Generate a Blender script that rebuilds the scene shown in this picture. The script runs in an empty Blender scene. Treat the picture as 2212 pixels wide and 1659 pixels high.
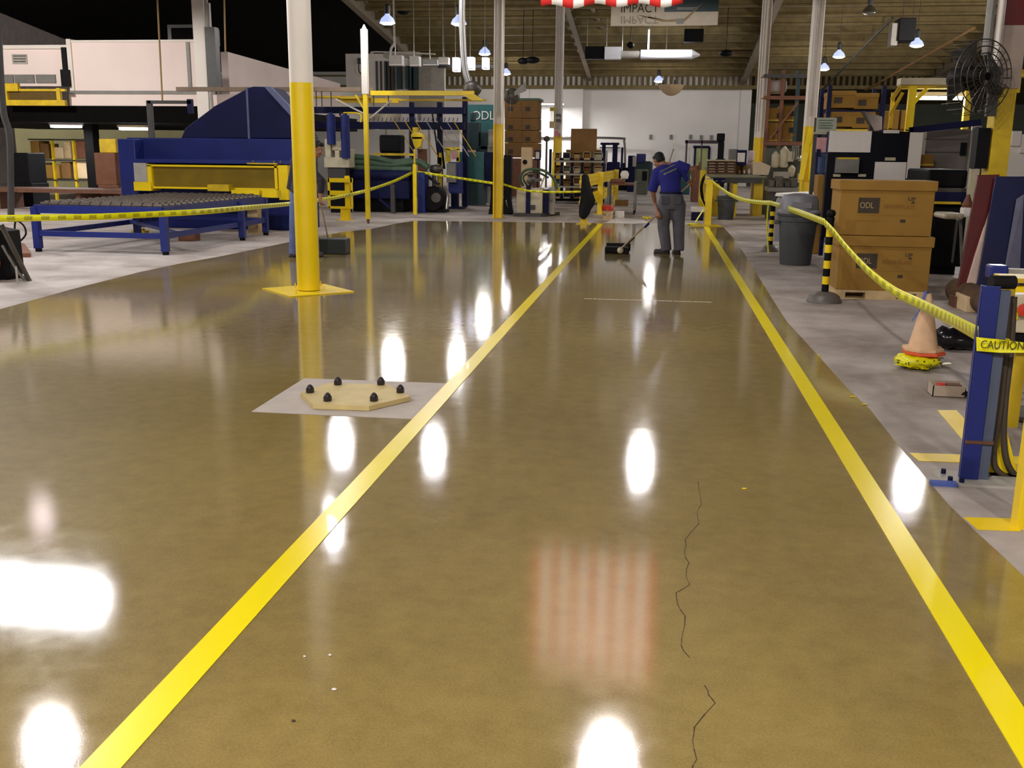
import bpy, bmesh, math, random
from mathutils import Vector, Matrix, Euler
random.seed(7)
PI = math.pi
C = bpy.context.scene.collection
# ------------------------------------------------------------ camera
F, CX, CY, H = 2140.0, 1106.0, 829.5, 1.53
Fc = Vector((1431 - CX, 339 - CY, F)).normalized()
ROLL = -0.011
Dc = Vector((ROLL, 1, -(ROLL * Fc.x + Fc.y) / Fc.z)).normalized()
Rc = Dc.cross(Fc)
cam_d = bpy.data.cameras.new('camera')
cam = bpy.data.objects.new('camera', cam_d)
C.objects.link(cam)
M3 = Matrix(((Rc[0], -Rc[1], -Rc[2]), (Fc[0], -Fc[1], -Fc[2]), (-Dc[0], Dc[1], Dc[2])))
cam.matrix_world = Matrix.Translation((0, 0, H)) @ M3.to_4x4()
cam_d.sensor_fit = 'HORIZONTAL'
cam_d.sensor_width = 36
cam_d.lens = 36 * F / 2212
cam_d.clip_end = 300
bpy.context.scene.camera = cam


def ray(px, py):
    v = Vector((px - CX, py - CY, F))
    return Vector((v.dot(Rc), v.dot(Fc), -v.dot(Dc)))


def at(px, py, Y):
    d = ray(px, py)
    t = Y / d.y
    return Vector((d.x * t, Y, H + d.z * t))


def gr(px, py, z=0.0):
    d = ray(px, py)
    t = (z - H) / d.z
    return Vector((d.x * t, d.y * t, z))


def atx(px, py, X):
    d = ray(px, py)
    t = X / d.x
    return Vector((X, d.y * t, H + d.z * t))


def refl(px, py, z):
    """where a lamp at height z hangs whose mirror image in the floor is seen at this place"""
    d = ray(px, py)
    t = (-z - H) / d.z
    return Vector((d.x * t, d.y * t, z))


# ------------------------------------------------------------ materials
def lin(c):
    c = c / 255.0
    return c / 12.92 if c <= 0.04045 else ((c + 0.055) / 1.055) ** 2.4


MATS = {}


def mat(name, rgb, rough=0.5, metal=0.0, var=0.12, scale=6.0, bump=0.0, emit=None, estr=0.0, coat=0.0, alpha=1.0, spec=0.5):
    if name in MATS:
        return MATS[name]
    m = bpy.data.materials.new(name)
    m.use_nodes = True
    nt = m.node_tree
    b = nt.nodes['Principled BSDF']
    col = (lin(rgb[0]), lin(rgb[1]), lin(rgb[2]), 1)
    b.inputs['Roughness'].default_value = rough
    b.inputs['Metallic'].default_value = metal
    b.inputs['Coat Weight'].default_value = coat
    b.inputs['Alpha'].default_value = alpha
    b.inputs['Specular IOR Level'].default_value = spec
    tc = nt.nodes.new('ShaderNodeTexCoord')
    if var > 0:
        n = nt.nodes.new('ShaderNodeTexNoise')
        n.inputs['Scale'].default_value = scale
        n.inputs['Detail'].default_value = 4
        nt.links.new(tc.outputs['Object'], n.inputs['Vector'])
        r = nt.nodes.new('ShaderNodeMapRange')
        r.inputs[1].default_value = 0.3
        r.inputs[2].default_value = 0.7
        r.inputs[3].default_value = 1 - var
        r.inputs[4].default_value = 1 + var
        nt.links.new(n.outputs['Fac'], r.inputs[0])
        mx = nt.nodes.new('ShaderNodeVectorMath')
        mx.operation = 'SCALE'
        mx.inputs[0].default_value = col[:3]
        nt.links.new(r.outputs[0], mx.inputs['Scale'])
        nt.links.new(mx.outputs[0], b.inputs['Base Color'])
        if bump > 0:
            bp = nt.nodes.new('ShaderNodeBump')
            bp.inputs['Strength'].default_value = bump
            bp.inputs['Distance'].default_value = 0.01
            nt.links.new(n.outputs['Fac'], bp.inputs['Height'])
            nt.links.new(bp.outputs[0], b.inputs['Normal'])
    else:
        b.inputs['Base Color'].default_value = col
    if emit:
        b.inputs['Emission Color'].default_value = (lin(emit[0]), lin(emit[1]), lin(emit[2]), 1)
        b.inputs['Emission Strength'].default_value = estr
    MATS[name] = m
    return m


YEL = mat('yellow_paint', (238, 205, 12), 0.38, var=0.06, scale=3)
YELD = mat('worn_yellow_paint', (205, 172, 20), 0.5, var=0.2, scale=5)
BLUE = mat('machine_blue_paint', (22, 36, 108), 0.45, var=0.15, scale=2)
BLUED = mat('dark_blue_paint', (14, 18, 60), 0.6, var=0.2, scale=2, spec=0.2)
BLUEM = mat('mid_blue_paint', (20, 32, 96), 0.5, var=0.15, scale=2, spec=0.3)
WHT = mat('white_paint', (226, 218, 208), 0.55, var=0.05, scale=1.5)
WALLW = mat('wall_white_paint', (226, 222, 216), 0.8, var=0.04, scale=0.7)
PINKW = mat('pinkish_white_panel', (238, 220, 212), 0.75, var=0.04, scale=0.8)
GRY = mat('grey_paint', (120, 118, 112), 0.5, var=0.12)
GRYL = mat('light_grey_paint', (168, 162, 152), 0.5, var=0.12)
GRYD = mat('dark_grey_paint', (62, 60, 58), 0.5, var=0.15)
BLK = mat('black_paint', (12, 12, 14), 0.55, var=0.2, spec=0.15)
BLKC = mat('black_cloth', (8, 8, 14), 0.9, var=0.25, scale=12, bump=0.4)
STEEL = mat('bare_steel', (150, 148, 144), 0.3, 0.9, var=0.15, scale=10)
STEELD = mat('dull_steel', (92, 88, 82), 0.45, 0.7, var=0.2, scale=10)
CARD = mat('cardboard', (148, 110, 42), 0.85, var=0.08, scale=4)
CARDD = mat('brown_cardboard', (122, 88, 44), 0.85, var=0.12, scale=3)
CARDL = mat('pale_cardboard', (206, 180, 140), 0.85, var=0.08, scale=4)
INK = mat('printed_ink', (62, 52, 40), 0.8, var=0.1)
INKL = mat('faint_ink', (140, 100, 48), 0.85, var=0.05)
WOOD = mat('pale_wood', (196, 168, 122), 0.75, var=0.15, scale=8)
WOODD = mat('dark_wood', (96, 62, 42), 0.7, var=0.2, scale=8)
CREAM = mat('cream_enamel', (190, 180, 152), 0.45, var=0.12)
TEAL = mat('teal_paint', (34, 92, 92), 0.5, var=0.1)
TEALD = mat('dark_teal_paint', (26, 52, 58), 0.5, var=0.15)
GREEN = mat('green_rubber', (60, 84, 62), 0.6, var=0.2)
RED = mat('red_plastic', (196, 52, 30), 0.4, var=0.08)
REDP = mat('red_panel_paint', (86, 10, 8), 0.4, var=0.1)
RUST = mat('brown_paint', (112, 68, 44), 0.6, var=0.15)
ORNG = mat('orange_rubber', (228, 92, 50), 0.6, var=0.1)
CONEM = mat('dusty_cone_rubber', (216, 176, 138), 0.75, var=0.1, scale=12)
RUB = mat('black_rubber', (20, 18, 18), 0.7, var=0.2, spec=0.2)
PAPER = mat('white_paper', (222, 216, 210), 0.8, var=0.03)
PINKP = mat('pink_paper', (226, 172, 176), 0.8, var=0.03)
GALV = mat('galvanised_sheet', (168, 168, 166), 0.38, 0.6, var=0.1)
DUCTW = mat('white_duct_paint', (232, 232, 236), 0.35, var=0.03)
BINM = mat('grey_bin_plastic', (66, 68, 70), 0.55, var=0.08, scale=3)
BINL = mat('grey_bin_lid_plastic', (122, 120, 126), 0.45, var=0.08, scale=3)
SKIN = mat('skin', (150, 104, 76), 0.55, var=0.05)
HAIR = mat('dark_hair', (12, 9, 14), 0.7, var=0.2, scale=40, bump=0.5)
SHIRT = mat('royal_blue_cotton', (34, 36, 128), 0.85, var=0.12, scale=6, bump=0.2)
JEANS = mat('washed_grey_denim', (92, 90, 98), 0.9, var=0.22, scale=5, bump=0.3)
JEANSB = mat('blue_denim', (88, 98, 140), 0.9, var=0.25, scale=6, bump=0.3)
SHOE = mat('dark_leather', (34, 26, 30), 0.5, var=0.2)
GLOW = mat('lamp_glow', (255, 255, 255), 0.5, var=0, emit=(205, 215, 255), estr=12)
GLOWW = mat('tube_glow', (255, 255, 255), 0.5, var=0, emit=(235, 240, 255), estr=8)
GLOWG = mat('green_tube_glow', (255, 255, 255), 0.5, var=0, emit=(225, 245, 205), estr=9)
OLIVE = mat('ceiling_deck_paint', (98, 84, 48), 0.8, var=0.15, scale=1)
OLIVD = mat('joist_paint', (112, 96, 56), 0.75, var=0.2, scale=3)
DARKC = mat('black_paint_and_shade', (10, 9, 8), 0.9, var=0.2, spec=0.1)  # near-black parts; on the left ceiling it stands for missing light
GIRD = mat('girder_paint', (124, 112, 94), 0.7, var=0.12)
GREENG = mat('grey_green_wall', (92, 96, 84), 0.8, var=0.1, scale=1)
PLAST = mat('milky_plastic', (206, 206, 204), 0.3, var=0.05)
HOSE = mat('hose_rubber', (72, 62, 50), 0.5, var=0.2)
DUST = mat('dusty_concrete', (176, 166, 160), 0.85, var=0.12, scale=3)
DOORG = mat('green_glass', (176, 186, 120), 0.25, var=0.15, scale=2)


def floor_mats():
    # polished, stained and sealed concrete
    m = bpy.data.materials.new('polished_brown_concrete')
    m.use_nodes = True
    nt = m.node_tree
    b = nt.nodes['Principled BSDF']
    tc = nt.nodes.new('ShaderNodeTexCoord')
    n1 = nt.nodes.new('ShaderNodeTexNoise'); n1.inputs['Scale'].default_value = 0.55; n1.inputs['Detail'].default_value = 6
    n2 = nt.nodes.new('ShaderNodeTexNoise'); n2.inputs['Scale'].default_value = 9; n2.inputs['Detail'].default_value = 8; n2.inputs['Roughness'].default_value = 0.7
    n3 = nt.nodes.new('ShaderNodeTexNoise'); n3.inputs['Scale'].default_value = 140; n3.inputs['Detail'].default_value = 3
    n4 = nt.nodes.new('ShaderNodeTexNoise'); n4.inputs['Scale'].default_value = 320; n4.inputs['Detail'].default_value = 2
    for n in (n1, n2, n3, n4):
        nt.links.new(tc.outputs['Object'], n.inputs['Vector'])
    r = nt.nodes.new('ShaderNodeValToRGB')
    r.color_ramp.elements[0].position = 0.34
    r.color_ramp.elements[0].color = (lin(126), lin(106), lin(58), 1)
    r.color_ramp.elements[1].position = 0.66
    r.color_ramp.elements[1].color = (lin(158), lin(136), lin(76), 1)
    a = nt.nodes.new('ShaderNodeMath'); a.operation = 'MULTIPLY_ADD'; a.inputs[1].default_value = 0.45
    a2 = nt.nodes.new('ShaderNodeMath'); a2.operation = 'MULTIPLY'; a2.inputs[1].default_value = 0.55
    nt.links.new(n1.outputs['Fac'], a2.inputs[0])
    nt.links.new(n2.outputs['Fac'], a.inputs[0]); nt.links.new(a2.outputs[0], a.inputs[2])
    nt.links.new(a.outputs[0], r.inputs[0])
    sp = nt.nodes.new('ShaderNodeMapRange'); sp.inputs[1].default_value = 0.3; sp.inputs[2].default_value = 0.7
    sp.inputs[3].default_value = 0.86; sp.inputs[4].default_value = 1.14
    nt.links.new(n3.outputs['Fac'], sp.inputs[0])
    sc = nt.nodes.new('ShaderNodeVectorMath'); sc.operation = 'SCALE'
    nt.links.new(r.outputs[0], sc.inputs[0]); nt.links.new(sp.outputs[0], sc.inputs['Scale'])
    nt.links.new(sc.outputs[0], b.inputs['Base Color'])
    b.inputs['Roughness'].default_value = 0.5
    b.inputs['Specular IOR Level'].default_value = 0.08
    b.inputs['Coat Weight'].default_value = 1.0
    b.inputs['Coat IOR'].default_value = 1.7
    rr = nt.nodes.new('ShaderNodeMapRange'); rr.inputs[1].default_value = 0.3; rr.inputs[2].default_value = 0.7
    rr.inputs[3].default_value = 0.05; rr.inputs[4].default_value = 0.095
    nt.links.new(n2.outputs['Fac'], rr.inputs[0]); nt.links.new(rr.outputs[0], b.inputs['Coat Roughness'])
    bp = nt.nodes.new('ShaderNodeBump'); bp.inputs['Strength'].default_value = 0.05; bp.inputs['Distance'].default_value = 0.0012
    nt.links.new(n4.outputs['Fac'], bp.inputs['Height'])
    nt.links.new(bp.outputs[0], b.inputs['Coat Normal'])
    # dull, dusty concrete
    d = bpy.data.materials.new('dull_grey_concrete')
    d.use_nodes = True
    nt = d.node_tree
    b = nt.nodes['Principled BSDF']
    tc = nt.nodes.new('ShaderNodeTexCoord')
    n1 = nt.nodes.new('ShaderNodeTexNoise'); n1.inputs['Scale'].default_value = 0.9; n1.inputs['Detail'].default_value = 8; n1.inputs['Roughness'].default_value = 0.65
    nt.links.new(tc.outputs['Object'], n1.inputs['Vector'])
    r = nt.nodes.new('ShaderNodeValToRGB')
    r.color_ramp.elements[0].position = 0.32
    r.color_ramp.elements[0].color = (lin(130), lin(118), lin(108), 1)
    r.color_ramp.elements[1].position = 0.62
    r.color_ramp.elements[1].color = (lin(184), lin(173), lin(166), 1)
    nt.links.new(n1.outputs['Fac'], r.inputs[0]); nt.links.new(r.outputs[0], b.inputs['Base Color'])
    b.inputs['Roughness'].default_value = 0.6
    b.inputs['Specular IOR Level'].default_value = 0.25
    return m, d


FLP, FLD = floor_mats()


# ------------------------------------------------------------ mesh building
ORG = {}


class MB:
    def __init__(s):
        s.v, s.f, s.mi = [], [], []

    def add(s, vs, fs, mi=0):
        o = len(s.v)
        s.v += [Vector(v) for v in vs]
        s.f += [tuple(i + o for i in f) for f in fs]
        s.mi += [mi] * len(fs)
        return s

    def box(s, x0, x1, y0, y1, z0, z1, mi=0, rot=None, c=None):
        if x0 > x1: x0, x1 = x1, x0
        if y0 > y1: y0, y1 = y1, y0
        if z0 > z1: z0, z1 = z1, z0
        vs = [Vector((x, y, z)) for z in (z0, z1) for y in (y0, y1) for x in (x0, x1)]
        if rot is not None:
            c = Vector(c) if c is not None else Vector(((x0 + x1) / 2, (y0 + y1) / 2, (z0 + z1) / 2))
            R = Euler(rot).to_matrix()
            vs = [R @ (v - c) + c for v in vs]
        return s.add(vs, [(0, 2, 3, 1), (4, 5, 7, 6), (0, 1, 5, 4), (2, 6, 7, 3), (0, 4, 6, 2), (1, 3, 7, 5)], mi)

    def bar(s, p, q, w, h=None, mi=0, up=(0, 0, 1)):
        """rectangular bar from p to q"""
        h = h or w
        p, q = Vector(p), Vector(q)
        d = (q - p).normalized()
        u = Vector(up)
        if abs(d.dot(u)) > 0.98:
            u = Vector((0, 1, 0))
        a = d.cross(u).normalized() * w / 2
        b = a.cross(d).normalized() * h / 2
        vs = [p - a - b, p + a - b, p + a + b, p - a + b, q - a - b, q + a - b, q + a + b, q - a + b]
        return s.add(vs, [(0, 1, 2, 3), (7, 6, 5, 4), (0, 4, 5, 1), (1, 5, 6, 2), (2, 6, 7, 3), (3, 7, 4, 0)], mi)

    def cyl(s, p, q, r0, r1=None, n=16, mi=0, cap=True):
        r1 = r0 if r1 is None else r1
        p, q = Vector(p), Vector(q)
        d = (q - p).normalized()
        u = Vector((0, 0, 1)) if abs(d.z) < 0.95 else Vector((1, 0, 0))
        a = d.cross(u).normalized()
        b = d.cross(a)
        vs = []
        for c, r in ((p, r0), (q, r1)):
            for i in range(n):
                t = 2 * PI * i / n
                vs.append(c + (a * math.cos(t) + b * math.sin(t)) * r)
        fs = [(i, (i + 1) % n, n + (i + 1) % n, n + i) for i in range(n)]
        if cap:
            fs += [tuple(range(n - 1, -1, -1)), tuple(range(n, 2 * n))]
        return s.add(vs, fs, mi)

    def tube(s, pts, r, n=8, mi=0, sub=6):
        P = [Vector(p) for p in pts]
        if len(P) > 2 and sub > 1:
            Q = []
            for i in range(len(P) - 1):
                p0 = P[max(i - 1, 0)]; p1 = P[i]; p2 = P[i + 1]; p3 = P[min(i + 2, len(P) - 1)]
                for k in range(sub):
                    t = k / sub
                    Q.append(0.5 * ((2 * p1) + (p2 - p0) * t + (2 * p0 - 5 * p1 + 4 * p2 - p3) * t * t + (3 * p1 - p0 - 3 * p2 + p3) * t ** 3))
            Q.append(P[-1])
            P = Q
        vs, fs = [], []
        prev = None
        for i, p in enumerate(P):
            d = (P[min(i + 1, len(P) - 1)] - P[max(i - 1, 0)]).normalized()
            if prev is None:
                u = Vector((0, 0, 1)) if abs(d.z) < 0.9 else Vector((1, 0, 0))
                a = d.cross(u).normalized()
            else:
                a = (prev - d * prev.dot(d)).normalized()
            prev = a
            b = d.cross(a)
            for k in range(n):
                t = 2 * PI * k / n
                vs.append(p + (a * math.cos(t) + b * math.sin(t)) * r)
        for i in range(len(P) - 1):
            for k in range(n):
                fs.append((i * n + k, i * n + (k + 1) % n, (i + 1) * n + (k + 1) % n, (i + 1) * n + k))
        fs += [tuple(range(n - 1, -1, -1)), tuple(range(len(vs) - n, len(vs)))]
        return s.add(vs, fs, mi)

    def lathe(s, c, prof, n=24, mi=0, axis='z'):
        vs, fs = [], []
        c = Vector(c)
        for r, h in prof:
            for i in range(n):
                t = 2 * PI * i / n
                if axis == 'z':
                    vs.append(c + Vector((r * math.cos(t), r * math.sin(t), h)))
                elif axis == 'y':
                    vs.append(c + Vector((r * math.cos(t), h, r * math.sin(t))))
                else:
                    vs.append(c + Vector((h, r * math.cos(t), r * math.sin(t))))
        for j in range(len(prof) - 1):
            for i in range(n):
                fs.append((j * n + i, j * n + (i + 1) % n, (j + 1) * n + (i + 1) % n, (j + 1) * n + i))
        if prof[0][0] > 1e-4:
            fs.append(tuple(range(n - 1, -1, -1)))
        if prof[-1][0] > 1e-4:
            fs.append(tuple(range(len(vs) - n, len(vs))))
        return s.add(vs, fs, mi)

    def prism(s, poly, d, mi=0):
        """polygon (3-d points) swept along vector d"""
        n = len(poly)
        d = Vector(d)
        vs = [Vector(p) for p in poly] + [Vector(p) + d for p in poly]
        fs = [tuple(range(n - 1, -1, -1)), tuple(range(n, 2 * n))] + [(i, (i + 1) % n, n + (i + 1) % n, n + i) for i in range(n)]
        return s.add(vs, fs, mi)

    def ell(s, c, r, n=16, m=10, mi=0, rot=None):
        c = Vector(c)
        R = Euler(rot).to_matrix() if rot else Matrix.Identity(3)
        vs, fs = [], []
        for j in range(m + 1):
            ph = -PI / 2 + PI * j / m
            for i in range(n):
                t = 2 * PI * i / n
                vs.append(c + R @ Vector((r[0] * math.cos(ph) * math.cos(t), r[1] * math.cos(ph) * math.sin(t), r[2] * math.sin(ph))))
        for j in range(m):
            for i in range(n):
                fs.append((j * n + i, j * n + (i + 1) % n, (j + 1) * n + (i + 1) % n, (j + 1) * n + i))
        return s.add(vs, fs, mi)

    def px(s, x0, y0, x1, y1, Y, d=0.1, mi=0):
        """box whose front face spans these photo places on the plane at distance Y"""
        ym, xm = (y0 + y1) / 2, (x0 + x1) / 2
        a, b = at(x0, ym, Y), at(x1, ym, Y)
        t, u = at(xm, y0, Y), at(xm, y1, Y)
        return s.box(a.x, b.x, Y, Y + d, u.z, t.z, mi)

    def build(s, name, m, parent=None, bevel=0.0, smooth=None):
        me = bpy.data.meshes.new(name)
        if parent is not None:
            o0 = ORG[parent]
        else:
            xs = [v.x for v in s.v]; ys = [v.y for v in s.v]; zs = [v.z for v in s.v]
            o0 = Vector(((min(xs) + max(xs)) / 2, (min(ys) + max(ys)) / 2, min(zs)))
        me.from_pydata([v - o0 for v in s.v], [], s.f)
        ms = m if isinstance(m, (list, tuple)) else [m]
        for k in ms:
            me.materials.append(k)
        for p, mi in zip(me.polygons, s.mi):
            p.material_index = min(mi, len(ms) - 1)
        bm = bmesh.new(); bm.from_mesh(me)
        bmesh.ops.remove_doubles(bm, verts=bm.verts, dist=1e-6)
        bmesh.ops.recalc_face_normals(bm, faces=bm.faces)
        bm.to_mesh(me); bm.free()
        o = bpy.data.objects.new(name, me)
        C.objects.link(o)
        ORG[o] = o0.copy()
        if parent is not None:
            o.parent = parent
        else:
            o.location = o0
        if smooth is None:
            smooth = len(s.v) > 60
        if smooth:
            ang = math.radians(40)
            for p in me.polygons:
                p.use_smooth = True
            bm = bmesh.new(); bm.from_mesh(me)
            for e in bm.edges:
                if len(e.link_faces) == 2 and e.calc_face_angle(0) > ang:
                    e.smooth = False
            bm.to_mesh(me); bm.free()
        if bevel > 0:
            bv = o.modifiers.new('bevel', 'BEVEL')
            bv.width = bevel; bv.segments = 2; bv.limit_method = 'ANGLE'; bv.angle_limit = math.radians(50)
        return o


def tag(o, label, cat, group=None, kind=None):
    o['label'] = label
    o['category'] = cat
    if group: o['group'] = group
    if kind: o['kind'] = kind
    return o


def thing(name, label, cat, loc=(0, 0, 0), group=None):
    o = bpy.data.objects.new(name, None)
    o.empty_display_size = 0.2
    C.objects.link(o)
    o.location = loc
    ORG[o] = Vector(loc)
    return tag(o, label, cat, group)


def struct(o):
    o['kind'] = 'structure'
    return o


def copy_tree(o, loc=None, rotz=None, label=None, group=None, parent=None, delta=None):
    c = o.copy()
    C.objects.link(c)
    if parent is not None:
        c.parent = parent
        c.matrix_parent_inverse = o.matrix_parent_inverse
    if loc is not None: c.location = loc
    if delta is not None: c.location = Vector(o.location) + Vector(delta)
    if rotz is not None: c.rotation_euler = (0, 0, rotz)
    if label: c['label'] = label
    if group: c['group'] = group
    ORG[c] = Vector(c.location)
    for ch in list(o.children):
        copy_tree(ch, parent=c)
    return c


def text(name, body, loc, size, m, parent, rot=(PI / 2, 0, 0), ext=0.002, sx=1.0, sz=1.0, align='LEFT'):
    cu = bpy.data.curves.new(name, 'FONT')
    cu.body = body
    cu.size = size
    cu.extrude = ext
    cu.align_x = align
    cu.materials.append(m)
    o = bpy.data.objects.new(name, cu)
    C.objects.link(o)
    dg = bpy.context.evaluated_depsgraph_get()
    me = bpy.data.meshes.new_from_object(o.evaluated_get(dg))
    bpy.data.objects.remove(o)
    me.name = name
    if not me.materials: me.materials.append(m)
    o = bpy.data.objects.new(name, me)
    C.objects.link(o)
    o.rotation_euler = rot
    o.scale = (sx, sz, 1)
    if parent is not None:
        o.parent = parent
        o.location = Vector(loc) - ORG[parent]
    else:
        o.location = loc
    return o


def single(mb, name, m, label, cat, group=None, bevel=0.0, kind=None, smooth=None):
    return tag(mb.build(name, m, None, bevel, smooth), label, cat, group, kind)
# ============================================================ SETTING
def floor():
    edge = [(0, 668), (150, 626), (300, 588), (390, 569), (480, 553), (620, 524), (740, 501), (800, 495), (850, 484), (895, 477),
            (1000, 478), (1150, 480), (1290, 482), (1420, 482), (1530, 489), (1562, 490), (1590, 520), (1640, 600), (1668, 645), (1700, 695),
            (1760, 760), (1830, 838), (1880, 885), (1935, 955), (1990, 1020), (2045, 1085), (2110, 1150), (2165, 1200), (2230, 1262)]
    E = [gr(x, y) for x, y in edge]
    E = [Vector((E[0].x - 1.5, E[0].y - 1.2, 0))] + E
    last = E[-1]
    far = Vector((last.x + 0.25, 1.0, 0))
    poly = E + [far, Vector((last.x + 0.3, -10, 0)), Vector((-9.5, -10, 0)), Vector((-9.5, E[0].y - 1.5, 0))]
    bm = bmesh.new()
    rim = [bm.verts.new(p) for p in poly]
    out = [bm.verts.new(p) for p in ((-30, -10, 0), (28, -10, 0), (28, 72, 0), (-30, 72, 0))]
    pe = [bm.edges.new((rim[i], rim[(i + 1) % len(rim)])) for i in range(len(rim))]
    oe = [bm.edges.new((out[i], out[(i + 1) % 4])) for i in range(4)]
    bmesh.ops.triangle_fill(bm, edges=pe + oe, use_beauty=True)
    inner = bmesh.ops.triangle_fill(bm, edges=pe, use_beauty=True)
    me = bpy.data.meshes.new('floor')
    bm.to_mesh(me); bm.free()
    return poly, me


def inside(p, poly):
    c = False
    n = len(poly)
    for i in range(n):
        a, b = poly[i], poly[(i + 1) % n]
        if (a.y > p.y) != (b.y > p.y) and p.x < (b.x - a.x) * (p.y - a.y) / (b.y - a.y) + a.x:
            c = not c
    return c


poly, me = floor()
me.materials.append(FLD); me.materials.append(FLP)
seen = set()
bm = bmesh.new(); bm.from_mesh(me)
kill = []
for f in bm.faces:
    c = f.calc_center_median()
    key = tuple(sorted(v.index for v in f.verts))
    if key in seen:
        kill.append(f); continue
    seen.add(key)
    f.material_index = 1 if inside(c, poly) else 0
    if f.normal.z < 0: f.normal_flip()
bmesh.ops.delete(bm, geom=kill, context='FACES_ONLY')
ext = bmesh.ops.extrude_face_region(bm, geom=bm.faces[:])
for v in [g for g in ext['geom'] if isinstance(g, bmesh.types.BMVert)]:
    v.co.z -= 0.12
bmesh.ops.recalc_face_normals(bm, faces=bm.faces)
bm.to_mesh(me); bm.free()
fl = bpy.data.objects.new('floor', me); C.objects.link(fl); struct(fl)

ZR = lambda Y: 5.95 + 0.122 * (57 - Y)
ce = MB()
ce.prism([(-12.7, -10, ZR(-10)), (28, -10, ZR(-10)), (28, 72, ZR(72)), (-12.7, 72, ZR(72))], (0, 0, 0.2))
ceil = struct(ce.build('ceiling', OLIVE))
Y = 31.0
while Y < 57:
    z = ZR(Y)
    j = MB()
    j.box(-12.6, 13.6, Y - 0.07, Y + 0.07, z - 0.34, z - 0.26)
    j.box(-12.6, 13.6, Y - 0.012, Y + 0.012, z - 0.27, z - 0.02)
    struct(j.build('joist', OLIVD, ceil))
    Y += 1.45
cl = struct(MB().prism([(-30, -10, ZR(-10)), (-12.7, -10, ZR(-10)), (-12.7, 72, ZR(72)), (-30, 72, ZR(72))], (0, 0, 0.2)).build('ceiling', DARKC))  # left roof deck, its lack of light painted in
for X, w, hh in ((-12.6, 0.3, 0.65), (-4.1, 0.22, 0.4), (4.1, 0.3, 0.62), (13.7, 0.3, 0.6)):
    g = MB()
    for (dz0, dz1, ww) in ((0, 0.06, w), (0.06, hh - 0.06, 0.05), (hh - 0.06, hh, w)):
        a, b = ZR(4) - hh, ZR(56.9) - hh
        g.prism([(X - ww / 2, 4, a + dz0), (X + ww / 2, 4, a + dz0), (X + ww / 2, 4, a + dz1), (X - ww / 2, 4, a + dz1)],
                (0, 52.9, b - a))
    struct(g.build('ceiling_beam', GIRD))
# far wall, step, corrugated band, side walls
wb = MB().box(-4.45, 4.35, 57, 57.3, 0, 6.3).build('wall_back', WALLW); struct(wb)
struct(MB().box(-30, -4.45, 56.4, 57.3, 0, 6.3).build('wall_back', WALLW))
struct(MB().box(4.35, 28, 66, 66.3, 0, 6.0).build('wall_back', GREENG))
struct(MB().box(4.3, 4.6, 57.3, 66.0, 0, 6.0).build('wall_back', WALLW))
struct(MB().box(4.05, 4.62, 56.85, 56.99, 0, 5.25).build('trim_1', WALLW))
tb = MB()
tb.box(-30, 13.6, 56.1, 56.3, 5.1, 5.28)
tb.box(-30, 13.6, 56.15, 56.25, 5.75, 5.83)
struct(tb.build('trim_2', OLIVD))
cor = MB()
x = -12.4
while x < 13.4:
    cor.box(x, x + 0.14, 56.32, 56.38, 5.28, 6.0)
    x += 0.3
struct(cor.build('trim_3', OLIVE))
struct(MB().box(-30.3, -30, -10, 72, 0, 15).build('wall_left', DUST))
struct(MB().box(28, 28.3, -10, 72, 0, 15).build('wall_right', GREENG))
struct(MB().box(-30, 28, -10.3, -10, 0, 15).build('wall_front', DUST))
# far wall pipe and door
pp = MB()
pp.tube([at(1165, 296, 56.3), at(1260, 297, 56.3), at(1343, 299, 56.3), at(1348, 304, 56.3), at(1350, 330, 56.3), at(1350, 392, 56.3)], 0.06, sub=3)
single(pp, 'conduit', STEELD, 'thin grey conduit running along the bright far wall and dropping behind the presses', 'conduit')
for (x, y) in ((1406, 296), (1450, 296), (1492, 296), (1515, 297), (1537, 297)):
    a = at(x, y, 56.93)
    struct(MB().box(a.x - .08, a.x + .08, 56.93, 56.99, a.z - .12, a.z + .12).build('trim_4', GRY))
dr = MB(); dr.px(1498, 318, 1502, 400, 56.9, .1); dr.px(1528, 318, 1533, 400, 56.9, .1); dr.px(1498, 315, 1533, 320, 56.9, .1)
door = struct(dr.build('door_1', BLUED))
ORG[door] = ORG[door]
struct(MB().px(1502, 320, 1528, 400, 56.94, .05).build('door_leaf', DOORG, door))
hn = MB().px(1523, 361, 1526, 366, 56.9, .06).build('door_handle', STEEL, door)

# ============================================================ COLUMNS
def pipe_column(px_, py_, r, label, top, white=(226, 216, 204), plate=True):
    b = gr(px_, py_)
    t = thing('support_column', label, 'column', b, 'building columns along the aisle')
    MB().cyl(b + Vector((0, 0, 0.02)), b + Vector((0, 0, 2.27)), r, n=32).build('painted_sleeve', YEL, t)
    MB().cyl(b + Vector((0, 0, 2.27)), b + Vector((0, 0, top)), r, n=32).build('shaft', WHT, t)
    return b, t


b, t = pipe_column(667, 629, 0.127, 'round white steel column with yellow painted base standing on the glossy floor', ZR(11.6) - .45)
bp = [gr(566, 622, .012), gr(627, 640, .012), gr(765, 629, .012), gr(700, 613, .012)]
MB().prism(bp, (0, 0, -0.011)).build('base_plate', YEL, t)
for (x, y) in ((638, 621), (693, 617), (681, 627), (700, 629), (640, 634)):
    g = gr(x, y, .012)
    MB().cyl(g, g + Vector((0, 0, .055)), .012, .006, n=8).build('anchor_bolt', YEL, t)


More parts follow.
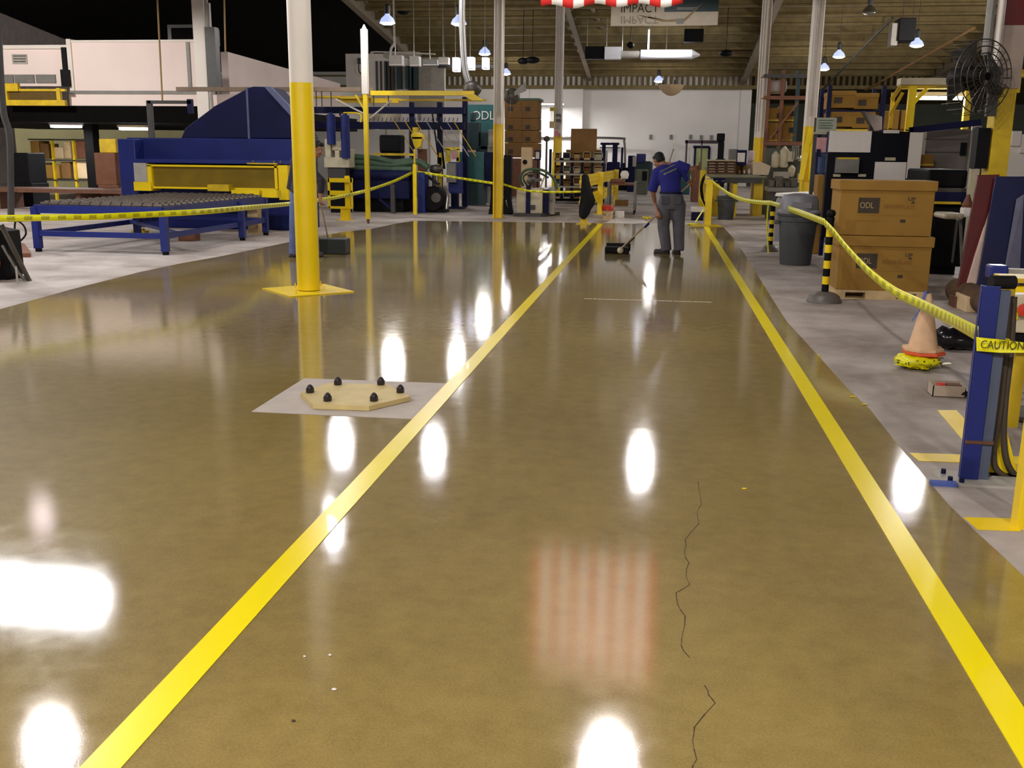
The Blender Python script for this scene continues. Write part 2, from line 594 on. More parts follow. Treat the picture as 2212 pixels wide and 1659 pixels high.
def ibeam_column(px_, py_, label, top, w=.2, d=.22, X=None, Y=None, cond=True):
    b = gr(px_, py_) if Y is None else Vector((X, Y, 0))
    t = thing('support_column', label, 'column', b, 'building columns along the aisle')

    def sec(z0, z1):
        m = MB()
        m.box(b.x - w / 2, b.x - w / 2 + .025, b.y - d / 2, b.y + d / 2, z0, z1)
        m.box(b.x + w / 2 - .025, b.x + w / 2, b.y - d / 2, b.y + d / 2, z0, z1)
        m.box(b.x - w / 2 + .025, b.x + w / 2 - .025, b.y - .012, b.y + .012, z0, z1)
        return m
    sec(0.012, 2.27).build('painted_sleeve', YEL, t)
    sec(2.27, top).build('shaft', WHT, t)
    MB().box(b.x - w * .7, b.x + w * .7, b.y - d * .7, b.y + d * .7, 0.001, .012).build('base_plate', YELD, t)
    if cond:
        MB().cyl((b.x - w * .1, b.y - d / 2 - .02, 2.5), (b.x - w * .1, b.y - d / 2 - .02, top), .022, n=8).build('conduit', GRYL, t)
    return b, t


bc, tc_ = ibeam_column(1075.5, 471, 'yellow and white steel column beside the green hose welder at the far edge of the glossy floor', ZR(25.2) - .42, .22, .24)
m = MB(); m.bar(at(1082, 365, 24.95), at(1079, 385, 24.95), .05, .02)
ibeam_column(0, 0, 'white steel column with red sign standing before the bright far wall', ZR(39) - .42, .3, .3, X=at(1205, 300, 39).x, Y=39)
ibeam_column(0, 0, 'white and yellow steel column behind the white carton on the work table', ZR(39) - .65, .34, .3, X=at(1639, 300, 39).x, Y=39)
ibeam_column(0, 0, 'steel column with grey conduits between the pallet rack and the dark notice panel', ZR(25) - .65, .26, .26, X=at(1751, 250, 25).x, Y=25)
# splayed yellow guard at the foot of the 25 m column
q = MB()
c0 = at(1746, 270, 24.7)
q.bar(at(1752, 275, 24.75), at(1730, 388, 24.75), .12, .03)
q.bar(at(1755, 310, 24.75), at(1752, 388, 24.75), .12, .03)
single(q, 'column_guard', YEL, 'splayed yellow steel guard strips against the column behind the lidded bin', 'guard')
# big right column
B = Vector((at(2157, 300, 11.6).x, 11.6, 0))
t = thing('support_column', 'thick column with red, white and yellow painted bands behind the drum fan', 'column', B)
MB().box(B.x - .095, B.x + .095, 11.5, 11.74, 0, 2.27).build('yellow_band', YELD, t)
ZRED = at(2185, 55, 11.5).z
MB().box(B.x - .115, B.x + .115, 11.48, 11.76, 2.27, ZRED).build('white_band', mat('shaded_white_paint', (150, 134, 122), .6), t)  # unlit white band, its shade put into the colour
MB().box(B.x - .115, B.x + .115, 11.48, 11.76, ZRED, ZR(11.6) - .65).build('red_band', REDP, t)
MB().cyl((B.x - .17, 11.44, 2.3), (B.x - .17, 11.44, ZR(11.6) - .65), .03, n=10).build('conduit', WHT, t)
MB().cyl((B.x - .27, 11.44, 2.6), (B.x - .27, 11.44, ZR(11.6) - .65), .045, n=10).build('conduit', GRY, t)
MB().box(B.x - .24, B.x - .115, 11.5, 11.7, at(2120, 364, 11.5).z, at(2120, 276, 11.5).z).build('switch_box', BLK, t)
# column in the left bay
b4 = at(450, 250, 26)
t = thing('support_column', 'white square column with grey conduit in front of the pinkish mezzanine wall', 'column', (b4.x, 26, 0))
MB().box(b4.x - .2, b4.x + .12, 25.8, 26.1, 0, ZR(26)).build('shaft', WHT, t)
MB().cyl((b4.x + .2, 25.8, 2.6), (b4.x + .2, 25.8, ZR(26)), .05, n=10).build('conduit', GRYL, t)
MB().box(b4.x + .14, b4.x + .42, 25.75, 26.0, 3.1, 4.7).build('electrical_cabinet', GRYD, t)
MB().box(b4.x + .2, b4.x + .28, 25.8, 25.9, 4.7, 5.3).build('switch', GRYL, t)

# ============================================================ FLOOR MARKS
def strip(pts, name, label, m=YEL, z=.003, cat='floor marking', group=None):
    me_ = MB().prism([gr(x, y, z) for x, y in pts], (0, 0, -.0025))
    return single(me_, name, m, label, cat, group, smooth=False)


def line_between(a, b, w, z=.003):
    d = (b - a).normalized(); n = Vector((-d.y, d.x, 0)) * w / 2
    return MB().prism([a - n, b - n, b + n, a + n], (0, 0, -.0025))


LW = .104
aL, bL = gr(1299.5, 484, .003), gr(638, 1200, .003)
aL = Vector((bL.x, aL.y, .003)); bL = Vector((bL.x, 1.2, .003))
lineyel = mat('line_paint', (250, 228, 8), 0.25, var=0.03, scale=2, coat=0.15)
single(line_between(aL, bL, LW), 'painted_line', lineyel, 'long yellow aisle line crossing beside the hexagonal cover plate', 'floor marking')
aR, bR = gr(1534, 489, .003), gr(1968, 1200, .003)
single(line_between(Vector((bR.x, aR.y, .003)), Vector((bR.x, 1.2, .003)), LW), 'painted_line', lineyel,
       'long yellow aisle line running from the right guard rail towards the bottom right corner', 'floor marking')
strip([(2025, 886), (2066, 886), (2145, 968), (2095, 968)], 'painted_line', 'short slanting yellow stripe painted on dull concrete behind the blue post', YEL)
strip([(1965, 978), (2215, 986), (2215, 1004), (1985, 995)], 'painted_line', 'horizontal yellow stripe on dull concrete passing behind the blue post', YEL)
strip([(2082, 1117), (2200, 1120), (2205, 1147), (2112, 1143)], 'painted_line', 'short yellow stripe at the foot of the yellow corner post', YEL)
# concrete patch + plate
pt = [(543, 889), (657, 817), (968, 828), (890, 905)]
g_ = [gr(x, y, .002) for x, y in pt]
single(MB().prism(g_, (0, 0, -.0015)), 'concrete_patch', mat('patch_concrete', (190, 178, 168), .85, var=.08, scale=6), 'pale square of unpolished concrete beneath the bolted hexagonal plate', 'floor patch', smooth=False)
hexp = [(649, 853), (700, 838), (752, 828), (852, 834), (886, 857), (797, 878), (675, 874)]
hexp = [(649, 850), (708, 829), (838, 832), (887, 858), (797, 879), (676, 875)]
t = thing('cover_plate', 'tan hexagonal cover plate held by six black nuts on the concrete patch', 'cover plate', gr(768, 853))
MB().prism([gr(x, y - 2, .035) for x, y in hexp], (0, 0, -.03)).build('plate', mat('tan_steel_plate', (206, 184, 126), .55, var=.08, scale=9), t, smooth=False)
for (x, y) in ((670, 850), (730, 833), (823, 833), (865, 850), (708, 868), (808, 868)):
    g = gr(x, y - 2, .035)
    nm = MB(); nm.cyl(g, g + Vector((0, 0, .03)), .026, n=6); nm.lathe(g + Vector((0, 0, .03)), [(.022, 0), (.018, .012), (.008, .022), (.001, .024)], 12)
    nm.build('nut', mat('black_nut', (36, 28, 30), .5, var=.1), t)
# crack in the floor
crk = MB()
pts = [(1508, 1040), (1512, 1065), (1515, 1090), (1506, 1110), (1510, 1130), (1480, 1165), (1478, 1190), (1488, 1215), (1482, 1245), (1490, 1262), (1460, 1280), (1464, 1305), (1480, 1330), (1474, 1370), (1472, 1395), (1490, 1420)]
pts2 = [(1522, 1480), (1530, 1500), (1545, 1518), (1500, 1570), (1496, 1600), (1505, 1640), (1495, 1659)]
for P_ in (pts, pts2):
    crk = MB()
    for a, b in zip(P_, P_[1:]):
        A_, B_ = gr(a[0], a[1], .0012), gr(b[0], b[1], .0012)
        mid = (A_ + B_) / 2 + Vector((random.uniform(-.006, .006), random.uniform(-.01, .01), 0))
        for u, v in ((A_, mid), (mid, B_)):
            d = (v - u).normalized(); n = Vector((-d.y, d.x, 0)) * random.uniform(.0008, .0022)
            crk.prism([u - n, v - n * .6, v + n * .6, u + n], (0, 0, -.001))
    single(crk, 'floor_crack', mat('crack_dark', (66, 48, 24), .8, var=.1), ('long wandering crack between the two yellow aisle lines' if P_ is pts else 'short crack at the bottom edge between the yellow aisle lines'), 'floor crack', smooth=False)
# joint across the aisle with white dust dots
jn = MB()
for k in range(46):
    x = 1265 + k * 6.0 + random.uniform(-1, 1)
    g = gr(x, 645 + (x - 1265) * .028, .001)
    jn.box(g.x - .012, g.x + .012, g.y - .01, g.y + .01, 0.0003, .0015)
single(jn, 'floor_joint', PAPER, 'dotted white dust line across the aisle in front of the mopping worker', 'floor joint', smooth=False)
for (x, y, s_) in ((1608, 1056, .012), (658, 1419, .005), (713, 1416, .006), (722, 1490, .008), (634, 1558, .006), (1842, 857, .02), (1868, 874, .02), (1770, 768, .016)):
    g = gr(x, y, .001)
    yel = x in (1608, 1842, 1868, 1770)
    mm = MB().ell(g + Vector((0, 0, .002)), (s_, s_ * .7, .003), 10, 6)
    single(mm, 'paint_chip' if yel else 'dust_spot', YEL if yel else (PAPER if y != 1558 else INK),
           'tiny ' + ('yellow paint chip' if yel else 'pale crumb') + ' lying on the glossy floor', 'debris', 'crumbs and chips on the floor ' + ('yellow' if yel else 'pale'))

# ============================================================ LAMPS
def make_lamp(p, label, on=True, power=430, glow=None):
    t = thing('pendant_lamp', label, 'lamp', p, 'high bay pendant lamps' if on else None)
    top = Vector(p)
    MB().lathe(top + Vector((0, 0, .0)), [(.245, 0), (.24, .03), (.19, .14), (.10, .22), (.07, .25), (.07, .27)], 24).build('reflector', mat('lamp_shade', (200, 204, 220), .35, .3, var=.03, emit=(170, 185, 255), estr=.6) if on else STEEL, t)
    MB().lathe(top + Vector((0, 0, .27)), [(.09, 0), (.1, .04), (.1, .24), (.05, .28), (.02, .3)], 16).build('ballast', GRYD, t)
    MB().lathe(top + Vector((0, 0, -.06)), [(.02, 0), (.14, .015), (.2, .045), (.215, .06)], 20).build('lens', (glow or GLOW) if on else STEEL, t)
    zt = ZR(top.y) - .02 if top.x > -12.7 else ZR(top.y)
    MB().cyl(top + Vector((0, 0, .57)), Vector((top.x, top.y, zt)), .012, n=6).build('suspension_rod', STEELD, t)
    if on:
        wide = power in (60, 110.5, 800, 700)
        L = bpy.data.lights.new('lamp_light', 'POINT' if wide else 'SPOT')
        L.energy = power
        L.color = (1.0, 0.95, 0.9)
        L.shadow_soft_size = .3 if wide else .2
        if not wide:
            L.spot_size = math.radians(180)
            L.spot_blend = .12
        lo = bpy.data.objects.new('lamp_light', L)
        C.objects.link(lo)
        lo.parent = t
        lo.location = (0, 0, -.14 if wide else -.09)
    return t


LH = 5.5
GLOWP = mat('dim_lamp_glow', (255, 255, 255), 0.5, var=0, emit=(255, 215, 225), estr=5)
seenlamps = [(837, 50, 'pendant lamp glowing above the yellow post, highest on the left of the aisle'),
             (991, 52, 'pendant lamp glowing beside the silver flexible exhaust hose'),
             (1047, 117, 'pendant lamp glowing directly above the row of hanging white boxes'),
             (1093, 160, 'small pendant lamp glowing just right of the yellow column by the hose welder'),
             (1423, 176, 'pendant lamp glowing below the long white duct, before the far wall'),
             (1812, 123, 'pendant lamp glowing right of the conduit column, the higher of two close together'),
             (1780, 150, 'pendant lamp glowing right of the conduit column, the lower of two close together'),
             (1980, 99, 'pendant lamp glowing beside the black hanging heater')]
for x, y, lb in seenlamps:
    d = ray(x, y)
    tt = (LH - H) / d.z
    Yl = d.y * tt
    if Yl > 53: Yl = 53
    p = at(x, y, Yl)
    make_lamp(p, lb, power=60 if x == 1423 else 110.5)
make_lamp(at(1878, 28, 38), 'unlit pendant lamp hanging high between two bright ones on the right', on=False)
for x, y, lb, pw in ((1383, 1010, 'lamp above the aisle mirrored in the floor ahead of the worker', 139),
                     (937, 985, 'lamp mirrored as the narrow bright spot right of the left yellow line', 75),
                     (737, 968, 'lamp mirrored as the bright spot below the hexagonal plate', 90),
                     (708, 1150, 'lamp mirrored on the left yellow line', 120),
                     (1962, 1055, 'lamp mirrored as the bright spot near the blue post', 130),
                     (2098, 1220, 'lamp mirrored at the right edge of the glossy floor', 50),
                     (112, 1625, 'lamp mirrored at the bottom left of the glossy floor', 130),
                     (1312, 1668, 'lamp mirrored at the bottom edge below the flag reflection', 200),
                     (92, 1120, 'lamp mirrored as the faint pinkish spot at the left of the floor', 4)):
    make_lamp(refl(x, y, 5.0 if x == 1312 else LH), lb, power=pw, glow=GLOWP if pw < 20 else None)
# added fill lamps out of view, in the side bays and behind the camera
for X, Yy, pw, lb in ((a_ + (b_,)) for a_, b_ in zip(((-17, 19, 1400), (-26, 30, 700), (9.5, 29, 800), (17, 38, 700), (-7, 1.0, 640), (-1.5, -1, 600), (-3.5, -4, 420), (2.8, -1.5, 560)), ('over the far left bay, nearer one', 'over the far left bay, farther one', 'over the pallet rack side bay', 'over the outermost right bay', 'behind and left of the viewer', 'straight behind the viewer', 'farthest behind the viewer', 'behind and right of the viewer'))):
    make_lamp(Vector((X, Yy, 5.4)), 'added fill lamp out of the picture, ' + lb, power=pw)
tube_light_spots = ((-6.6, 54.2, 3.6),)
tube_fix_at = [(-6.4, 54.6, 4.2)]
# ============================================================ LIGHT FIXTURES
def tube_fixture(c, w, d, label, glow=GLOWW, power=120, hang=None, name='fluorescent_fixture', n=3, tr=.02):
    t = thing(name, label, 'light fixture', c)
    MB().box(c[0] - w / 2, c[0] + w / 2, c[1] - d / 2, c[1] + d / 2, c[2] + .03, c[2] + .1).build('housing', WHT, t)
    for k in range(n):
        y = c[1] + (k - (n - 1) / 2) * d / n
        MB().cyl((c[0] - w / 2 + .04, y, c[2]), (c[0] + w / 2 - .04, y, c[2]), tr if n > 1 else .03, n=10).build('tube', glow, t)
    if hang:
        for sx in (-1, 1):
            MB().cyl((c[0] + sx * w * .35, c[1], c[2] + .1), (c[0] + sx * w * .35, c[1], hang), .006, n=6).build('hanger', STEELD, t)
    if power:
        L = bpy.data.lights.new('tube_light', 'AREA'); L.shape = 'RECTANGLE'; L.size = w; L.size_y = d; L.energy = power
        L.color = (.97, .98, 1)
        lo = bpy.data.objects.new('tube_light', L); C.objects.link(lo); lo.parent = t; lo.location = (0, 0, -.035)
    return t


p = refl(70, 1290, 5.0)
tube_fixture(p, 2.3, .55, 'wide fluorescent fixture mirrored as the white block at the left edge of the floor', power=130, hang=ZR(p.y), n=4)
for (x, y, lb) in ((143, 273, 'left fluorescent fixture glowing under the dark mezzanine deck'), (291, 278, 'right fluorescent fixture glowing under the dark mezzanine deck')):
    c = at(x, y, 27.3)
    tube_fixture(c, .9, .3, lb, power=50, hang=2.35, tr=.04)
c = at(2028, 212, 19)
tube_fixture(c, .85, .16, 'long greenish tube light hanging under the yellow gantry beam', GLOWG, 45, hang=at(2028, 190, 19).z, n=1)

# ============================================================ MEZZANINE (left)
YM = 26.5
t = thing('mezzanine', 'long white-walled mezzanine over the dark open bay behind the blue machine', 'mezzanine', (at(200, 250, YM).x, YM, 0))
ax = lambda x, y: at(x, y, YM)
MB().px(-330, 102, 146, 186, YM + .1, .2).build('low_wall_panel', PINKW, t)
MB().px(-330, 98, 146, 106, YM + .02, .3).build('coping', WHT, t)
wp = MB().px(150, 90, 452, 206, YM, .25).build('high_wall_panel', PINKW, t)
MB().px(147, 84, 156, 206, YM - .05, .3).build('corner_trim', WHT, t)
MB().px(150, 86, 452, 91, YM - .03, .3).build('coping', WHT, t)
MB().px(150, 196, 470, 203, YM - .06, .06).build('ledge', GRY, t)
MB().px(150, 203, 520, 229, YM - .02, .27).build('fascia', PINKW, t)
MB().px(404, 91, 411, 196, YM - .03, .05).build('panel_joint', GRY, t)
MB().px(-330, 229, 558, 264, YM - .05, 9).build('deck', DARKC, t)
for a, b in ((6, 28), (31, 73), (77, 119)):
    f_ = MB().px(a, 161, b, 179, YM + .05, .06).build('vent_panel', GRY, t)
sg = MB().px(26, 117, 58, 138, YM + .07, .03).build('wall_sign', GRYL, t)
for k in range(3):
    MB().px(29, 120 + k * 6, 55, 122 + k * 6, YM + .06, .012).build('sign_line', GRYD, sg)
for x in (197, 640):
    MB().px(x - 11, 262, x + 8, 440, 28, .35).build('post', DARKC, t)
dl = MB().px(133, 102, 142, 150, YM - .1, .12)
dl.px(131, 150, 146, 186, YM - .2, .2)
dl.build('downpipe', BLK, t)
yg = thing('yellow_hoist_rail', 'worn yellow framed guard panel at the left edge below the mezzanine vents', 'guard panel', at(70, 228, YM - .5))
m = MB(); m.px(8, 180, 38, 197, YM - .5, .12); m.px(8, 192, 140, 197, YM - .45, .1); m.px(8, 216, 140, 228, YM - .5, .12); m.px(122, 190, 130, 228, YM - .48, .1); m.px(8, 192, 16, 228, YM - .48, .1)
m.build('frame', YELD, yg)
MB().px(12, 195, 126, 218, YM - .4, .05).build('mesh_panel', mat('brown_mesh', (92, 70, 14), .8), yg)
# grey hvac box on top of the mezzanine
hv = thing('rooftop_unit', 'dark grey ventilation unit on top of the mezzanine beside the white column', 'ventilation unit', at(398, 90, YM + .4))
MB().px(362, 53, 434, 90, YM + .4, 1.2).build('casing', GRYD, hv)
MB().px(370, 60, 425, 84, YM + .37, .03).build('louvre', DARKC, hv)
# back wall of the bay under the mezzanine
bw = MB().box(-26, -13.5, 38, 38.2, 0, 2.8).build('wall_back', mat('bay_wall_paint', (176, 172, 128), .8, var=.12, scale=.8)); struct(bw)
# second slanting mezzanine wall going away
X2 = -14.2
a = atx(492, 112, X2); b = atx(735, 183, X2); b2 = atx(780, 197, X2)
w2 = MB()
w2.prism([(X2, a.y, 2.7), (X2, b.y, 2.7), (X2, b.y, b.z + .05), (X2, a.y, a.z)], (-.25, 0, 0))
struct(w2.build('wall_left', PINKW))
w3 = MB(); w3.prism([(X2, b.y, 2.7), (X2, b2.y + 3, 2.7), (X2, b2.y + 3, b2.z + .25), (X2, b.y, b.z - .12)], (-.25, 0, 0))
struct(w3.build('wall_left', WALLW))
# far white building block with slots
t = thing('loading_office', 'bright white enclosure with dark vertical slots behind the yellow overhead rail', 'enclosure', at(800, 205, 47))
MB().px(748, 116, 832, 260, 47, .3).build('front_panel', WHT, t)
MB().px(832, 122, 880, 260, 47.2, .3).build('side_panel', WHT, t)
MB().px(830, 112, 905, 124, 46.9, .5).build('fascia', GRYL, t)
MB().px(880, 124, 960, 260, 47.6, .3).build('end_panel', GRYL, t)
for k, x in enumerate((812, 821, 830, 838, 846)):
    MB().px(x, 132, x + 4, 196, 46.95, .25).build('slot', GRYD, t)
for x, w in ((857, 9), (876, 6), (884, 5), (893, 4)):
    MB().px(x, 142, x + w, 192, 46.9, .8).build('slot', TEALD, t)
m = MB(); m.px(772, 125, 778, 138, 46.8, .1); m.tube([at(775, 138, 46.8), at(776, 155, 46.8), at(785, 162, 46.8)], .03, sub=3)
m.build('wall_lamp', GRYD, t)
# dim clutter in the bay beneath the mezzanine
def carton(x0, y0, x1, y1, Y, d, label, m=CARD, group=None, name='cardboard_box', cat='box', tape=True):
    t = MB().px(x0, y0, x1, y1, Y, d)
    o = single(t, name, m, label, cat, group, bevel=.006)
    return o


t = thing('storage_rack', 'yellow posted rack with tan and brown bundles under the mezzanine lights', 'rack', at(140, 400, 29))
t.location.z = 0; ORG[t] = Vector((t.location.x, 29, 0))
for x in (110, 156):
    q0 = at(x, 300, 29)
    MB().box(q0.x - .03, q0.x + .03, 29, 29.1, 0, at(x, 300, 29).z).build('post', YELD, t)
for y in (300, 345, 388):
    MB().px(60, y, 190, y + 3, 29, .9).build('shelf', STEELD, t)
clut = random.Random(3)
cols = [CARD, CARDD, CARDL, WOOD, RUST, CREAM]
k = 0
for (x0, x1, y0, y1) in ((66, 84, 304, 343), (86, 104, 310, 343), (114, 136, 318, 343), (138, 152, 306, 343), (160, 186, 300, 343), (64, 92, 352, 386), (96, 128, 356, 386), (132, 152, 350, 386), (158, 188, 346, 386)):
    o = MB().px(x0, y0, x1, y1 - .3, 29.1, .6)
    single(o, 'bundle', cols[k % 6], ['short tan', 'brown', 'pale', 'wooden', 'rusty', 'cream', 'second tan', 'second brown', 'wide pale'][k] + ' bundle on the yellow posted rack below the left mezzanine light', 'bundle', 'bundles on the mezzanine rack', bevel=.02)
    k += 1
m = MB(); 
for z in (.55,):
    m.box(-17.5, -12.2, 24.2, 25.4, z - .1, z)
for x in (-17.3, -15, -12.4):
    m.box(x - .06, x + .06, 24.3, 25.3, 0, z - .1)
single(m, 'work_bench', WOODD, 'long brown topped bench in the dark bay left of the blue machine', 'bench')
for (x0, x1, y0, y1, mt, lb) in ((20, 62, 330, 396, BLK, 'black machine housing at the left edge under the mezzanine'), (205, 250, 330, 400, RUST, 'brown crate left of the blue machine side'), (214, 250, 300, 330, YELD, 'yellow bin on the brown crate beside the blue machine')):
    a = at(x0, y1, 25.6)
    mm = MB(); mm.px(x0, y0, x1, y1, 25.6, .8)
    if y1 >= 396: mm.box(at(x0, y0, 25.6).x, at(x1, y0, 25.6).x, 25.6, 26.4, 0, at(x0, y1, 25.6).z + .01)
    single(mm, 'machine_housing' if mt is BLK else 'crate', mt, lb, 'equipment', bevel=.02)

# ============================================================ LEFT EDGE TRIPOD AND TROLLEY
t = thing('pipe_stand', 'dark folding pipe stand with splayed legs cut by the left edge', 'stand', gr(30, 625))
pa, pb = gr(68, 641, .03), gr(68, 618, .17)
MB().tube([at(2, 484, 10.6), at(40, 560, 10.8), at(66, 612, 10.9)], .028, sub=2).build('leg', STEELD, t)
MB().tube([at(5, 530, 10.9), at(40, 590, 10.9), at(64, 612, 10.9)], .02, sub=2).build('leg', STEELD, t)
b_ = at(68, 612, 10.9); MB().cyl(b_, (b_.x, b_.y, 0.0), .014, n=8).build('foot', GRYL, t)
b_ = gr(38, 612); MB().cyl(b_, b_ + Vector((0, 0, .2)), .012, n=8).build('foot', GRYL, t)
MB().prism([at(-30, 490, 10.9), at(14, 500, 10.9), at(25, 590, 10.9), at(16, 606, 10.9), at(-30, 606, 10.9)], (0, .25, 0)).build('body', BLK, t)
MB().bar(gr(-10, 612), at(-4, 560, 10.9), .05).build('wooden_prop', ORNG, t)
t = thing('floor_jack', 'small red and cream floor jack with a curved handle on dull concrete at the left', 'jack', gr(48, 555))
m = MB(); m.prism([gr(36, 556), gr(66, 556), gr(66, 550), gr(52, 533), gr(38, 533)], (0, 0, .06)); m.build('base', RUST, t)
m = MB(); m.px(34, 534, 50, 538, 14.9, .1); m.px(38, 548, 56, 551, 14.6, .1); m.build('stripe', CREAM, t)
MB().tube([at(33, 525, 15), at(33, 480, 15), at(50, 486, 15), at(56, 505, 15), at(45, 520, 15)], .015).build('handle', BLK, t)

# ============================================================ ROLLER CONVEYOR TABLE
fl_, fr_ = gr(82, 541), gr(356, 553)
y0 = (fl_.y + fr_.y) / 2
x0, x1 = at(82, 520, y0).x, at(357, 530, y0).x
y1 = 18.1
zt = .74
t = thing('roller_table', 'blue framed roller conveyor table in front of the blue machine', 'conveyor table', ((x0 + x1) / 2, (y0 + y1) / 2, 0))
for (x, y) in ((x0, y0), (x1, y0), (x0 + .2, y1 - 1.3), (x1 + .05, 16.9), (x1, y1), (x0, y1)):
    l_ = MB().box(x - .05, x + .05, y - .05, y + .05, .05, zt - .06)
    lg = l_.build('leg', BLUE, t)
    MB().cyl((x, y, 0), (x, y, .06), .05, n=10).build('foot', BLK, lg)
m = MB()
for z in (zt - .15, .24):
    h_ = .12 if z > .4 else .08
    m.box(x0, x1, y0 - .03, y0 + .03, z, z + h_)
    m.box(x0, x1, y1 - .03, y1 + .03, z, z + h_)
    m.box(x0 - .03, x0 + .03, y0, y1, z, z + h_)
    m.box(x1 - .03, x1 + .03, y0, y1, z, z + h_)
m.bar((x0, y1 - 1.2, .3), (x1, y0 + .4, .3), .05)
m.build('frame', BLUE, t)
rm = MB()
n_ = 0
yy = y0 + .1
rl = MB()
while yy < y1:
    rl = MB().cyl((x0 + .05, yy, zt - .02), (x1 - .05, yy, zt - .02), .035, n=8)
    xx = x0 + .12
    while xx < x1 - .1:
        rl.cyl((xx, yy, zt - .02), (xx + .07, yy, zt - .02), .055, n=8)
        xx += .17
    rl.build('roller', mat('dark_roller', (84, 74, 64), .5, .3, var=.2), t, smooth=False)
    yy += .2
# parts stored on the shelf under it
for i, (x, y, w, h, mt, lb) in enumerate(((-8.9, 17.0, .35, .14, GRYL, 'pale grey casting lying under the roller table'), (-8.2, 16.6, .3, .12, RUST, 'brown motor lying under the roller table'), (-9.5, 17.3, .25, .1, YELD, 'small yellow bracket lying on the floor under the roller table'))):
    m = MB().box(x - w / 2, x + w / 2, y - .12, y + .12, 0, h); m.cyl((x - w * .3, y, h), (x + w * .3, y, h), h * .45, n=12)
    single(m, 'machine_part', mt, lb, 'machine part', bevel=.01)

# ============================================================ BLUE MACHINE
YB = 19.0
t = thing('coating_machine', 'large blue machine with a tall sloping hood behind the roller table', 'machine', (at(440, 400, YB).x, YB, 0))
gx = lambda x, y, Yq=YB: at(x, y, Yq)
bL_, bR_ = gx(255, 330).x, gx(634, 330).x
ztop = gx(440, 298).z
MB().box(bL_, bR_, YB + .35, YB + 1.4, 0.0, ztop).build('body', BLUEM, t, bevel=.02)
MB().box(bL_, gx(292, 330).x, YB, YB + .36, .55, gx(270, 300).z).build('side_cabinet', BLUE, t, bevel=.015)
MB().px(292, 345, 630, 353, YB - .05, .4).build('ledge', BLUE, t)
hood = [gx(365, 298), gx(375, 275), gx(440, 226), gx(513, 187), gx(524, 183), gx(560, 184), gx(622, 255), gx(640, 298)]
hp = [Vector((p_.x, YB + .5, p_.z)) for p_ in hood]
MB().prism(hp, (0, .8, 0)).build('hood', BLUED, t, bevel=.015)
m = MB(); m.prism([Vector((p_.x, YB + .42, p_.z)) for p_ in (gx(552, 184), gx(566, 184), gx(648, 268), gx(636, 276))], (0, .1, 0))
m.build('hood_edge', mat('blue_grey_trim', (92, 96, 132), .4, .2), t)
MB().box(gx(515, 250).x - .02, gx(515, 250).x + .02, YB + .46, YB + .52, gx(515, 340).z, gx(520, 186).z).build('seam_strip', mat('blue_grey_trim', (92, 96, 132)), t)
wf = MB()
wf.px(316, 357, 600, 361, YB - .06, .1); wf.px(325, 405, 596, 409, YB - .06, .1); wf.px(316, 357, 328, 409, YB - .06, .1); wf.px(593, 357, 599, 409, YB - .06, .1)
wf.build('window_frame', YEL, t)
MB().px(328, 361, 593, 405, YB + .02, .05).build('tinted_window', mat('amber_sheet', (120, 98, 16), .35, var=.2, scale=2), t)
MB().px(289, 352, 316, 393, YB - .1, .4).build('control_box', GRYL, t, bevel=.01)
MB().px(289, 393, 326, 412, YB - .1, .4).build('yellow_skirt', YEL, t)
MB().px(602, 357, 622, 432, YB - .1, .3).build('yellow_panel', YEL, t)
MB().px(448, 399, 494, 413, YB - .35, .2).build('clamp_block', YELD, t)
MB().px(500, 411, 560, 429, YB - .6, .2).build('clamp_block', YEL, t)
MB().px(566, 411, 599, 427, YB - .6, .2).build('clamp_block', YEL, t)
a = gx(548, 430, 18.3); MB().box(a.x - .1, a.x + .1, 18.2, 18.45, 0, a.z).build('beige_post', WOOD, t)
MB().px(533, 352, 598, 355, YB - .1, .1).build('hose_line', YELD, t)
for x in (545, 590, 604):
    MB().px(x, 347, x + 4, 352, YB - .1, .1).build('valve', STEEL, t)
for (x, y) in ((300, 20.2), (600, 19.4)):
    pass
MB().px(318, 217, 328, 300, YB + 2.6, .1).build('frame_post', GRYD, t)
MB().px(318, 217, 412, 224, YB + 2.6, .1).build('frame_rail', GRYD, t)
MB().px(404, 214, 414, 245, YB + 2.6, .1).build('frame_bracket', BLUED, t)
# thin hanging cable left
for (xa, ya, xb, yb, lb) in ((337, 0, 351, 222, 'thin tan cable hanging in front of the large pinkish mezzanine panel'), (483, 0, 487, 112, 'thin yellowish conduit dropping beside the white column on the left')):
    A_ = at(xa, ya - 60, 24); B_ = at(xb, yb, 24)
    single(MB().cyl(A_, B_, .022, n=8), 'hanging_cable', mat('tan_cable', (140, 112, 60), .6), lb, 'cable')
# cables at left edge
single(MB().tube([at(-4, 60, 20), at(6, 230, 20), at(18, 280, 20), at(22, 330, 20), at(24, 470, 20), Vector((at(24, 470, 20).x, 20, 0))], .07, sub=4), 'hanging_duct', GRYD, 'grey hose hanging down along the left edge of the picture', 'hose')
